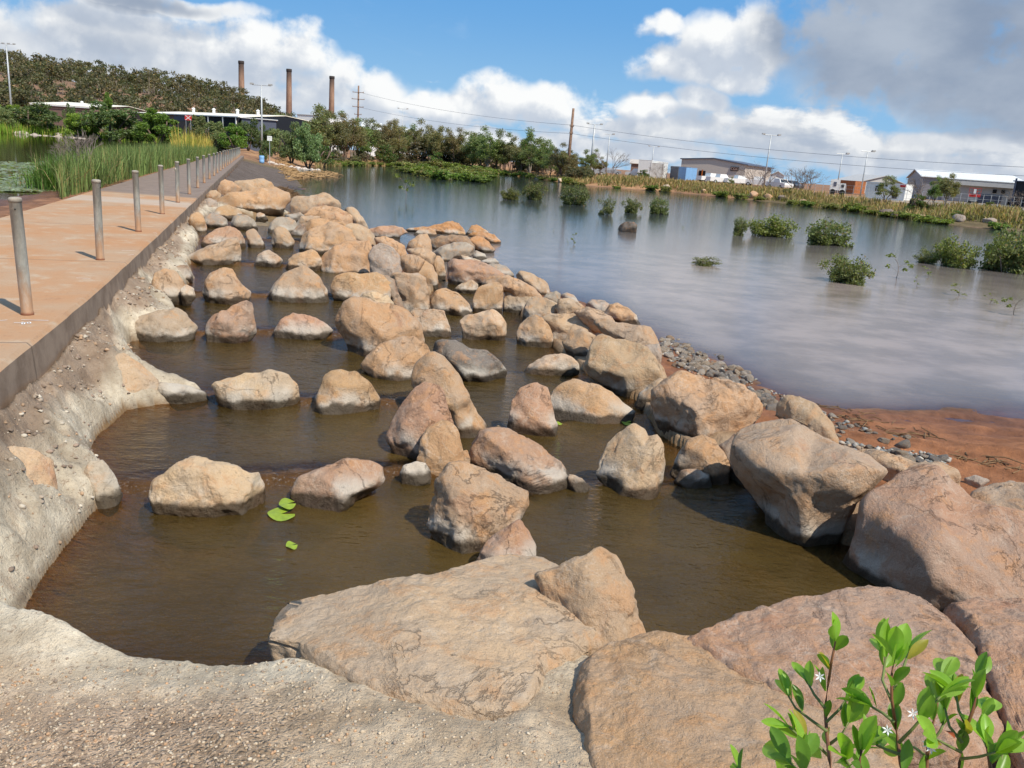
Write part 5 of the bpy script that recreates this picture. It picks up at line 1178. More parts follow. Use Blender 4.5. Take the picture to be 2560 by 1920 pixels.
seg = np.array([at(px, 420, shore(px)+off)[:2] for px, off in zip(r.uniform(1500, 2600, 5000), r.uniform(1.5, 11, 5000))])
blades('green_bank_grass', seg, r.uniform(.25,.7,len(seg)), .12, (.115,.105,.042), 'green grass and weeds on the right part of the far bank', 'grass', .3, .5, .2, (.25,.19,.09), 38, 2)
# lily pads
def lily_pads():
    r = np.random.default_rng(8); V = []; Fc = []
    for k in range(1500):
        b = (r.uniform(0, 118), r.uniform(392, 415)) if k < 1000 else (r.uniform(0, 330), r.uniform(350, 362)) if k < 1250 else (r.uniform(0,150), r.uniform(352,392))
        p = hz(b[0], b[1], LP); q = r.uniform(.06,.14)*(1 if k < 1000 else 1.8); n0 = len(V); t0 = r.uniform(0,6.28); zt = .004+r.uniform(0,.03)
        for j in range(9): t = t0+.25+5.78*j/8; V.append((p[0]+q*math.cos(t), p[1]+q*math.sin(t), LP+zt+q*.22*r.uniform(-1,1)*(r.random() < .4)))
        V.append((p[0], p[1], LP+zt)); Fc += [(n0+j, n0+j+1, n0+9) for j in range(8)]
    c = tints(len(Fc), (.20,.24,.15), r, .2, .1); tag(link('lily_pads', mesh_np('lily_pads', np.array(V), np.array(Fc), False, c), M_LEAF), 'grey green lily pads crowding the near part of the pond', 'lily pads', None, 'stuff')
lily_pads()
# leaning dry shrub at the pond edge
db = hz(197, 402, -.2); ds = make_bare(77, 1.9, .9, name='dry_shrub'); ds.location = (db[0], db[1], zg(db[0], db[1])); ds.rotation_euler = (0, math.radians(-24), 0); tag(ds, 'brown leggy dry shrub leaning left at the near end of the reeds', 'shrub')
# ---- mangroves standing in the lake
MG = [make_mangrove(101, 5200, (.105,.118,.040), .048, 13), make_mangrove(102, 4600, (.10,.115,.042), .048, 11), make_mangrove(103, 2600, (.115,.125,.045), .05, 9), make_mangrove(104, 5200, (.12,.132,.036), .048, 14)]
def X3(x, y): return 1120+x/3.456, 220+y/3.456
def X4(x, y): return 1920+x/3.456, 340+y/3.456
mang = [(X3,440,640,850,975,3,'olive mangrove, left lobe of the widest low shrub in mid lake'),(X3,620,870,800,975,0,'taller right lobe of the widest low mangrove shrub in mid lake'),(X3,935,1250,825,1020,1,'open see through mangrove second from the left in the mid lake row'),(X3,1275,1460,915,1105,2,'thin brownish mangrove in the middle of the mid lake row'),(X3,1485,1690,945,1090,0,'compact round mangrove fourth in the mid lake row'),(X3,1708,1948,930,1100,1,'dense round mangrove at the right end of the mid lake row'),
  (X4,-330,-160,690,870,0,'small mangrove at the left of the three clumps right of centre'),(X4,-180,300,665,885,3,'wide mangrove in the middle of the three clumps right of centre'),(X4,290,845,705,965,1,'spreading mangrove at the right of the three clumps right of centre'),(X4,465,965,1030,1290,0,'nearest full mangrove shrub with a clear reflection in the lake'),(X4,1250,1500,955,1110,2,'low sprawling mangrove attached left of the pointed one'),(X4,1450,1870,850,1150,3,'pointed dense mangrove at the right of the lake'),(X4,1880,2420,775,1200,0,'big tall mangrove cut by the right edge of the frame')]
for fn, x0, x1, y0, y1, k, lab in mang:
    ax, ay = fn(x0, y0); bx, by_ = fn(x1, y1); c = hit((ax+bx)/2, by_-2, LK); d = np.hypot(c[0], c[1]); top = at((ax+bx)/2, ay, d)
    w_ = (bx-ax)*np.linalg.norm(c-CAM)/F/2*.92; plant(MG[k], c[0], c[1]+w_*.5, (w_, w_, (top[2]-LK)/1.0), None, lab, 'mangroves standing in the lake', LK)
SP = [make_sapling(201, 1.0, 90), make_sapling(202, 1.0, 60), make_sapling(203, .9, 40)]
for fn, x0, x1, y0, y1, k, lab in [(X4,1010,1180,1040,1225,0,'slim mangrove sapling with a bare stem right of the nearest shrub'),(X4,1330,1430,1130,1212,1,'tuft of mangrove left below the pointed shrub'),(X4,1230,1310,1205,1290,2,'bent mangrove seedling mirrored in the lake'),(X4,1595,1745,1288,1380,1,'flat sprawling mangrove seedling in the near right water'),(X4,1820,1965,1360,1452,2,'faint mangrove seedling near the right edge of the lake'),(X4,2060,2215,1368,1550,0,'dark leaved mangrove seedling at the right edge of the frame'),(X3,1060,1135,1260,1352,1,'small mangrove seedling in open water beyond the spur tip'),(X3,1010,1040,1300,1345,2,'tiny mangrove sprig beside the seedling beyond the spur tip'),(X3,905,935,1210,1242,2,'tiny dark sprig alone in the lake above the spur'),(X3,1450,1478,1200,1230,2,'tiny sprig left of the dark stone in the lake'),(X3,2090,2115,1115,1145,2,'tiny sprig in open water right of the dark stone'),(X3,2000,2040,1195,1215,1,'low sprig in open water below right of the dark stone')]:
    ax, ay = fn(x0, y0); bx, by_ = fn(x1, y1); c = hit((ax+bx)/2, by_, LK); d = np.hypot(c[0], c[1]); top = at((ax+bx)/2, ay, d); w_ = (bx-ax)*d/F/.8
    plant(SP[k], c[0], c[1], (w_, w_, (top[2]-LK)/1.1), None, lab, 'mangrove seedlings in the lake', LK)
c = hz(1526, 573, LK); plant(MG[2], c[0], c[1], (.62,.62,.30), None, 'low flat mangrove alone in the middle of the near lake', 'mangroves standing in the lake', LK)
c = hz(874, 432, LK); plant(SP[0], c[0], c[1], (1.2,1.2,1.3), None, 'mangrove sapling alone in the lake left of centre', 'mangrove seedlings in the lake', LK)
# low mangroves fringing the far shore and the drowned flat on the left
FR = [make_mangrove(111, 2000, (.12,.15,.03), .09, 9), make_mangrove(112, 2000, (.10,.145,.03), .09, 8), make_mangrove(113, 1800, (.135,.14,.042), .095, 8)]
r = np.random.default_rng(12); L_ = lake_far; segl = np.linalg.norm(np.diff(L_, axis=0), axis=1)
for i in range(len(segl)):
    for t in np.arange(0, 1, 2.3/segl[i]):
        if r.random() < (.35 if L_[i][0] > 0 else .12): continue
        q = L_[i]+(L_[i+1]-L_[i])*min(1, t+.1*r.random()); d = q/np.linalg.norm(q); q = q + d*r.uniform(-.6, 1.6); s_ = r.uniform(.75,1.5)
        plant(FR[r.integers(0,3)], q[0], q[1], (s_*1.25, s_*1.25, s_*r.uniform(.45,.85)), None, 'low green mangrove fringing the waterline of the far shore', 'mangroves fringing the far shore', max(LK, zg(q[0], q[1])))
for i in range(46):
    u_ = r.random(); px = 1000+u_*220; py = np.interp(u_, [0,1], [408,425])+r.uniform(0, 34)*np.interp(u_, [0,.5,1], [.6,1,1]); c = hit(px, py, LK); s_ = r.uniform(.9,1.6)*(.6+c[1]/160)
    plant(FR[r.integers(0,3)], c[0], c[1], (s_*1.35, s_*1.35, s_*.75), None, 'yellow green mangrove in the drowned thicket left of centre', 'mangroves of the drowned thicket', LK)
for (px, py, s_) in [(795,408,2.2),(815,398,2.6),(770,402,1.6),(848,405,1.8),(745,398,1.3),(885,402,1.5),(930,398,1.6),(960,402,1.5)]:
    c = hit(px, py, LK); plant(FR[1], c[0], c[1], (s_*.8, s_*.8, s_*.75), None, 'green mangrove at the left head of the lake in front of the red flat', 'mangroves at the head of the lake', LK)
# shrubs and small trees on the right bank
BR = [make_bare(301, 3.0, 3.4), make_bare(302, 3.2, 3.0)]
for (xc, yt, off, k, sx, lab) in [(2000,412,22,0,1.5,'grey leafless shrub left of the bird nest bush on the right bank'),(2030,418,23,1,1.6,'wide grey leafless thicket with a clump on top'),(1895,405,24,1,1.2,'bare grey twiggy shrub beside the light pole'),(1920,412,20,0,1.0,'bare twiggy shrub in front of the parked cars'),(1655,402,12,0,1.0,'leafless dark shrub on the bank in front of the shipping containers'),(1530,372,20,1,1.1,'tall bare shrub beside the right light pole of the pair'),(2325,440,20,1,1.3,'purplish leafless bush in front of the grey warehouse'),(2555,468,14,0,1.2,'leafless bush at the right edge before the navy shed')]:
    x, y, g, h = by_px(xc, yt, shore(xc)+off); plant(BR[k], x, y, (h/3.0*sx, h/3.0*sx, h/2.9), None, lab, 'leafless shrubs on the right bank', g, 'shrub')
for (xc, yt, off, k, sx, lab) in [(2225,432,14,0,.9,'small leaning green tree in front of the white cabin'),(2380,425,12,1,.75,'feathery grey green tree in front of the grey warehouse'),(2350,432,14,4,.7,'thin green tree left of the feathery one'),(1830,440,18,2,.9,'green bush tree in front of the cream shed')]:
    x, y, g, h = by_px(xc, yt, shore(xc)+off); plant(EU[k], x, y, (h/8.6*1.3*sx, h/8.6*1.3*sx, h/8.6), None, lab, 'small trees on the right bank', g)
for (xc, yt, off, lab) in [(1610,420,18,'round green bush beside the first container'),(2300,480,10,'green bush at the foot of the grey warehouse trees'),(2475,500,12,'green weedy bush before the dark doorway'),(2400,525,4,'yellow green bush on the water edge below the feathery tree'),(1968,470,8,'green bush on the bank below the parked utes')]:
    x, y, g, h = by_px(xc, yt, shore(xc)+off); plant(US[2], x, y, (max(.6,h/2.2)*1.1,)*2+(max(.35,h/2.2),), None, lab, 'green bushes on the right bank', g)
# ------------------------------------------------------------------ buildings, vehicles, poles
def frame(p, q):
    p, q = Vector((p[0], p[1], 0)), Vector((q[0], q[1], 0)); x = (q-p).normalized(); y = Vector((-x.y, x.x, 0))
    if y.y < 0: y = -y
    return x, y, (q-p).length
def root_at(name, p, q, z):
    """Empty at the front left corner; local x runs p->q, local y away from the viewer"""
    x, y, L = frame(p, q); e = empty(name, (p[0], p[1], z), math.atan2(x.y, x.x)); return e, L
def lbox(m, x0, x1, y0, y1, z0, z1): return m.box(((x0+x1)/2, (y0+y1)/2, (z0+z1)/2), (x1-x0, y1-y0, z1-z0))
def tz(x, y, d): return at(x, y, d)[2]
def gable_shed(name, label, p, q, depth, eave, ridge, wallm, roofm, z, ridge_along=True, skill=.25):
    """ridge_along: ridge parallel to the front wall; otherwise the gable faces the viewer"""
    e, L = root_at(name, p, q, z); m = MB()
    if ridge_along:
        for (y0, y1) in [(0,.15),(depth-.15,depth)]: lbox(m, 0, L, y0, y1, -.5, eave)
        for x0 in (0, L-.15): m.prism([(x0,.15,-.5),(x0+.15,.15,-.5),(x0+.15,depth-.15,-.5),(x0,depth-.15,-.5)], [(x0,.15,eave),(x0+.15,.15,eave),(x0+.15,depth-.15,eave),(x0,depth-.15,eave)])
        for x0 in (0, L-.15): m.add([(x0,0,eave),(x0,depth,eave),(x0,depth/2,ridge),(x0+.15,0,eave),(x0+.15,depth,eave),(x0+.15,depth/2,ridge)], [(0,1,2),(3,5,4),(0,3,4,1),(1,4,5,2),(2,5,3,0)])
        m.build('wall', wallm, e); r_ = MB(); o = .35; k = (ridge-eave)/(depth/2)
        A = [(-o,-o,eave-o*k+.02),(L+o,-o,eave-o*k+.02),(L+o,depth/2,ridge+.02),(-o,depth/2,ridge+.02),(L+o,depth+o,eave-o*k+.02),(-o,depth+o,eave-o*k+.02)]
        B = [(x,y,zz+.12) for x,y,zz in A]; r_.add(A+B, [(0,1,2,3),(3,2,4,5),(6,9,8,7),(9,11,10,8),(0,6,7,1),(5,4,10,11),(1,7,8,2),(2,8,10,4),(0,3,9,6),(3,5,11,9)]); r_.build('roof', roofm, e)
    else:
        for y0 in (0, depth-.15): m.add([(0,y0,-.5),(L,y0,-.5),(L,y0,eave),(L*skill if False else L/2,y0,ridge),(0,y0,eave),(0,y0+.15,-.5),(L,y0+.15,-.5),(L,y0+.15,eave),(L/2,y0+.15,ridge),(0,y0+.15,eave)], [(0,1,2,3,4),(9,8,7,6,5),(0,5,6,1),(1,6,7,2),(2,7,8,3),(3,8,9,4),(4,9,5,0)])
        for x0 in (0, L-.15): lbox(m, x0, x0+.15, .15, depth-.15, -.5, eave)
        m.build('wall', wallm, e); r_ = MB(); o = .35; k = (ridge-eave)/(L/2)
        A = [(-o,-o,eave-o*k+.02),(L/2,-o,ridge+.02),(L+o,-o,eave-o*k+.02),(L+o,depth+o,eave-o*k+.02),(L/2,depth+o,ridge+.02),(-o,depth+o,eave-o*k+.02)]
        B = [(x,y,zz+.14) for x,y,zz in A]; r_.add(A+B, [(0,1,4,5),(1,2,3,4),(6,11,10,7),(7,10,9,8),(0,6,7,1),(1,7,8,2),(3,9,10,4),(4,10,11,5),(2,8,9,3),(5,11,6,0)]); r_.build('roof', roofm, e)
    tag(e, label, 'building'); return e, L
def sheet(e, name, mat, x0, x1, z0, z1, y=-.03, t=.06):
    m = MB(); lbox(m, x0, x1, y-t/2, y+t/2, z0, z1); return m.build(name, mat, e)
def q2(x, y): return 1560+x/6.506, 340+y/6.506
def q3(x, y): return 1880+x/6.506, 360+y/6.506
def q4(x, y): return 2220+x/6.506, 380+y/6.506
def ge(p): return zg(p[0], p[1])
# grey warehouse: gable end on the left, long front to the right
d0_ = 150; pC = at(2303, 470, d0_); pA = at(2143, 460, 196); pD = at(2560, 480, 152)
gz0 = ge(pC)-.1; ev = tz(2303, 441.5, d0_)-gz0; rd = tz(2237, 428, 172)-gz0+.3
dep_ = 27.0
w, L = gable_shed('warehouse', 'long grey metal warehouse with white roof edge at the right', pC, pD, dep_, ev, max(rd, ev+1.0), M_GREYWALL, M_WHITEMETAL, gz0)
sheet(w, 'front_cladding', M_LGREY, L*.22, L+.1, 0, ev-.75, -.09)
sheet(w, 'awning_fascia', M_LGREY, L*.22, L+.4, ev-.85, ev-.25, -1.1, .12)
m = MB(); lbox(m, L*.22, L+.4, -1.1, -.03, ev-.36, ev-.28); m.build('awning', M_WHITEMETAL, w)
sheet(w, 'sliding_door', M_SLATE, L*.52, L*.80, 0, ev-2.0, -.18)
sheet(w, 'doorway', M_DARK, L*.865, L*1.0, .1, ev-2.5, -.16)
for fx in (.72, .80): sheet(w, 'floodlight', M_DARK, L*fx-.25, L*fx+.25, ev-1.7, ev-1.2, -.3, .3)
p0 = at(2528, 500, 140); p1 = at(2620, 505, 138); z0 = ge(p0)-.1
w2, L2 = root_at('navy_shed', p0, p1, z0); m = MB(); lbox(m, 0, L2, 0, 12, -.3, tz(2540, 454, 140)-z0); m.build('wall', M_NAVY, w2); m = MB(); lbox(m, -.2, L2+.2, -.2, 12.2, tz(2540,454,140)-z0, tz(2540,454,140)-z0+.15); m.build('roof', M_SLATE, w2); sheet(w2, 'trim', M_SLATE, 0, .25, 0, 4, -.06); tag(w2, 'dark navy metal shed cut off by the right edge of the frame', 'building')
p0, p1 = at(2088, 455, 190), at(2150, 460, 186); z0 = ge(p0)
w3, L3 = gable_shed('small_shed', 'low grey shed with white gable edge left of the long warehouse', p0, p1, 14, tz(2110, 445, 190)-z0-.5, tz(2105, 433, 190)-z0, M_LGREY, M_LGREY, z0); sheet(w3, 'lower_wall', M_WHITEMETAL, .3, L3-.1, 0, 1.6, -.05)
# cream shed with the name board
dC = 185; p0, p1 = at(1702, 420, dC), at(1862, 432, dC-4); z0 = ge(p0)-.2; evl = tz(1702, 398, dC)-z0; evr = tz(1860, 412, dC-4)-z0
w4, L4 = root_at('cream_shed', p0, p1, z0); xr = L4*.5; rz4 = tz(1781, 397.3, dC)-z0
m = MB(); fr = [(0,0,-.5),(L4,0,-.5),(L4,0,evr),(xr,0,rz4),(0,0,evl)]; m.add(fr+[(x,22,zz) for x,_,zz in fr], [(0,1,2,3,4),(9,8,7,6,5),(1,6,7,2),(0,4,9,5)]); m.build('wall', M_CREAM, w4)
m = MB(); T = [(-.3,-.25,evl+.01),(xr,-.25,rz4+.01),(L4+.5,-.25,evr-.1)]; V = T+[(x,22.2,zz) for x,_,zz in T]; V = V+[(x,y,zz+.2) for x,y,zz in V]
m.add(V, [(0,1,4,3),(1,2,5,4),(6,9,10,7),(7,10,11,8),(0,6,7,1),(1,7,8,2),(3,4,10,9),(4,5,11,10),(0,3,9,6),(2,8,11,5)]); m.build('roof', M_SLATE, w4)
def lx(px, e, L, a, b): return L*(px-a)/(b-a)
x0, x1 = lx(q2(1735,0)[0], 0, L4, 1702, 1862), lx(q2(1862,0)[0], 0, L4, 1702, 1862)
sgn = sheet(w4, 'name_board', M_DARK, x0, x1, tz(1838, 428, dC)-z0, tz(1836, 417.5, dC)-z0, -.12)
M_LETTER = simple('pale_letter', (.62,.40,.33), .6)
def text_mesh(txt, size, mat, parent, loc, rot, name='lettering'):
    cu = bpy.data.curves.new(name, 'FONT'); cu.body = txt; cu.size = size; cu.align_x = 'CENTER'; cu.align_y = 'CENTER'; cu.extrude = size*.03
    t = bpy.data.objects.new('tmp', cu); COL.objects.link(t); bpy.context.view_layer.update()
    me_ = bpy.data.meshes.new_from_object(t.evaluated_get(bpy.context.evaluated_depsgraph_get())); me_.name = name; bpy.data.objects.remove(t); bpy.data.curves.remove(cu)
    o = link(name, me_, mat, parent); o.location = loc; o.rotation_euler = rot; return o
text_mesh('CGC', .72, M_LETTER, sgn, ((x0+x1)/2, -.22, (tz(1838,428,dC)+tz(1836,417.5,dC))/2-z0), (math.pi/2, 0, 0))
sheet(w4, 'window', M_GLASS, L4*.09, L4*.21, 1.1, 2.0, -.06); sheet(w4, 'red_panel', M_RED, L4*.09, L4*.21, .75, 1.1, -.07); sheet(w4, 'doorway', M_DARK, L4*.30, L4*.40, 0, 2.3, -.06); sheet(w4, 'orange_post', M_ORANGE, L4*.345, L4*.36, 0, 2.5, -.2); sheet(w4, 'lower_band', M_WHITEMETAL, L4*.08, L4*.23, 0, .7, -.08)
tag(w4, 'cream metal shed with a dark name board near its right end', 'building')
# shipping containers and site cabins
def container(name, label, px0, px1, ytop, dist, dist1, mat, h=2.6, depth=2.5, white_top=False, ribs=True):
    p, q = at(px0, 440, dist), at(px1, 440, dist1); z = min(ge(p), ge(q)); e, L = root_at(name, p, q, z); hh = max(1.8, tz((px0+px1)/2, ytop, (dist+dist1)/2)-z) if ytop else h
    m = MB(); lbox(m, 0, L, 0, depth, .15, hh)
    if ribs:
        k = max(6, int(L/.35))
        for i in range(k): lbox(m, L*(i+.2)/k, L*(i+.7)/k, -.04, 0, .25, hh-.12)
    m.build('body', mat, e)
    f = MB()
    for xx in (0, L-.12): lbox(f, xx, xx+.12, -.07, .05, 0, hh)
    lbox(f, .12, L-.12, -.07, .05, .05, .2); lbox(f, .12, L-.12, -.07, .05, hh-.12, hh); f.build('frame', mat, e)
    r_ = MB(); lbox(r_, -.02, L+.02, -.08, depth+.05, hh+.003, hh+.06); r_.build('roof', M_WHITEMETAL if white_top else mat, e)
    return tag(e, label, 'container'), L, hh
container('shipping_container', 'ribbed grey white shipping container at the left of the row', *[q2(300,0)[0], q2(420,0)[0]], q2(0,435)[1], 172, 165, M_LGREY)
container('shipping_container', 'white shipping container with a bright roof right of the ribbed one', q2(420,0)[0]+.6, q2(690,0)[0], q2(0,415)[1], 165, 178, M_WHITEMETAL, white_top=True)
container('shipping_container', 'dark grey blue container left of the blue one', q2(750,0)[0], q2(880,0)[0], q2(0,495)[1], 178, 174, M_SLATE)
container('shipping_container', 'bright blue container in front of the cream shed', q2(885,0)[0], q2(1005,0)[0], q2(0,510)[1], 172, 170, M_BLUE)
container('shipping_container', 'rust orange container beside the white truck', q3(1440,0)[0], q3(1705,0)[0], q3(0,600)[1], 150, 148, M_RUST)
c_, Lc, hc = container('site_cabin', 'white site cabin with a dark door and red roof corner', q3(1890,0)[0], q4(330,0)[0], q3(0,640)[1], 128, 126, M_WHITEMETAL, ribs=False)
sheet(c_, 'door', M_DARK, Lc*.70, Lc*.82, .3, hc-.5, -.12); sheet(c_, 'red_corner', M_RED, Lc*.86, Lc*.99, hc-.35, hc-.1, -.12); sheet(c_, 'window', M_GLASS, Lc*.25, Lc*.42, 1.1, 1.8, -.12)
p0, p1 = at(q2(110,0)[0], 420, 200), at(q2(290,0)[0], 420, 200); z0 = ge(p0); w5, L5 = gable_shed('old_shed', 'brown walled shed with a pale pitched roof behind the containers', p0, p1, 10, max(1.8, tz(1590, q2(0,450)[1], 200)-z0), max(2.6, tz(1600, q2(0,392)[1], 200)-z0), M_BRICKRED, M_CREAM, z0)
p0, p1 = at(q3(320,0)[0], 430, 215), at(q3(530,0)[0], 430, 215); z0 = ge(p0); gable_shed('distant_shed', 'white gabled shed far behind the parked utes', p0, p1, 10, max(2, tz(1950, q3(0,510)[1], 215)-z0), max(3, tz(1945, q3(0,450)[1], 215)-z0), M_WHITEMETAL, M_WHITEMETAL, z0, False)
# cars
def make_car(name, paint, ute=False):
    e = empty(name); m = MB(); w_ = .88
    if ute: prof = [(-2.5,.35),(2.4,.35),(2.5,.75),(2.35,1.0),(1.25,1.08),(.75,1.68),(-.45,1.70),(-.6,1.1),(-2.45,1.1)]
    else: prof = [(-2.2,.35),(2.1,.35),(2.2,.70),(2.0,.92),(1.1,1.0),(.45,1.46),(-1.0,1.50),(-1.75,1.08),(-2.2,1.0)]
    n = len(prof); A = [(x, -w_*(1 if z < 1.12 else .86), z) for x, z in prof]; B = [(x, w_*(1 if z < 1.12 else .86), z) for x, z in prof]
    m.add(A+B, [tuple(range(n)), tuple(range(2*n-1, n-1, -1))]+[(i, i+n, (i+1)%n+n, (i+1)%n) for i in range(n)]); m.build('body', paint, e)
    for s in (-1, 1):
        g = MB(); t = -w_*.93 if s < 0 else w_*.93
        xs = [(.95,1.12),(.60,1.58),(-.30,1.60),(-.45,1.14)] if ute else [(.9,1.06),(.38,1.40),(-.9,1.42),(-1.5,1.10)]
        g.add([(x, s*w_*.955 if z < 1.2 else s*w_*.875, z) for x, z in xs]+[(x, s*w_*.90 if z < 1.2 else s*w_*.80, z) for x, z in xs], [(0,1,2,3),(7,6,5,4),(0,4,5,1),(1,5,6,2),(2,6,7,3),(3,7,4,0)]); g.build('side_window', M_GLASS, e)
    g = MB(); z1, z2, xa, xb = (1.12,1.62,1.24,.82) if ute else (1.03,1.42,1.07,.53); g.add([(xa+.02,-.7,z1),(xa+.02,.7,z1),(xb+.03,.62,z2),(xb+.03,-.62,z2)], [(0,1,2,3)]); g.build('windscreen', M_GLASS, e)
    for x in (-1.4, 1.35):
        for s in (-1, 1):
            t = MB(); t.tube([(x, s*(w_-.16), .33),(x, s*(w_+.02), .33)], .33, 16); wh = t.build('wheel', M_TYRE, e); h = MB(); h.tube([(x, s*(w_+.02), .33),(x, s*(w_+.035), .33)], .19, 12); h.build('rim', M_STEEL, wh)
    return e
CARS = [make_car('car', M_SILVER), make_car('ute', M_WHITEMETAL, True), make_car('car', M_DKCAR)]
cars = [(CARS[2], c8(1110,0)[0], 178, .1,'dark hatchback parked below the floodlight pole left of the sheds'),(CARS[0], c8(1205,0)[0], 174, .2,'silver car parked right beside the dark hatchback'),(CARS[0], c8(1480,0)[0], 186, 0,'silver car parked beyond the bare shrubs right of the floodlight poles'),
        (CARS[1], q2(1410,0)[0], 165, .4,'white van like ute with a sun glint in front of the cream shed'),(CARS[1], q2(1580,0)[0], 160, .3,'white ute right of the glinting one by the cream shed'),(CARS[1], q2(1880,0)[0], 160, .2,'white ute half hidden by bushes at the right end of the cream shed'),
        (CARS[1], q3(480,0)[0], 150, -1.2,'white ute facing the lake, left of the pair between bare shrubs'),(CARS[2], q3(680,0)[0], 152, -1.2,'dark ute facing the lake behind the thicket with a clump on top'),(CARS[1], q3(370,0)[0], 160, -.8,'white ute behind the left ute of the pair'),(CARS[1], q3(110,0)[0], 160, -.5,'white car behind the leftmost bare shrub of the yard'),(CARS[1], q2(240,0)[0], 168, 2.6,'white truck cab at the left of the ribbed container')]
for proto, px, d, rz, lab in cars:
    p = at(px, 430, d); plant(proto, p[0], p[1], 1.0, rz, lab, 'vehicles parked on the far yards', None, 'car')
# white truck
p, q = at(q3(1265,0)[0], 470, 138), at(q3(1520,0)[0], 470, 138); z0 = ge(p); tr, Lt = root_at('truck', p, q, z0); hb = tz(2085, q3(0,575)[1], 138)-z0
m = MB(); lbox(m, 0, Lt*.62, 0, 2.2, .7, hb); m.build('box_body', M_WHITEMETAL, tr); m = MB(); lbox(m, Lt*.64, Lt, .1, 2.1, .55, 1.75); m.build('cab', M_WHITEMETAL, tr)
m = MB(); lbox(m, Lt*.72, Lt*.9, .04, .1, 1.15, 1.6); m.build('window', M_GLASS, tr)
for fx in (.2, .82):
    m = MB(); m.tube([(Lt*fx, -.05, .42),(Lt*fx, .3, .42)], .42, 16); m.build('wheel', M_TYRE, tr)
sheet(tr, 'side_panel', M_SLATE, Lt*.22, Lt*.4, 1.3, hb-.35, -.04); tag(tr, 'white box truck parked left of the rust orange container', 'truck')
# red work platform in front of the sliding door
p, q = at(q4(1290,0)[0], 500, 135), at(q4(1490,0)[0], 500, 135); z0 = ge(p); sl, Ls = root_at('work_platform', p, q, z0)
m = MB(); lbox(m, 0, Ls, 0, 1.2, 1.05, 1.45); m.build('deck', M_RED, sl)
m = MB()
for xx in (0, Ls*.33, Ls*.66, Ls-.05): lbox(m, xx, xx+.05, 0, .05, 1.45, 2.2)
lbox(m, 0, Ls, 0, .05, 2.2, 2.26); lbox(m, 0, Ls, -.01, .06, 1.8, 1.84); m.build('railing', M_RED, sl)
m = MB(); lbox(m, Ls*.2, Ls*.8, .1, 1.1, .45, 1.05); m.build('scissor_body', M_LGREY, sl); sheet(sl, 'white_plate', M_WHITEMETAL, Ls*.38, Ls*.58, 1.5, 2.1, -.05)
for fx in (.2, .8):
    m = MB(); m.tube([(Ls*fx,.0,.25),(Ls*fx,.25,.25)], .25, 14); m.build('wheel', M_TYRE, sl)
tag(sl, 'red scissor work platform in front of the slate sliding door', 'work platform')
# yard fence
fe = empty('yard_fence', (0,0,0)); pts = [at(px, 470, shore(px)+26) for px in np.linspace(1960, 2600, 34)]
for i, p in enumerate(pts):
    m = MB(); z = ge(p); m.tube([(p[0], p[1], z-.2),(p[0], p[1], z+1.6)], .03, 6); m.build('post', M_STEEL, fe)
m = MB()
for zz in (.5, 1.05, 1.55): m.tube([(p[0], p[1], ge(p)+zz) for p in pts], .012, 4)
m.build('wire', M_STEEL, fe); tag(fe, 'thin wire fence on steel posts along the yards of the right bank', 'fence')
# --- left side: long cream roofed shed, open dark shed, pale block
def along(px, d): return at(px, 330, d)
p0, p1 = along(c4(540,0)[0], 258), along(c4(1560,0)[0], 246); z0 = ge(p0); ev6 = tz(160, c4(0,285)[1], 252)-z0; rd6 = tz(160, c4(0,222)[1], 262)-z0
w6, L6 = gable_shed('long_shed', 'long brown shed with a cream roof at the left below the hill', p0, p1, 26, ev6, max(rd6, ev6+1.2), M_BRICKRED, M_CREAMROOF, z0); sheet(w6, 'gutter', M_WHITEMETAL, 0, L6, ev6-.3, ev6-.05, -.4)
for fx in (.42, .66): m = MB(); m.lathe((L6*fx, 9, max(rd6, ev6+1.2)-.8), [(.35,0),(.35,.9),(.5,1.0),(.1,1.3)], 10); m.build('vent', M_WHITEMETAL, w6)
p0, p1 = along(c5(120,0)[0], 236), along(c5(1790,0)[0], 196); z0 = ge(p0); ev7 = tz(580, c5(0,470)[1], 198)-z0; rd7 = tz(553, c5(0,388)[1], 208)-z0
w7, L7 = gable_shed('open_shed', 'long shed with cream roof and a black open end bay above the reeds', p0, p1, 24, ev7, max(rd7, ev7+1.2), M_BRICKRED, M_CREAMROOF, z0)
m = MB(); m.prism([(L7+.16,-.1,-.4),(L7+.16,24.1,-.4),(L7+.16,24.1,ev7-.05),(L7+.16,12,max(rd7,ev7+1.2)-.03),(L7+.16,-.1,ev7-.05)], [(L7+.22,-.1,-.4),(L7+.22,24.1,-.4),(L7+.22,24.1,ev7-.05),(L7+.22,12,max(rd7,ev7+1.2)-.03),(L7+.22,-.1,ev7-.05)]); m.build('gable_end', M_NAVY, w7)
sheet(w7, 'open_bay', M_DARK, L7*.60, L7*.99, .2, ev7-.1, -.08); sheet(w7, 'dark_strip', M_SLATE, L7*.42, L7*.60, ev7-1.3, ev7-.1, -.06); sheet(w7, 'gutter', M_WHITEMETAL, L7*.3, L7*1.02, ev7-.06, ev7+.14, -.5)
m = MB()
for fx in (.61,.75,.88,.992): lbox(m, L7*fx-.12, L7*fx+.12, -.35, -.12, -.2, ev7-.1)
m.build('bay_post', M_WHITEMETAL, w7)
for fx in (.3,.5,.72,.9): m = MB(); m.lathe((L7*fx, 8, ev7+.9), [(.35,0),(.35,.9),(.5,1.0),(.1,1.3)], 10); m.build('vent', M_WHITEMETAL, w7)
p0, p1 = along(c5(1850,0)[0], 190), along(c6(200,0)[0], 190); z0 = ge(p0); w8, L8 = gable_shed('low_shed', 'low dark shed with thin white eave behind the light pole', p0, p1, 12, max(2, tz(650, c5(0,510)[1], 190)-z0), max(2.6, tz(650, c5(0,495)[1], 190)-z0), M_SLATE, M_WHITEMETAL, z0)
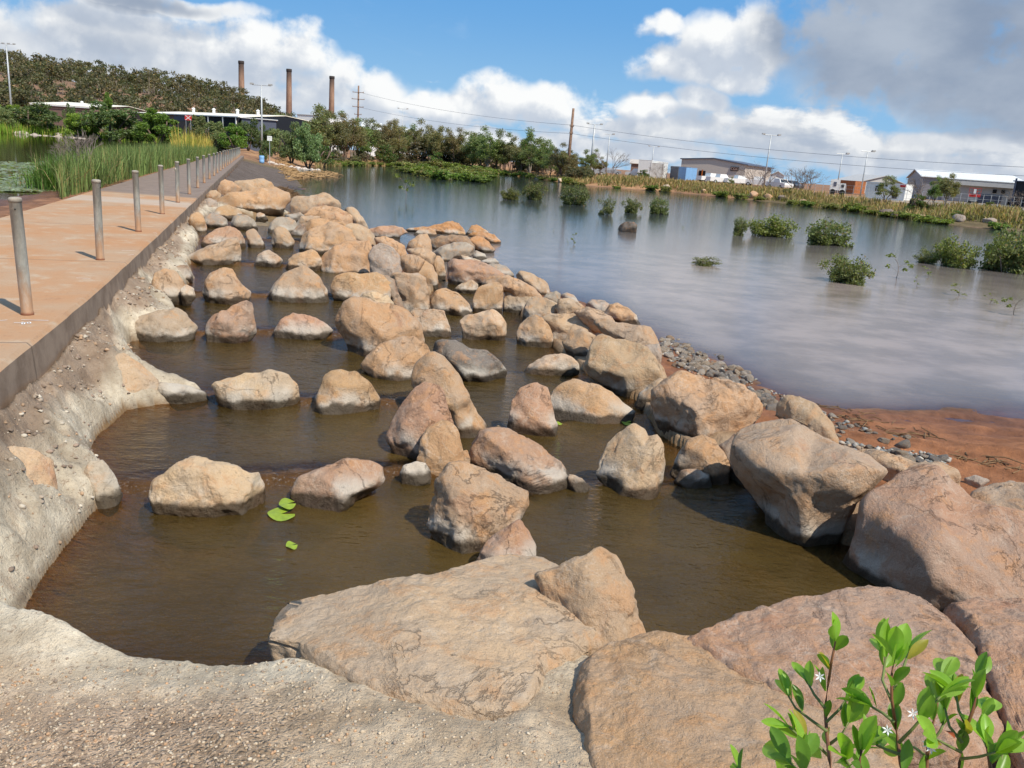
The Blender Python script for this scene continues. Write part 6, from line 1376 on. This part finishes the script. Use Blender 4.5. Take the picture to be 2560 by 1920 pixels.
p0, p1 = along(c6(540,0)[0], 260), along(c6(880,0)[0], 256); z0 = ge(p0); w9, L9 = root_at('pale_block', p0, p1, z0); h9 = tz(770, c6(0,445)[1], 258)-z0
m = MB(); lbox(m, 0, L9, 0, 14, -.5, h9); m.build('wall', M_WHITEMETAL, w9); m = MB(); lbox(m, -.15, L9+.15, -.15, 14.15, h9, h9+.2); m.build('roof', M_LGREY, w9); sheet(w9, 'lower_band', M_CREAM, 0, L9, 0, h9*.35, -.05); tag(w9, 'plain pale grey block rising behind the willowy trees', 'building')
for (xa, xb, yt, dd_, lab) in [(c6(1600,0)[0], c6(1900,0)[0], c6(0,560)[1], 262,'white shed glimpsed through the left treeline'),(c6(1950,0)[0], c7(340,0)[0], c7(0,385)[1], 268,'larger white shed glimpsed through a gap in the treeline'),(c7(960,0)[0], c7(1180,0)[0], c7(0,600)[1], 300,'small white shed glimpsed between trunks in mid treeline')]:
    p0, p1 = along(xa, dd_), along(xb, dd_); z0 = ge(p0); h_ = max(2.5, tz((xa+xb)/2, yt, dd_)-z0); gable_shed('white_shed', lab, p0, p1, 12, h_*.8, h_, M_WHITEMETAL, M_WHITEMETAL, z0)
# brick chimney stacks
for (x, yt, d, lab) in [(c_x, c_y, d_, l_) for (c_x, c_y), d_, l_ in [((560+148/3.456, 100+180/3.456), 900,'leftmost brick chimney stack, rising from behind the wooded hill'),((560+562/3.456, 100+250/3.456), 930,'middle brick chimney stack at the end of the wooded hill'),((560+933/3.456, 100+312/3.456), 960,'rightmost brick chimney stack above the eucalypts')]]:
    t = at(x, yt, d); e = empty('chimney_stack', (t[0], t[1], 0)); m = MB(); zt = t[2]; m.lathe((0,0,0), [(3.5,-5),(2.55,zt-3.2),(2.55,zt-3.0)], 28); sh = m.build('shaft', M_STACK, e, True)
    sh.scale = (1,1,1); m = MB(); m.lathe((0,0,zt-2.99), [(2.56,0),(2.85,.25),(2.85,2.6),(2.7,2.99),(1.9,3.0)], 28); m.build('crown', M_SOOT, e, True); tag(e, lab, 'chimney')
# light poles and power poles
def light_pole(xt, yt, xb, d, label, heads=2, r_=.09, name='light_pole'):
    b = at(xb, 400, d); g = zg(b[0], b[1]); h = tz(xt, yt, d)-g; e = empty(name, (b[0], b[1], g)); m = MB(); m.tube([(0,0,-.3),(0,0,h*.5),(0,0,h)], [r_*1.5, r_*1.15, r_*.8], 10); m.build('pole', M_STEEL, e, True)
    m = MB(); wd = .7+.3*heads; m.tube([(-wd,0,h),(wd,0,h)], .05, 6); m.build('crossarm', M_STEEL, e)
    for k in range(heads): xx = -wd+2*wd*(k/(heads-1) if heads > 1 else .9); m = MB(); m.box((xx,-.15,h+.12), (.5,.4,.22)); m.build('lamp_head', M_LGREY, e)
    return tag(e, label, 'light pole')
light_pole(33,112,39,230,'tall floodlight pole with a wide lamp bar on the wooded hill',4,.16); light_pole(651.5,213,655,128,'tall pale light pole behind the bright green low tree',2,.11); light_pole(1004,272,1003,250,'thin light pole just above the left treeline',2,.09)
light_pole(1488,311,1478.5,165,'pale double headed light pole beside the parked cars',2,.16); light_pole(1525.5,336,1518,180,'thin single arm light pole behind the bare shrubs',1,.11); light_pole(1633.5,366.5,1631,235,'short looking distant light pole above the containers',2,.11)
light_pole(1930.5,338,1919,150,'tall light pole beside the bare grey shrubs on the right bank',2,.10); light_pole(2113.5,385,2104,150,'left one of two light poles in front of the grey warehouse',1,.08); light_pole(2177.5,379,2166,140,'right one of two light poles in front of the grey warehouse',1,.08)
def timber_pole(xt, yt, xb, d, label, arms, r_):
    b = at(xb, 400, d); g = zg(b[0], b[1]); t = at(xt, yt, d); e = empty('power_pole', (b[0], b[1], g)); dx = .55*(t[0]-b[0]); m = MB(); h = t[2]-g; m.tube([(0,0,-.5),(dx,0,h)], [r_*1.35, r_*.85], 12); m.build('pole', M_WOODPOLE, e, True)
    for z, wd in arms:
        m = MB(); xx = dx*(1-z/h); m.box((xx, -.22, h-z), (2*wd, .12, .14)); a = m.build('crossarm', M_WOODPOLE, e); i_ = MB()
        for s in (-1, 1): i_.lathe((xx+s*wd*.92, -.22, h-z+.07), [(.06,0),(.09,.1),(.05,.25),(.02,.28)], 8)
        i_.build('insulator', M_LGREY, a)
    tag(e, label, 'power pole'); return b, g, h, dx
T1 = timber_pole(896,214,893,220,'grey timber power pole with several crossarms above the treeline',[(1.6,1.4),(3.2,1.6),(5.0,1.4),(6.8,.9)],.22)
T2 = timber_pole(1435,271,1421,152,'tall leaning brown timber power pole at the right end of the treeline',[(3.0,.35),(4.2,.3)],.24)
def wire(a, b, sag, label):
    a, b = Vector(a), Vector(b); m = MB(); m.tube([a.lerp(b, t)-Vector((0,0,sag*4*t*(1-t))) for t in np.linspace(0, 1, 24)], .022, 4); tag(m.build('power_line', M_SLATE), label, 'power line', 'power lines')
t1 = np.array([T1[0][0], T1[0][1], T1[1]+T1[2]]); t2 = np.array([T2[0][0]+T2[3]*.8, T2[0][1], T2[1]+T2[2]]); far_r = at(2700, 424, 120); far_r2 = at(2700, 446, 120)
wire(t1-[0,0,1.5], t2-[0,0,2.8], 1.0,'upper thin power line between the two timber poles'); wire(t1-[0,0,5.0], t2-[0,0,4.2], 1.0,'lower thin power line between the two timber poles')
wire(t2-[0,0,2.8], far_r, 1.0,'upper thin power line running right from the brown pole'); wire(t2-[0,0,4.2], far_r2, 1.0,'lower thin power line running right from the brown pole')
# white sign at the end of the crossing, blue drum, red and white panel
p = hit(674, 356, zg(-33, 108)); d = 107; p = at(674, 350, d); g = zg(p[0], p[1]); e = empty('sign', (p[0], p[1], g), .28); zt, zb = tz(674, 340, d)-g, tz(674, 352, d)-g
m = MB(); m.tube([(0,.03,-.2),(0,.03,zt-.1)], .035, 8); m.build('post', M_STEEL, e); pn = MB(); lbox(pn, -.27, .27, -.03, 0, zb, zt); pn_ = pn.build('panel', M_WHITEPAINT, e)
m = MB(); zc_ = (zb+zt)/2
for (xa, za, xb, zb_) in [(-.14,.16,.10,.16),(-.12,.06,.14,.12),(.02,-.16,.10,.06),(-.10,-.08,.06,-.02)]: m.tube([(xa,-.035,zc_+za),(xb,-.035,zc_+zb_)], .012, 5)
m.build('symbol', M_LGREY, pn_); tag(e, 'small white rectangular sign at the far end of the causeway', 'sign')
p = at(654, 355, 104); g = zg(p[0], p[1]); e = empty('drum', (p[0], p[1], g)); m = MB(); m.lathe((0,0,0), [(.28,0),(.29,.3),(.27,.32),(.29,.6),(.28,.85)], 16); m.build('barrel', M_BLUE, e, True); m = MB(); m.lathe((0,0,.851), [(.27,0),(.27,.03),(.05,.04)], 16); m.build('lid', M_BLUE, e); tag(e, 'small blue drum left of the white sign', 'drum')
p = at(c5(980,0)[0], 300, 188); g = zg(p[0], p[1]); e = empty('warning_panel', (p[0], p[1], g), .3); zt, zb = tz(470, c5(0,445)[1], 188)-g, tz(470, c5(0,525)[1], 188)-g; w_ = .65; zc_ = (zt+zb)/2; hh = (zt-zb)/2
m = MB(); lbox(m, -w_, w_, -.02, .02, zb, zt); pn_ = m.build('panel', M_RED, e); m = MB()
for s in (-1, 1): m.prism([(-w_*.9,-.05,zc_-s*hh*.9),(-w_*.65,-.05,zc_-s*hh*.9),(w_*.9,-.05,zc_+s*hh*.9),(w_*.65,-.05,zc_+s*hh*.9)], [(-w_*.9,-.025-.004*s,zc_-s*hh*.9),(-w_*.65,-.025-.004*s,zc_-s*hh*.9),(w_*.9,-.025-.004*s,zc_+s*hh*.9),(w_*.65,-.025-.004*s,zc_+s*hh*.9)])
m.build('cross', M_WHITEPAINT, pn_); m = MB()
for xx in (-w_*.7, w_*.7): m.tube([(xx,.05,-.2),(xx,.05,zt)], .04, 6)
m.build('post', M_STEEL, e); tag(e, 'red panel with a white diagonal cross in front of the brown shed', 'sign')
# ------------------------------------------------------------------ loose stones, debris, leaves, foreground plant
def stone_variant(seed):
    V, Fc = ico(3); r = np.random.default_rng(seed); P = V.copy()
    for k in range(9):
        n = r.normal(size=3); n /= np.linalg.norm(n); dd = r.uniform(.55,.85); t = P@n-dd; P = P - np.where(t > 0, t, 0)[:,None]*n
    P = P*np.array([1.0, r.uniform(.65,.9), r.uniform(.45,.7)]); P = P + vnormals(P, Fc)*(.03*fbm(P*3.5+seed, 3))[:,None]
    return mesh_np('stone', P, Fc.astype(np.int32), True)
SV = [stone_variant(500+k) for k in range(6)]
for me_ in SV: me_.materials.append(M_ROCK)
def stone(x, y, s, col, label, group, name='cobble', z=None, cat='stone'):
    o = bpy.data.objects.new(name, SV[rng.integers(0, 6)]); COL.objects.link(o); g = zg(x, y) if z is None else z
    o.location = (x, y, g+s*.22); o.scale = (s, s, s); o.rotation_euler = (rng.uniform(-.4,.4), rng.uniform(-.4,.4), rng.uniform(0, 6.28)); o.color = (*col, 1.0); o['waterline'] = -9.0; return tag(o, label, cat, group)
def in_poly(crop, pts, N, ztry=-1.1):
    ox, oy, sc = CROP[crop]; pl = np.array([[float(v) for v in p.split(',')] for p in pts.split()])/sc+np.array([ox, oy]); out = []
    lo, hi = pl.min(0), pl.max(0)
    while len(out) < N:
        q = lo+(hi-lo)*rng.random(2)
        if inside(q[None], pl)[0]:
            p = hit(q[0], q[1], ztry)
            for _ in range(3): p = hit(q[0], q[1], zg(p[0], p[1]))
            out.append(p)
    return out
GC = [(.24,.24,.23),(.34,.32,.28),(.18,.19,.19),(.38,.33,.26),(.30,.22,.15),(.46,.43,.38)]
for p in in_poly('D', "1370,775 1500,765 1640,840 1800,945 1980,985 2120,1070 2060,1110 1850,1085 1650,1020 1500,965 1390,860", 160): stone(p[0], p[1], .045+.055*rng.random()**1.4, GC[rng.integers(0,6)], 'grey broken cobble on the lake shore below the tilted slab', 'grey cobbles on the lake shore')
for p in in_poly('G', "625,235 770,240 790,345 700,330", 24): stone(p[0], p[1], rng.uniform(.06,.12), GC[rng.integers(0,4)], 'grey cobble packed between the golden boulder and the pale upright one', 'grey cobbles behind the golden boulder')
for p in in_poly('G', "560,200 800,240 1080,365 1200,400 1350,470 1560,560 1760,620 1740,660 1550,650 1400,600 1250,570 1100,500 900,330 620,240", 105): stone(p[0], p[1], .03+.05*rng.random()**2, GC[rng.integers(0,6)], 'blue grey angular cobble at the edge of the red mud', 'grey cobbles at the edge of the red mud')
for p in in_poly('D', "1520,780 1700,840 1850,900 1860,960 1750,910 1560,820", 9): stone(p[0], p[1], rng.uniform(.04,.09), GC[2], 'small dark wet stone in the shallows off the cobble bank', 'wet stones in the shallows')
p = hit(1573, 580, LK); stone(p[0], p[1], .55, (.05,.045,.04), 'black stone breaking the surface in the middle of the lake', None, 'dark_stone', LK)
# white rubble beyond the pond, white edging stones and rocks on the far banks
for i in range(60):
    px, py = rng.uniform(35, 235), 0; py = 306+(px-35)*.075+rng.uniform(-4, 7); p = at(px, py, 205+rng.uniform(-3, 6)); stone(p[0], p[1], rng.uniform(.5,1.1), (.50,.48,.46), 'pale grey rubble block on the far bank of the pond', 'rubble on the far bank of the pond', 'rubble_block')
for i in range(26):
    px = 672+i*5.2+rng.uniform(-1.5,1.5); p = at(px, 366, 111+rng.uniform(-.6,.6)); stone(p[0], p[1], rng.uniform(.2,.4), (.68,.66,.62), 'white edging stone in the line across the red bank', 'white edging stones on the red bank', 'edging_stone')
for (px, off, s_, col, lab) in [(1892,2.5,1.2,(.52,.30,.15),'big orange rock on the right bank at the waterline'),(1932,3,.9,(.50,.31,.17),'long orange rock right of the big orange one'),(2022,3,.7,(.50,.31,.18),'small orange rock upright on the right bank'),(1965,3.5,.9,(.10,.09,.08),'dark rock beside the green bush on the right bank'),(2240,2.5,1.0,(.09,.08,.075),'black overhanging rock on the bank below the white cabin'),(2260,2,.8,(.12,.10,.09),'dark jagged rock right of the black overhanging one'),(2325,3,.8,(.45,.29,.18),'orange rock on the eroded bank below the warehouse'),(2420,2,.8,(.30,.27,.25),'grey slab at the waterline below the dark door'),(2500,2,.7,(.32,.28,.25),'small grey rock at the waterline near the right edge'),(1067,7,1.2,(.22,.15,.11),'dark brown rock among the dry grass left of the pale one'),(1084,7,.9,(.55,.42,.33),'pale pinkish rock among the dry grass of the far shore'),(1218,8,.9,(.30,.17,.13),'reddish brown rock below the broad green eucalypt'),(1345,3,1.0,(.60,.50,.36),'cream rock on the far shore left of the sandy ledge'),(1405,3,.9,(.60,.50,.38),'cream boulder with a bushy top near the timber pole'),(1670,3,.7,(.5,.42,.34),'pale rock on the bank below the dark leafless shrub'),(1765,3,.6,(.52,.36,.22),'tan rock on the bank below the cream shed')]:
    p = at(px, 430, shore(px)+off); stone(p[0], p[1], s_, col, lab, 'rocks on the far bank', 'bank_rock', None, 'rock')
# flood debris at the toe of the embankment, mound beside the far boulders
def sticks(name, pts, lens, rad, mat_, label, cat, seed, up=.25):
    r = np.random.default_rng(seed); m = MB()
    for p, l in zip(pts, lens):
        th = r.uniform(0, 6.28); dz = r.uniform(-up, up); d = np.array([math.cos(th), math.sin(th), dz]); b = np.array(p)-d*l/2; m.tube([b, np.array(p)+r.normal(size=3)*.06*l, b+d*l], [rad, rad, rad*.6], 4, False)
    return tag(m.build(name, mat_), label, cat, None, 'stuff')
M_STRAW = simple('straw', (.42,.26,.12), .9, var=.35, scale=20); M_STRAWD = simple('dark_straw', (.20,.12,.06), .9, var=.4, scale=20)
r = np.random.default_rng(44); P = []
for k in range(420):
    t = r.random(); px, py = (np.interp(t, [0,.35,.55,1], [700,715,735,835])+r.normal()*8, np.interp(t, [0,.35,.55,1], [405,425,440,437])+r.normal()*4); c = hit(px, py, -1.15); P.append((c[0], c[1], max(zg(c[0], c[1]), LK)+r.uniform(0,.18)))
sticks('flood_debris', P, r.uniform(.5,1.8,len(P)), .035, M_STRAW, 'orange brown flood debris of sticks and straw at the toe of the embankment', 'flood debris', 45)
P = []
for k in range(900):
    c = hit(714, 487, -1.0); a = r.normal(size=2)*np.array([.55,.8]); P.append((c[0]+a[0], c[1]+a[1]+.4, max(LK, zg(c[0]+a[0], c[1]+a[1]+.4))+.45*math.exp(-(a@a)/.5)*r.random()+.03))
sticks('straw_mound', P, r.uniform(.2,.6,len(P)), .010, M_STRAWD, 'dark straw mound piled against the far boulders at the lake edge', 'flood debris', 46, .5)
P = []
for k in range(90):
    q = in_poly('G', "1000,300 1300,340 1700,480 2100,620 2200,690 1900,640 1500,520 1100,370", 1)[0]; P.append((q[0], q[1], q[2]+.01))
sticks('shore_twigs', P, r.uniform(.08,.45,len(P)), .006, M_STRAWD, 'dark twigs and reed scraps strewn over the red mud', 'twigs', 47, .1)
P = []
for k in range(500):
    c = hit(r.uniform(190, 330), r.uniform(462, 476), -.15); P.append((c[0], c[1], zg(c[0], c[1])+r.uniform(0,.05)))
sticks('dry_straw', P, r.uniform(.15,.5,len(P)), .008, M_STRAWD, 'dry straw on the red mud left of the causeway', 'straw', 48, .15)
# yellow green lily leaves drifting in the pools
M_LILY = simple('lily_leaf', (.25,.34,.025), .5, var=.2, scale=30, spec=.5)
def lily(crop, x, y, w, h, level, label, rz=0.0, dz=.006):
    ox, oy, sc = CROP[crop]; c = hit(ox+x/sc, oy+y/sc, lev(level)+dz); s = np.linalg.norm(c-CAM)/F/sc; a, b = w*s/2, h*s/2/.42
    n = 20; V = [(0,0,.004)]; Fc = []
    for ring in (.55, 1.0):
        for k in range(n):
            t = .28+(2*math.pi-.56)*k/(n-1); V.append((a*ring*math.cos(t), b*ring*math.sin(t), .004+.006*math.sin(3*t+x)*ring))
    Fc += [(0, 1+k, 2+k) for k in range(n-1)]+[(1+k, 1+n+k, 2+n+k, 2+k) for k in range(n-1)]
    me_ = mesh_np('lily_leaf', V, Fc, True); o = link('lily_leaf', me_, M_LILY, None, (c[0], c[1], c[2])); o.rotation_euler = (0,0,rz); return tag(o, label, 'leaf', 'lily leaves drifting in the pools')
lily('E',1655,830,90,60,'P0','bright folded lily leaf tip beside the oblong tilted boulder',.4,.03); lily('E',1620,890,140,75,'P0','large yellow green lily leaf below the oblong tilted boulder',.7); lily('E',1680,1070,60,40,'P0','small lily leaf alone in the first pool',.5)
lily('B',1405,1182,160,28,'P2','long lily leaf at the foot of the layered boulder',.1); lily('B',1475,1085,44,32,'P3','small lily leaf caught between tent shaped and layered boulders',.9); lily('B',1568,1205,44,22,'P2','small lily leaf left of the massive golden boulder',.2)
lily('D',1130,1405,90,55,'Q1','round lily leaf at the right end of the white streaked boulder',.3); lily('D',1160,1370,36,28,'Q1','little lily leaf touching the tip of the white streaked boulder',.3); lily('D',605,1410,60,26,'Q1','lily leaf between the upright red boulder and the long streaked one',-.1)
# leafy shoots in the right foreground
def leaf_blade(L, w, curl, r):
    """pointed oval blade with a raised midrib and cupped halves"""
    n = 9; V = []; Fc = []
    for i in range(n):
        t = i/(n-1); wd = w*math.sin(math.pi*min(1, t**1.25*.96+.03))**.7; z = -curl*L*t*t
        for s in (-1,-.5,0,.5,1): V.append((wd*s*.5, t*L, z+abs(s)*wd*.22))
    for i in range(n-1):
        for j in range(4): a = i*5+j; Fc.append((a, a+1, a+6, a+5))
    return np.array(V), np.array(Fc)
def fresh_leaf_mat():
    m, t, out = newmat('fresh_leaf'); a = t.new('ShaderNodeAttribute', attribute_name='tint').outputs['Color']; co = t.new('ShaderNodeTexCoord').outputs['Object']
    c = t.mix(1.0, a, t.mix(t.noise(co, 60, 5), (.75,.78,.7,1), (1.2,1.18,1.1,1)), 'MULTIPLY')
    b = t.new('ShaderNodeBsdfPrincipled'); t.l.new(c, b.inputs['Base Color']); b.inputs['Roughness'].default_value = .38; b.inputs['Specular IOR Level'].default_value = .5
    tl = t.new('ShaderNodeBsdfTranslucent'); t.put(tl.inputs[0], t.mix(1.0, c, (1.9,2.0,.6,1), 'MULTIPLY')); mx = t.new('ShaderNodeMixShader'); mx.inputs[0].default_value = .38
    t.l.new(b.outputs[0], mx.inputs[1]); t.l.new(tl.outputs[0], mx.inputs[2]); t.l.new(mx.outputs[0], out.inputs[0]); return m
M_FRESH = fresh_leaf_mat(); M_PETAL = simple('white_petal', (.80,.80,.76), .5, var=.05); M_DEADLEAF = simple('red_dead_leaf', (.38,.09,.03), .6)
def fpx(x, y, d): 
    q = ray(1280+x/1.728, 1400+y/1.728); return CAM + q*d
def shoot(stem, sides, label, seed, dmain, flowers=(), big=1.0, dead=()):
    """stem and side twigs are polylines surveyed in the photo's lower right crop; leaves sit in pairs along them"""
    r = np.random.default_rng(seed); base = fpx(stem[0][0], stem[0][1], dmain+.04); g = zg(base[0], base[1]); e = empty('leafy_shrub', (base[0], base[1], g)); o = np.array([base[0], base[1], g])
    main = [np.array([base[0]-.02, base[1]-.03, g-.03])-o]+[fpx(x, y, dmain+.03*math.sin(i+seed))-o for i, (x, y) in enumerate(stem)]
    sm = MB(); sm.tube(main, [.0055+.0*i if i < 2 else .0042-.0025*i/len(main) for i in range(len(main))], 7); sm.build('stem', M_REDSTEM, e, True)
    tw = MB(); lines = [main]
    for s in sides:
        dd = dmain+r.uniform(-.10,.10); ln = [fpx(x, y, dmain+(dd-dmain)*i/max(1,len(s)-1))-o for i, (x, y) in enumerate(s)]; tw.tube(ln, [.003-.0015*i/len(ln) for i in range(len(ln))], 6); lines.append(ln)
    tw.build('twig', M_STEM, e, True); Vs, Fs, Cs = [], [], []; nv = 0
    def put(p, d, L, tint):
        nonlocal nv
        d = d/np.linalg.norm(d); side = np.cross(d, np.array([0,0,1.])+r.normal(size=3)*.6); side /= np.linalg.norm(side); nn = np.cross(side, d)
        V, Fc = leaf_blade(L, L*r.uniform(.36,.46), r.uniform(-.05,.25), r); W_ = p + V[:,:1]*side + V[:,1:2]*d + V[:,2:]*nn
        Vs.append(W_); Fs.append(Fc+nv); nv += len(W_); Cs.append(np.tile(tint, (len(Fc),1)))
    for li, ln in enumerate(lines):
        tot = sum(np.linalg.norm(ln[i+1]-ln[i]) for i in range(len(ln)-1)); step = .031; acc = 0
        for i in range(1 if li == 0 else 0, len(ln)-1):
            a, b = ln[i], ln[i+1]; L_ = np.linalg.norm(b-a); ax = (b-a)/L_; k = max(1, int(L_/step))
            for j in range(k):
                if li > 0 and i == 0 and j == 0: continue
                p = a+(b-a)*(j+.6)/k
                for s in (0, math.pi):
                    if r.random() < .12: continue
                    th = r.uniform(0,6.28)+s; rad = np.cross(ax, np.array([math.cos(th), math.sin(th), .2])); rad /= np.linalg.norm(rad)
                    d = ax*r.uniform(.6,1.1)+rad*.62+np.array([0,0,.45]); L2 = big*r.uniform(.030,.052); dark = r.random()
                    put(p+rad*.003, d, L2, np.array([.08,.19,.02])*(1-dark)+np.array([.20,.36,.04])*dark if r.random() > .06 else np.array([.34,.30,.04]))
        p, d = ln[-1], ln[-1]-ln[-2]; d = d/np.linalg.norm(d)
        for q in range(3): put(p, d+r.normal(size=3)*.3, big*r.uniform(.042,.064), np.array([.24,.42,.05])*r.uniform(.8,1.15))
    me_ = mesh_np('foliage', np.vstack(Vs), np.vstack(Fs), True, np.vstack(Cs)); link('foliage', me_, M_FRESH, e)
    for (x, y) in flowers:
        c = fpx(x, y, dmain-.05)-o; m = MB(); v = -ray(1280+x/1.728, 1400+y/1.728); u = np.cross(v, [0,0,1]); u /= np.linalg.norm(u); w_ = np.cross(u, v)
        for k in range(6):
            t = 2*math.pi*k/6+.2; dd = math.cos(t)*u+math.sin(t)*w_; pp = -math.sin(t)*u+math.cos(t)*w_; m.add([c, c+dd*.005+pp*.0016+v*.001, c+dd*.0095+v*.003, c+dd*.005-pp*.0016+v*.001], [(0,1,2,3)])
        m.build('flower', M_PETAL, e)
    for (x, y) in dead:
        c = fpx(x, y, dmain-.03)-o; V, Fc = leaf_blade(.03, .011, .3, r); me_ = mesh_np('dead_leaf', V+c, Fc, True); link('dead_leaf', me_, M_DEADLEAF, e)
    return tag(e, label, 'shrub', 'leafy shoots in the right foreground')
shoot([(1385,960),(1372,860),(1360,750),(1352,640),(1368,520),(1380,440),(1398,350)], [[(1370,850),(1310,790),(1240,760),(1195,720)],[(1360,740),(1290,690),(1225,640),(1195,590)],[(1358,700),(1420,640),(1450,590)],[(1352,640),(1305,580),(1275,525)],[(1366,800),(1420,760),(1455,700)]], 'leafy shoot with reddish stem, left of the two tall ones in the right foreground', 61, 1.72, [(1330,505)])
shoot([(1690,980),(1680,880),(1668,790),(1655,700),(1640,600),(1640,500),(1650,430)], [[(1650,700),(1600,660),(1555,635)],[(1640,610),(1600,520),(1615,420)],[(1650,560),(1690,470),(1712,400)],[(1670,790),(1730,730),(1790,660),(1850,590)],[(1675,840),(1620,820),(1575,800)]], 'leafy shoot with big upright leaves and white flowers at its middle', 62, 1.66, [(1622,735),(1732,665)], 1.1)
shoot([(1925,990),(1935,880),(1945,790),(1965,720),(1995,640),(2010,560),(2015,500)], [[(1945,790),(1890,720),(1870,640)],[(1950,760),(2000,720),(2050,660)],[(1940,830),(1880,800),(1830,770)],[(1965,720),(1930,650),(1920,590)],[(1938,860),(2020,850),(2090,830)]], 'bushy leafy shoot with one red dead leaf at the lower right', 63, 1.70, [(1795,795)], 1.0, [(1912,770)])
shoot([(1780,1010),(1790,900),(1795,830),(1810,740),(1830,660),(1845,560),(1855,510)], [[(1792,850),(1740,810),(1690,800)],[(1800,800),(1850,740),(1870,690)]], 'slim leafy shoot between the flowering one and the bushy one', 64, 1.78, [(1810,815)])
shoot([(1560,1010),(1520,930),(1500,880),(1510,820)], [[(1540,960),(1470,910),(1440,860)]], 'low leaf tuft between the two tall shoots at the bottom edge', 65, 1.60)
shoot([(1300,1010),(1270,940),(1255,890),(1240,840)], [[(1275,940),(1225,900),(1195,870)]], 'low broad leaf tuft left of the reddish stem at the bottom edge', 66, 1.58, (), 1.3)
shoot([(1020,1010),(990,950),(975,900)], [], 'single small sprig poking up at the bottom edge', 67, 1.62, (), .8)
shoot([(2090,1010),(2070,920),(2060,850),(2050,790)], [[(2075,930),(2110,880),(2120,830)]], 'leaf tuft at the far lower right corner of the foreground shoots', 68, 1.66, (), 1.0)

# loose grit and mortar crumbs (uncountable)
def scatter(name, P, sizes, cols, label, cat, seed):
    r = np.random.default_rng(seed); Vs, Fs = [], []; nv = 0; B = []
    for k in range(4):
        V, Fc = ico(1); V = V*np.array([1, r.uniform(.7,1), r.uniform(.4,.7)])*(1+.25*r.normal(size=(len(V),1))); B.append((V, Fc))
    Cc = []
    for p, s in zip(P, sizes):
        V, Fc = B[r.integers(0,4)]; a = r.uniform(0,6.28); Rz = np.array([[math.cos(a),-math.sin(a),0],[math.sin(a),math.cos(a),0],[0,0,1]]); Vs.append(V@Rz*s+np.array(p)+[0,0,s*.25]); Fs.append(Fc+nv); nv += len(V); Cc.append(np.tile(np.array(cols[r.integers(0,len(cols))])*r.uniform(.8,1.2), (len(Fc),1)))
    return tag(link(name, mesh_np(name, np.vstack(Vs), np.vstack(Fs), False, np.vstack(Cc)), M_GRIT), label, cat, None, 'stuff')
def grit_mat():
    m, t, out = newmat('grit'); a = t.new('ShaderNodeAttribute', attribute_name='tint').outputs['Color']; principled(t, out, a, .9); return m
M_GRIT = grit_mat()
r = np.random.default_rng(71); P = []; S_ = []
while len(P) < 3400:
    px, py = r.uniform(-60, 1500), 1650+270*r.random()**.8; c = hit(px, py, -.4)
    if r.random() > np.interp(px, [0,500,1100,1500], [1,.8,.35,.15]): continue
    for _ in range(3): c = hit(px, py, zg(c[0], c[1]))
    P.append((c[0], c[1], zg(c[0], c[1]))); S_.append(.0022+.0065*r.random()**2.5)
scatter('gravel', P, S_, [(.46,.36,.25),(.36,.28,.21),(.50,.40,.28),(.46,.29,.17),(.29,.23,.175),(.52,.44,.33)], 'loose grit lying on the mortar of the near bank', 'gravel', 72)
P = []; S_ = []
while len(P) < 1500:
    s_ = r.uniform(3.2, 20); t_ = r.random()**1.4; kn = E_R+.05+.75*t_; q = CD*s_+CN*kn; z = zg(q[0], q[1])
    if inside(q[None], FISH)[0]: continue
    if fbm(np.array([[q[0]*2.2, q[1]*2.2, 3.]]), 3)[0] < -.05: continue
    P.append((q[0], q[1], z)); S_.append((.004+.022*r.random()**3.0)*(1.3-.6*t_))
scatter('mortar_crumbs', P, S_, [(.30,.22,.165),(.36,.29,.22),(.24,.18,.135),(.40,.27,.17),(.50,.44,.35)], 'brown crumbs of mortar and earth along the foot of the kerb', 'rubble', 73)
P = in_poly('D', "1370,775 1500,765 1640,840 1800,945 1980,985 2130,1075 2070,1120 1850,1095 1650,1030 1500,975 1390,870", 420)+in_poly('G', "560,195 800,235 1080,360 1200,395 1350,465 1560,555 1780,620 1760,670 1550,660 1400,610 1250,580 1100,510 900,335 620,245", 420)
scatter('shingle', P, .012+.026*r.random(len(P))**1.5, [(.24,.24,.22),(.33,.30,.26),(.19,.19,.18),(.36,.27,.19),(.44,.40,.34)], 'small mixed shingle between the larger cobbles along the lake shore', 'shingle', 74)
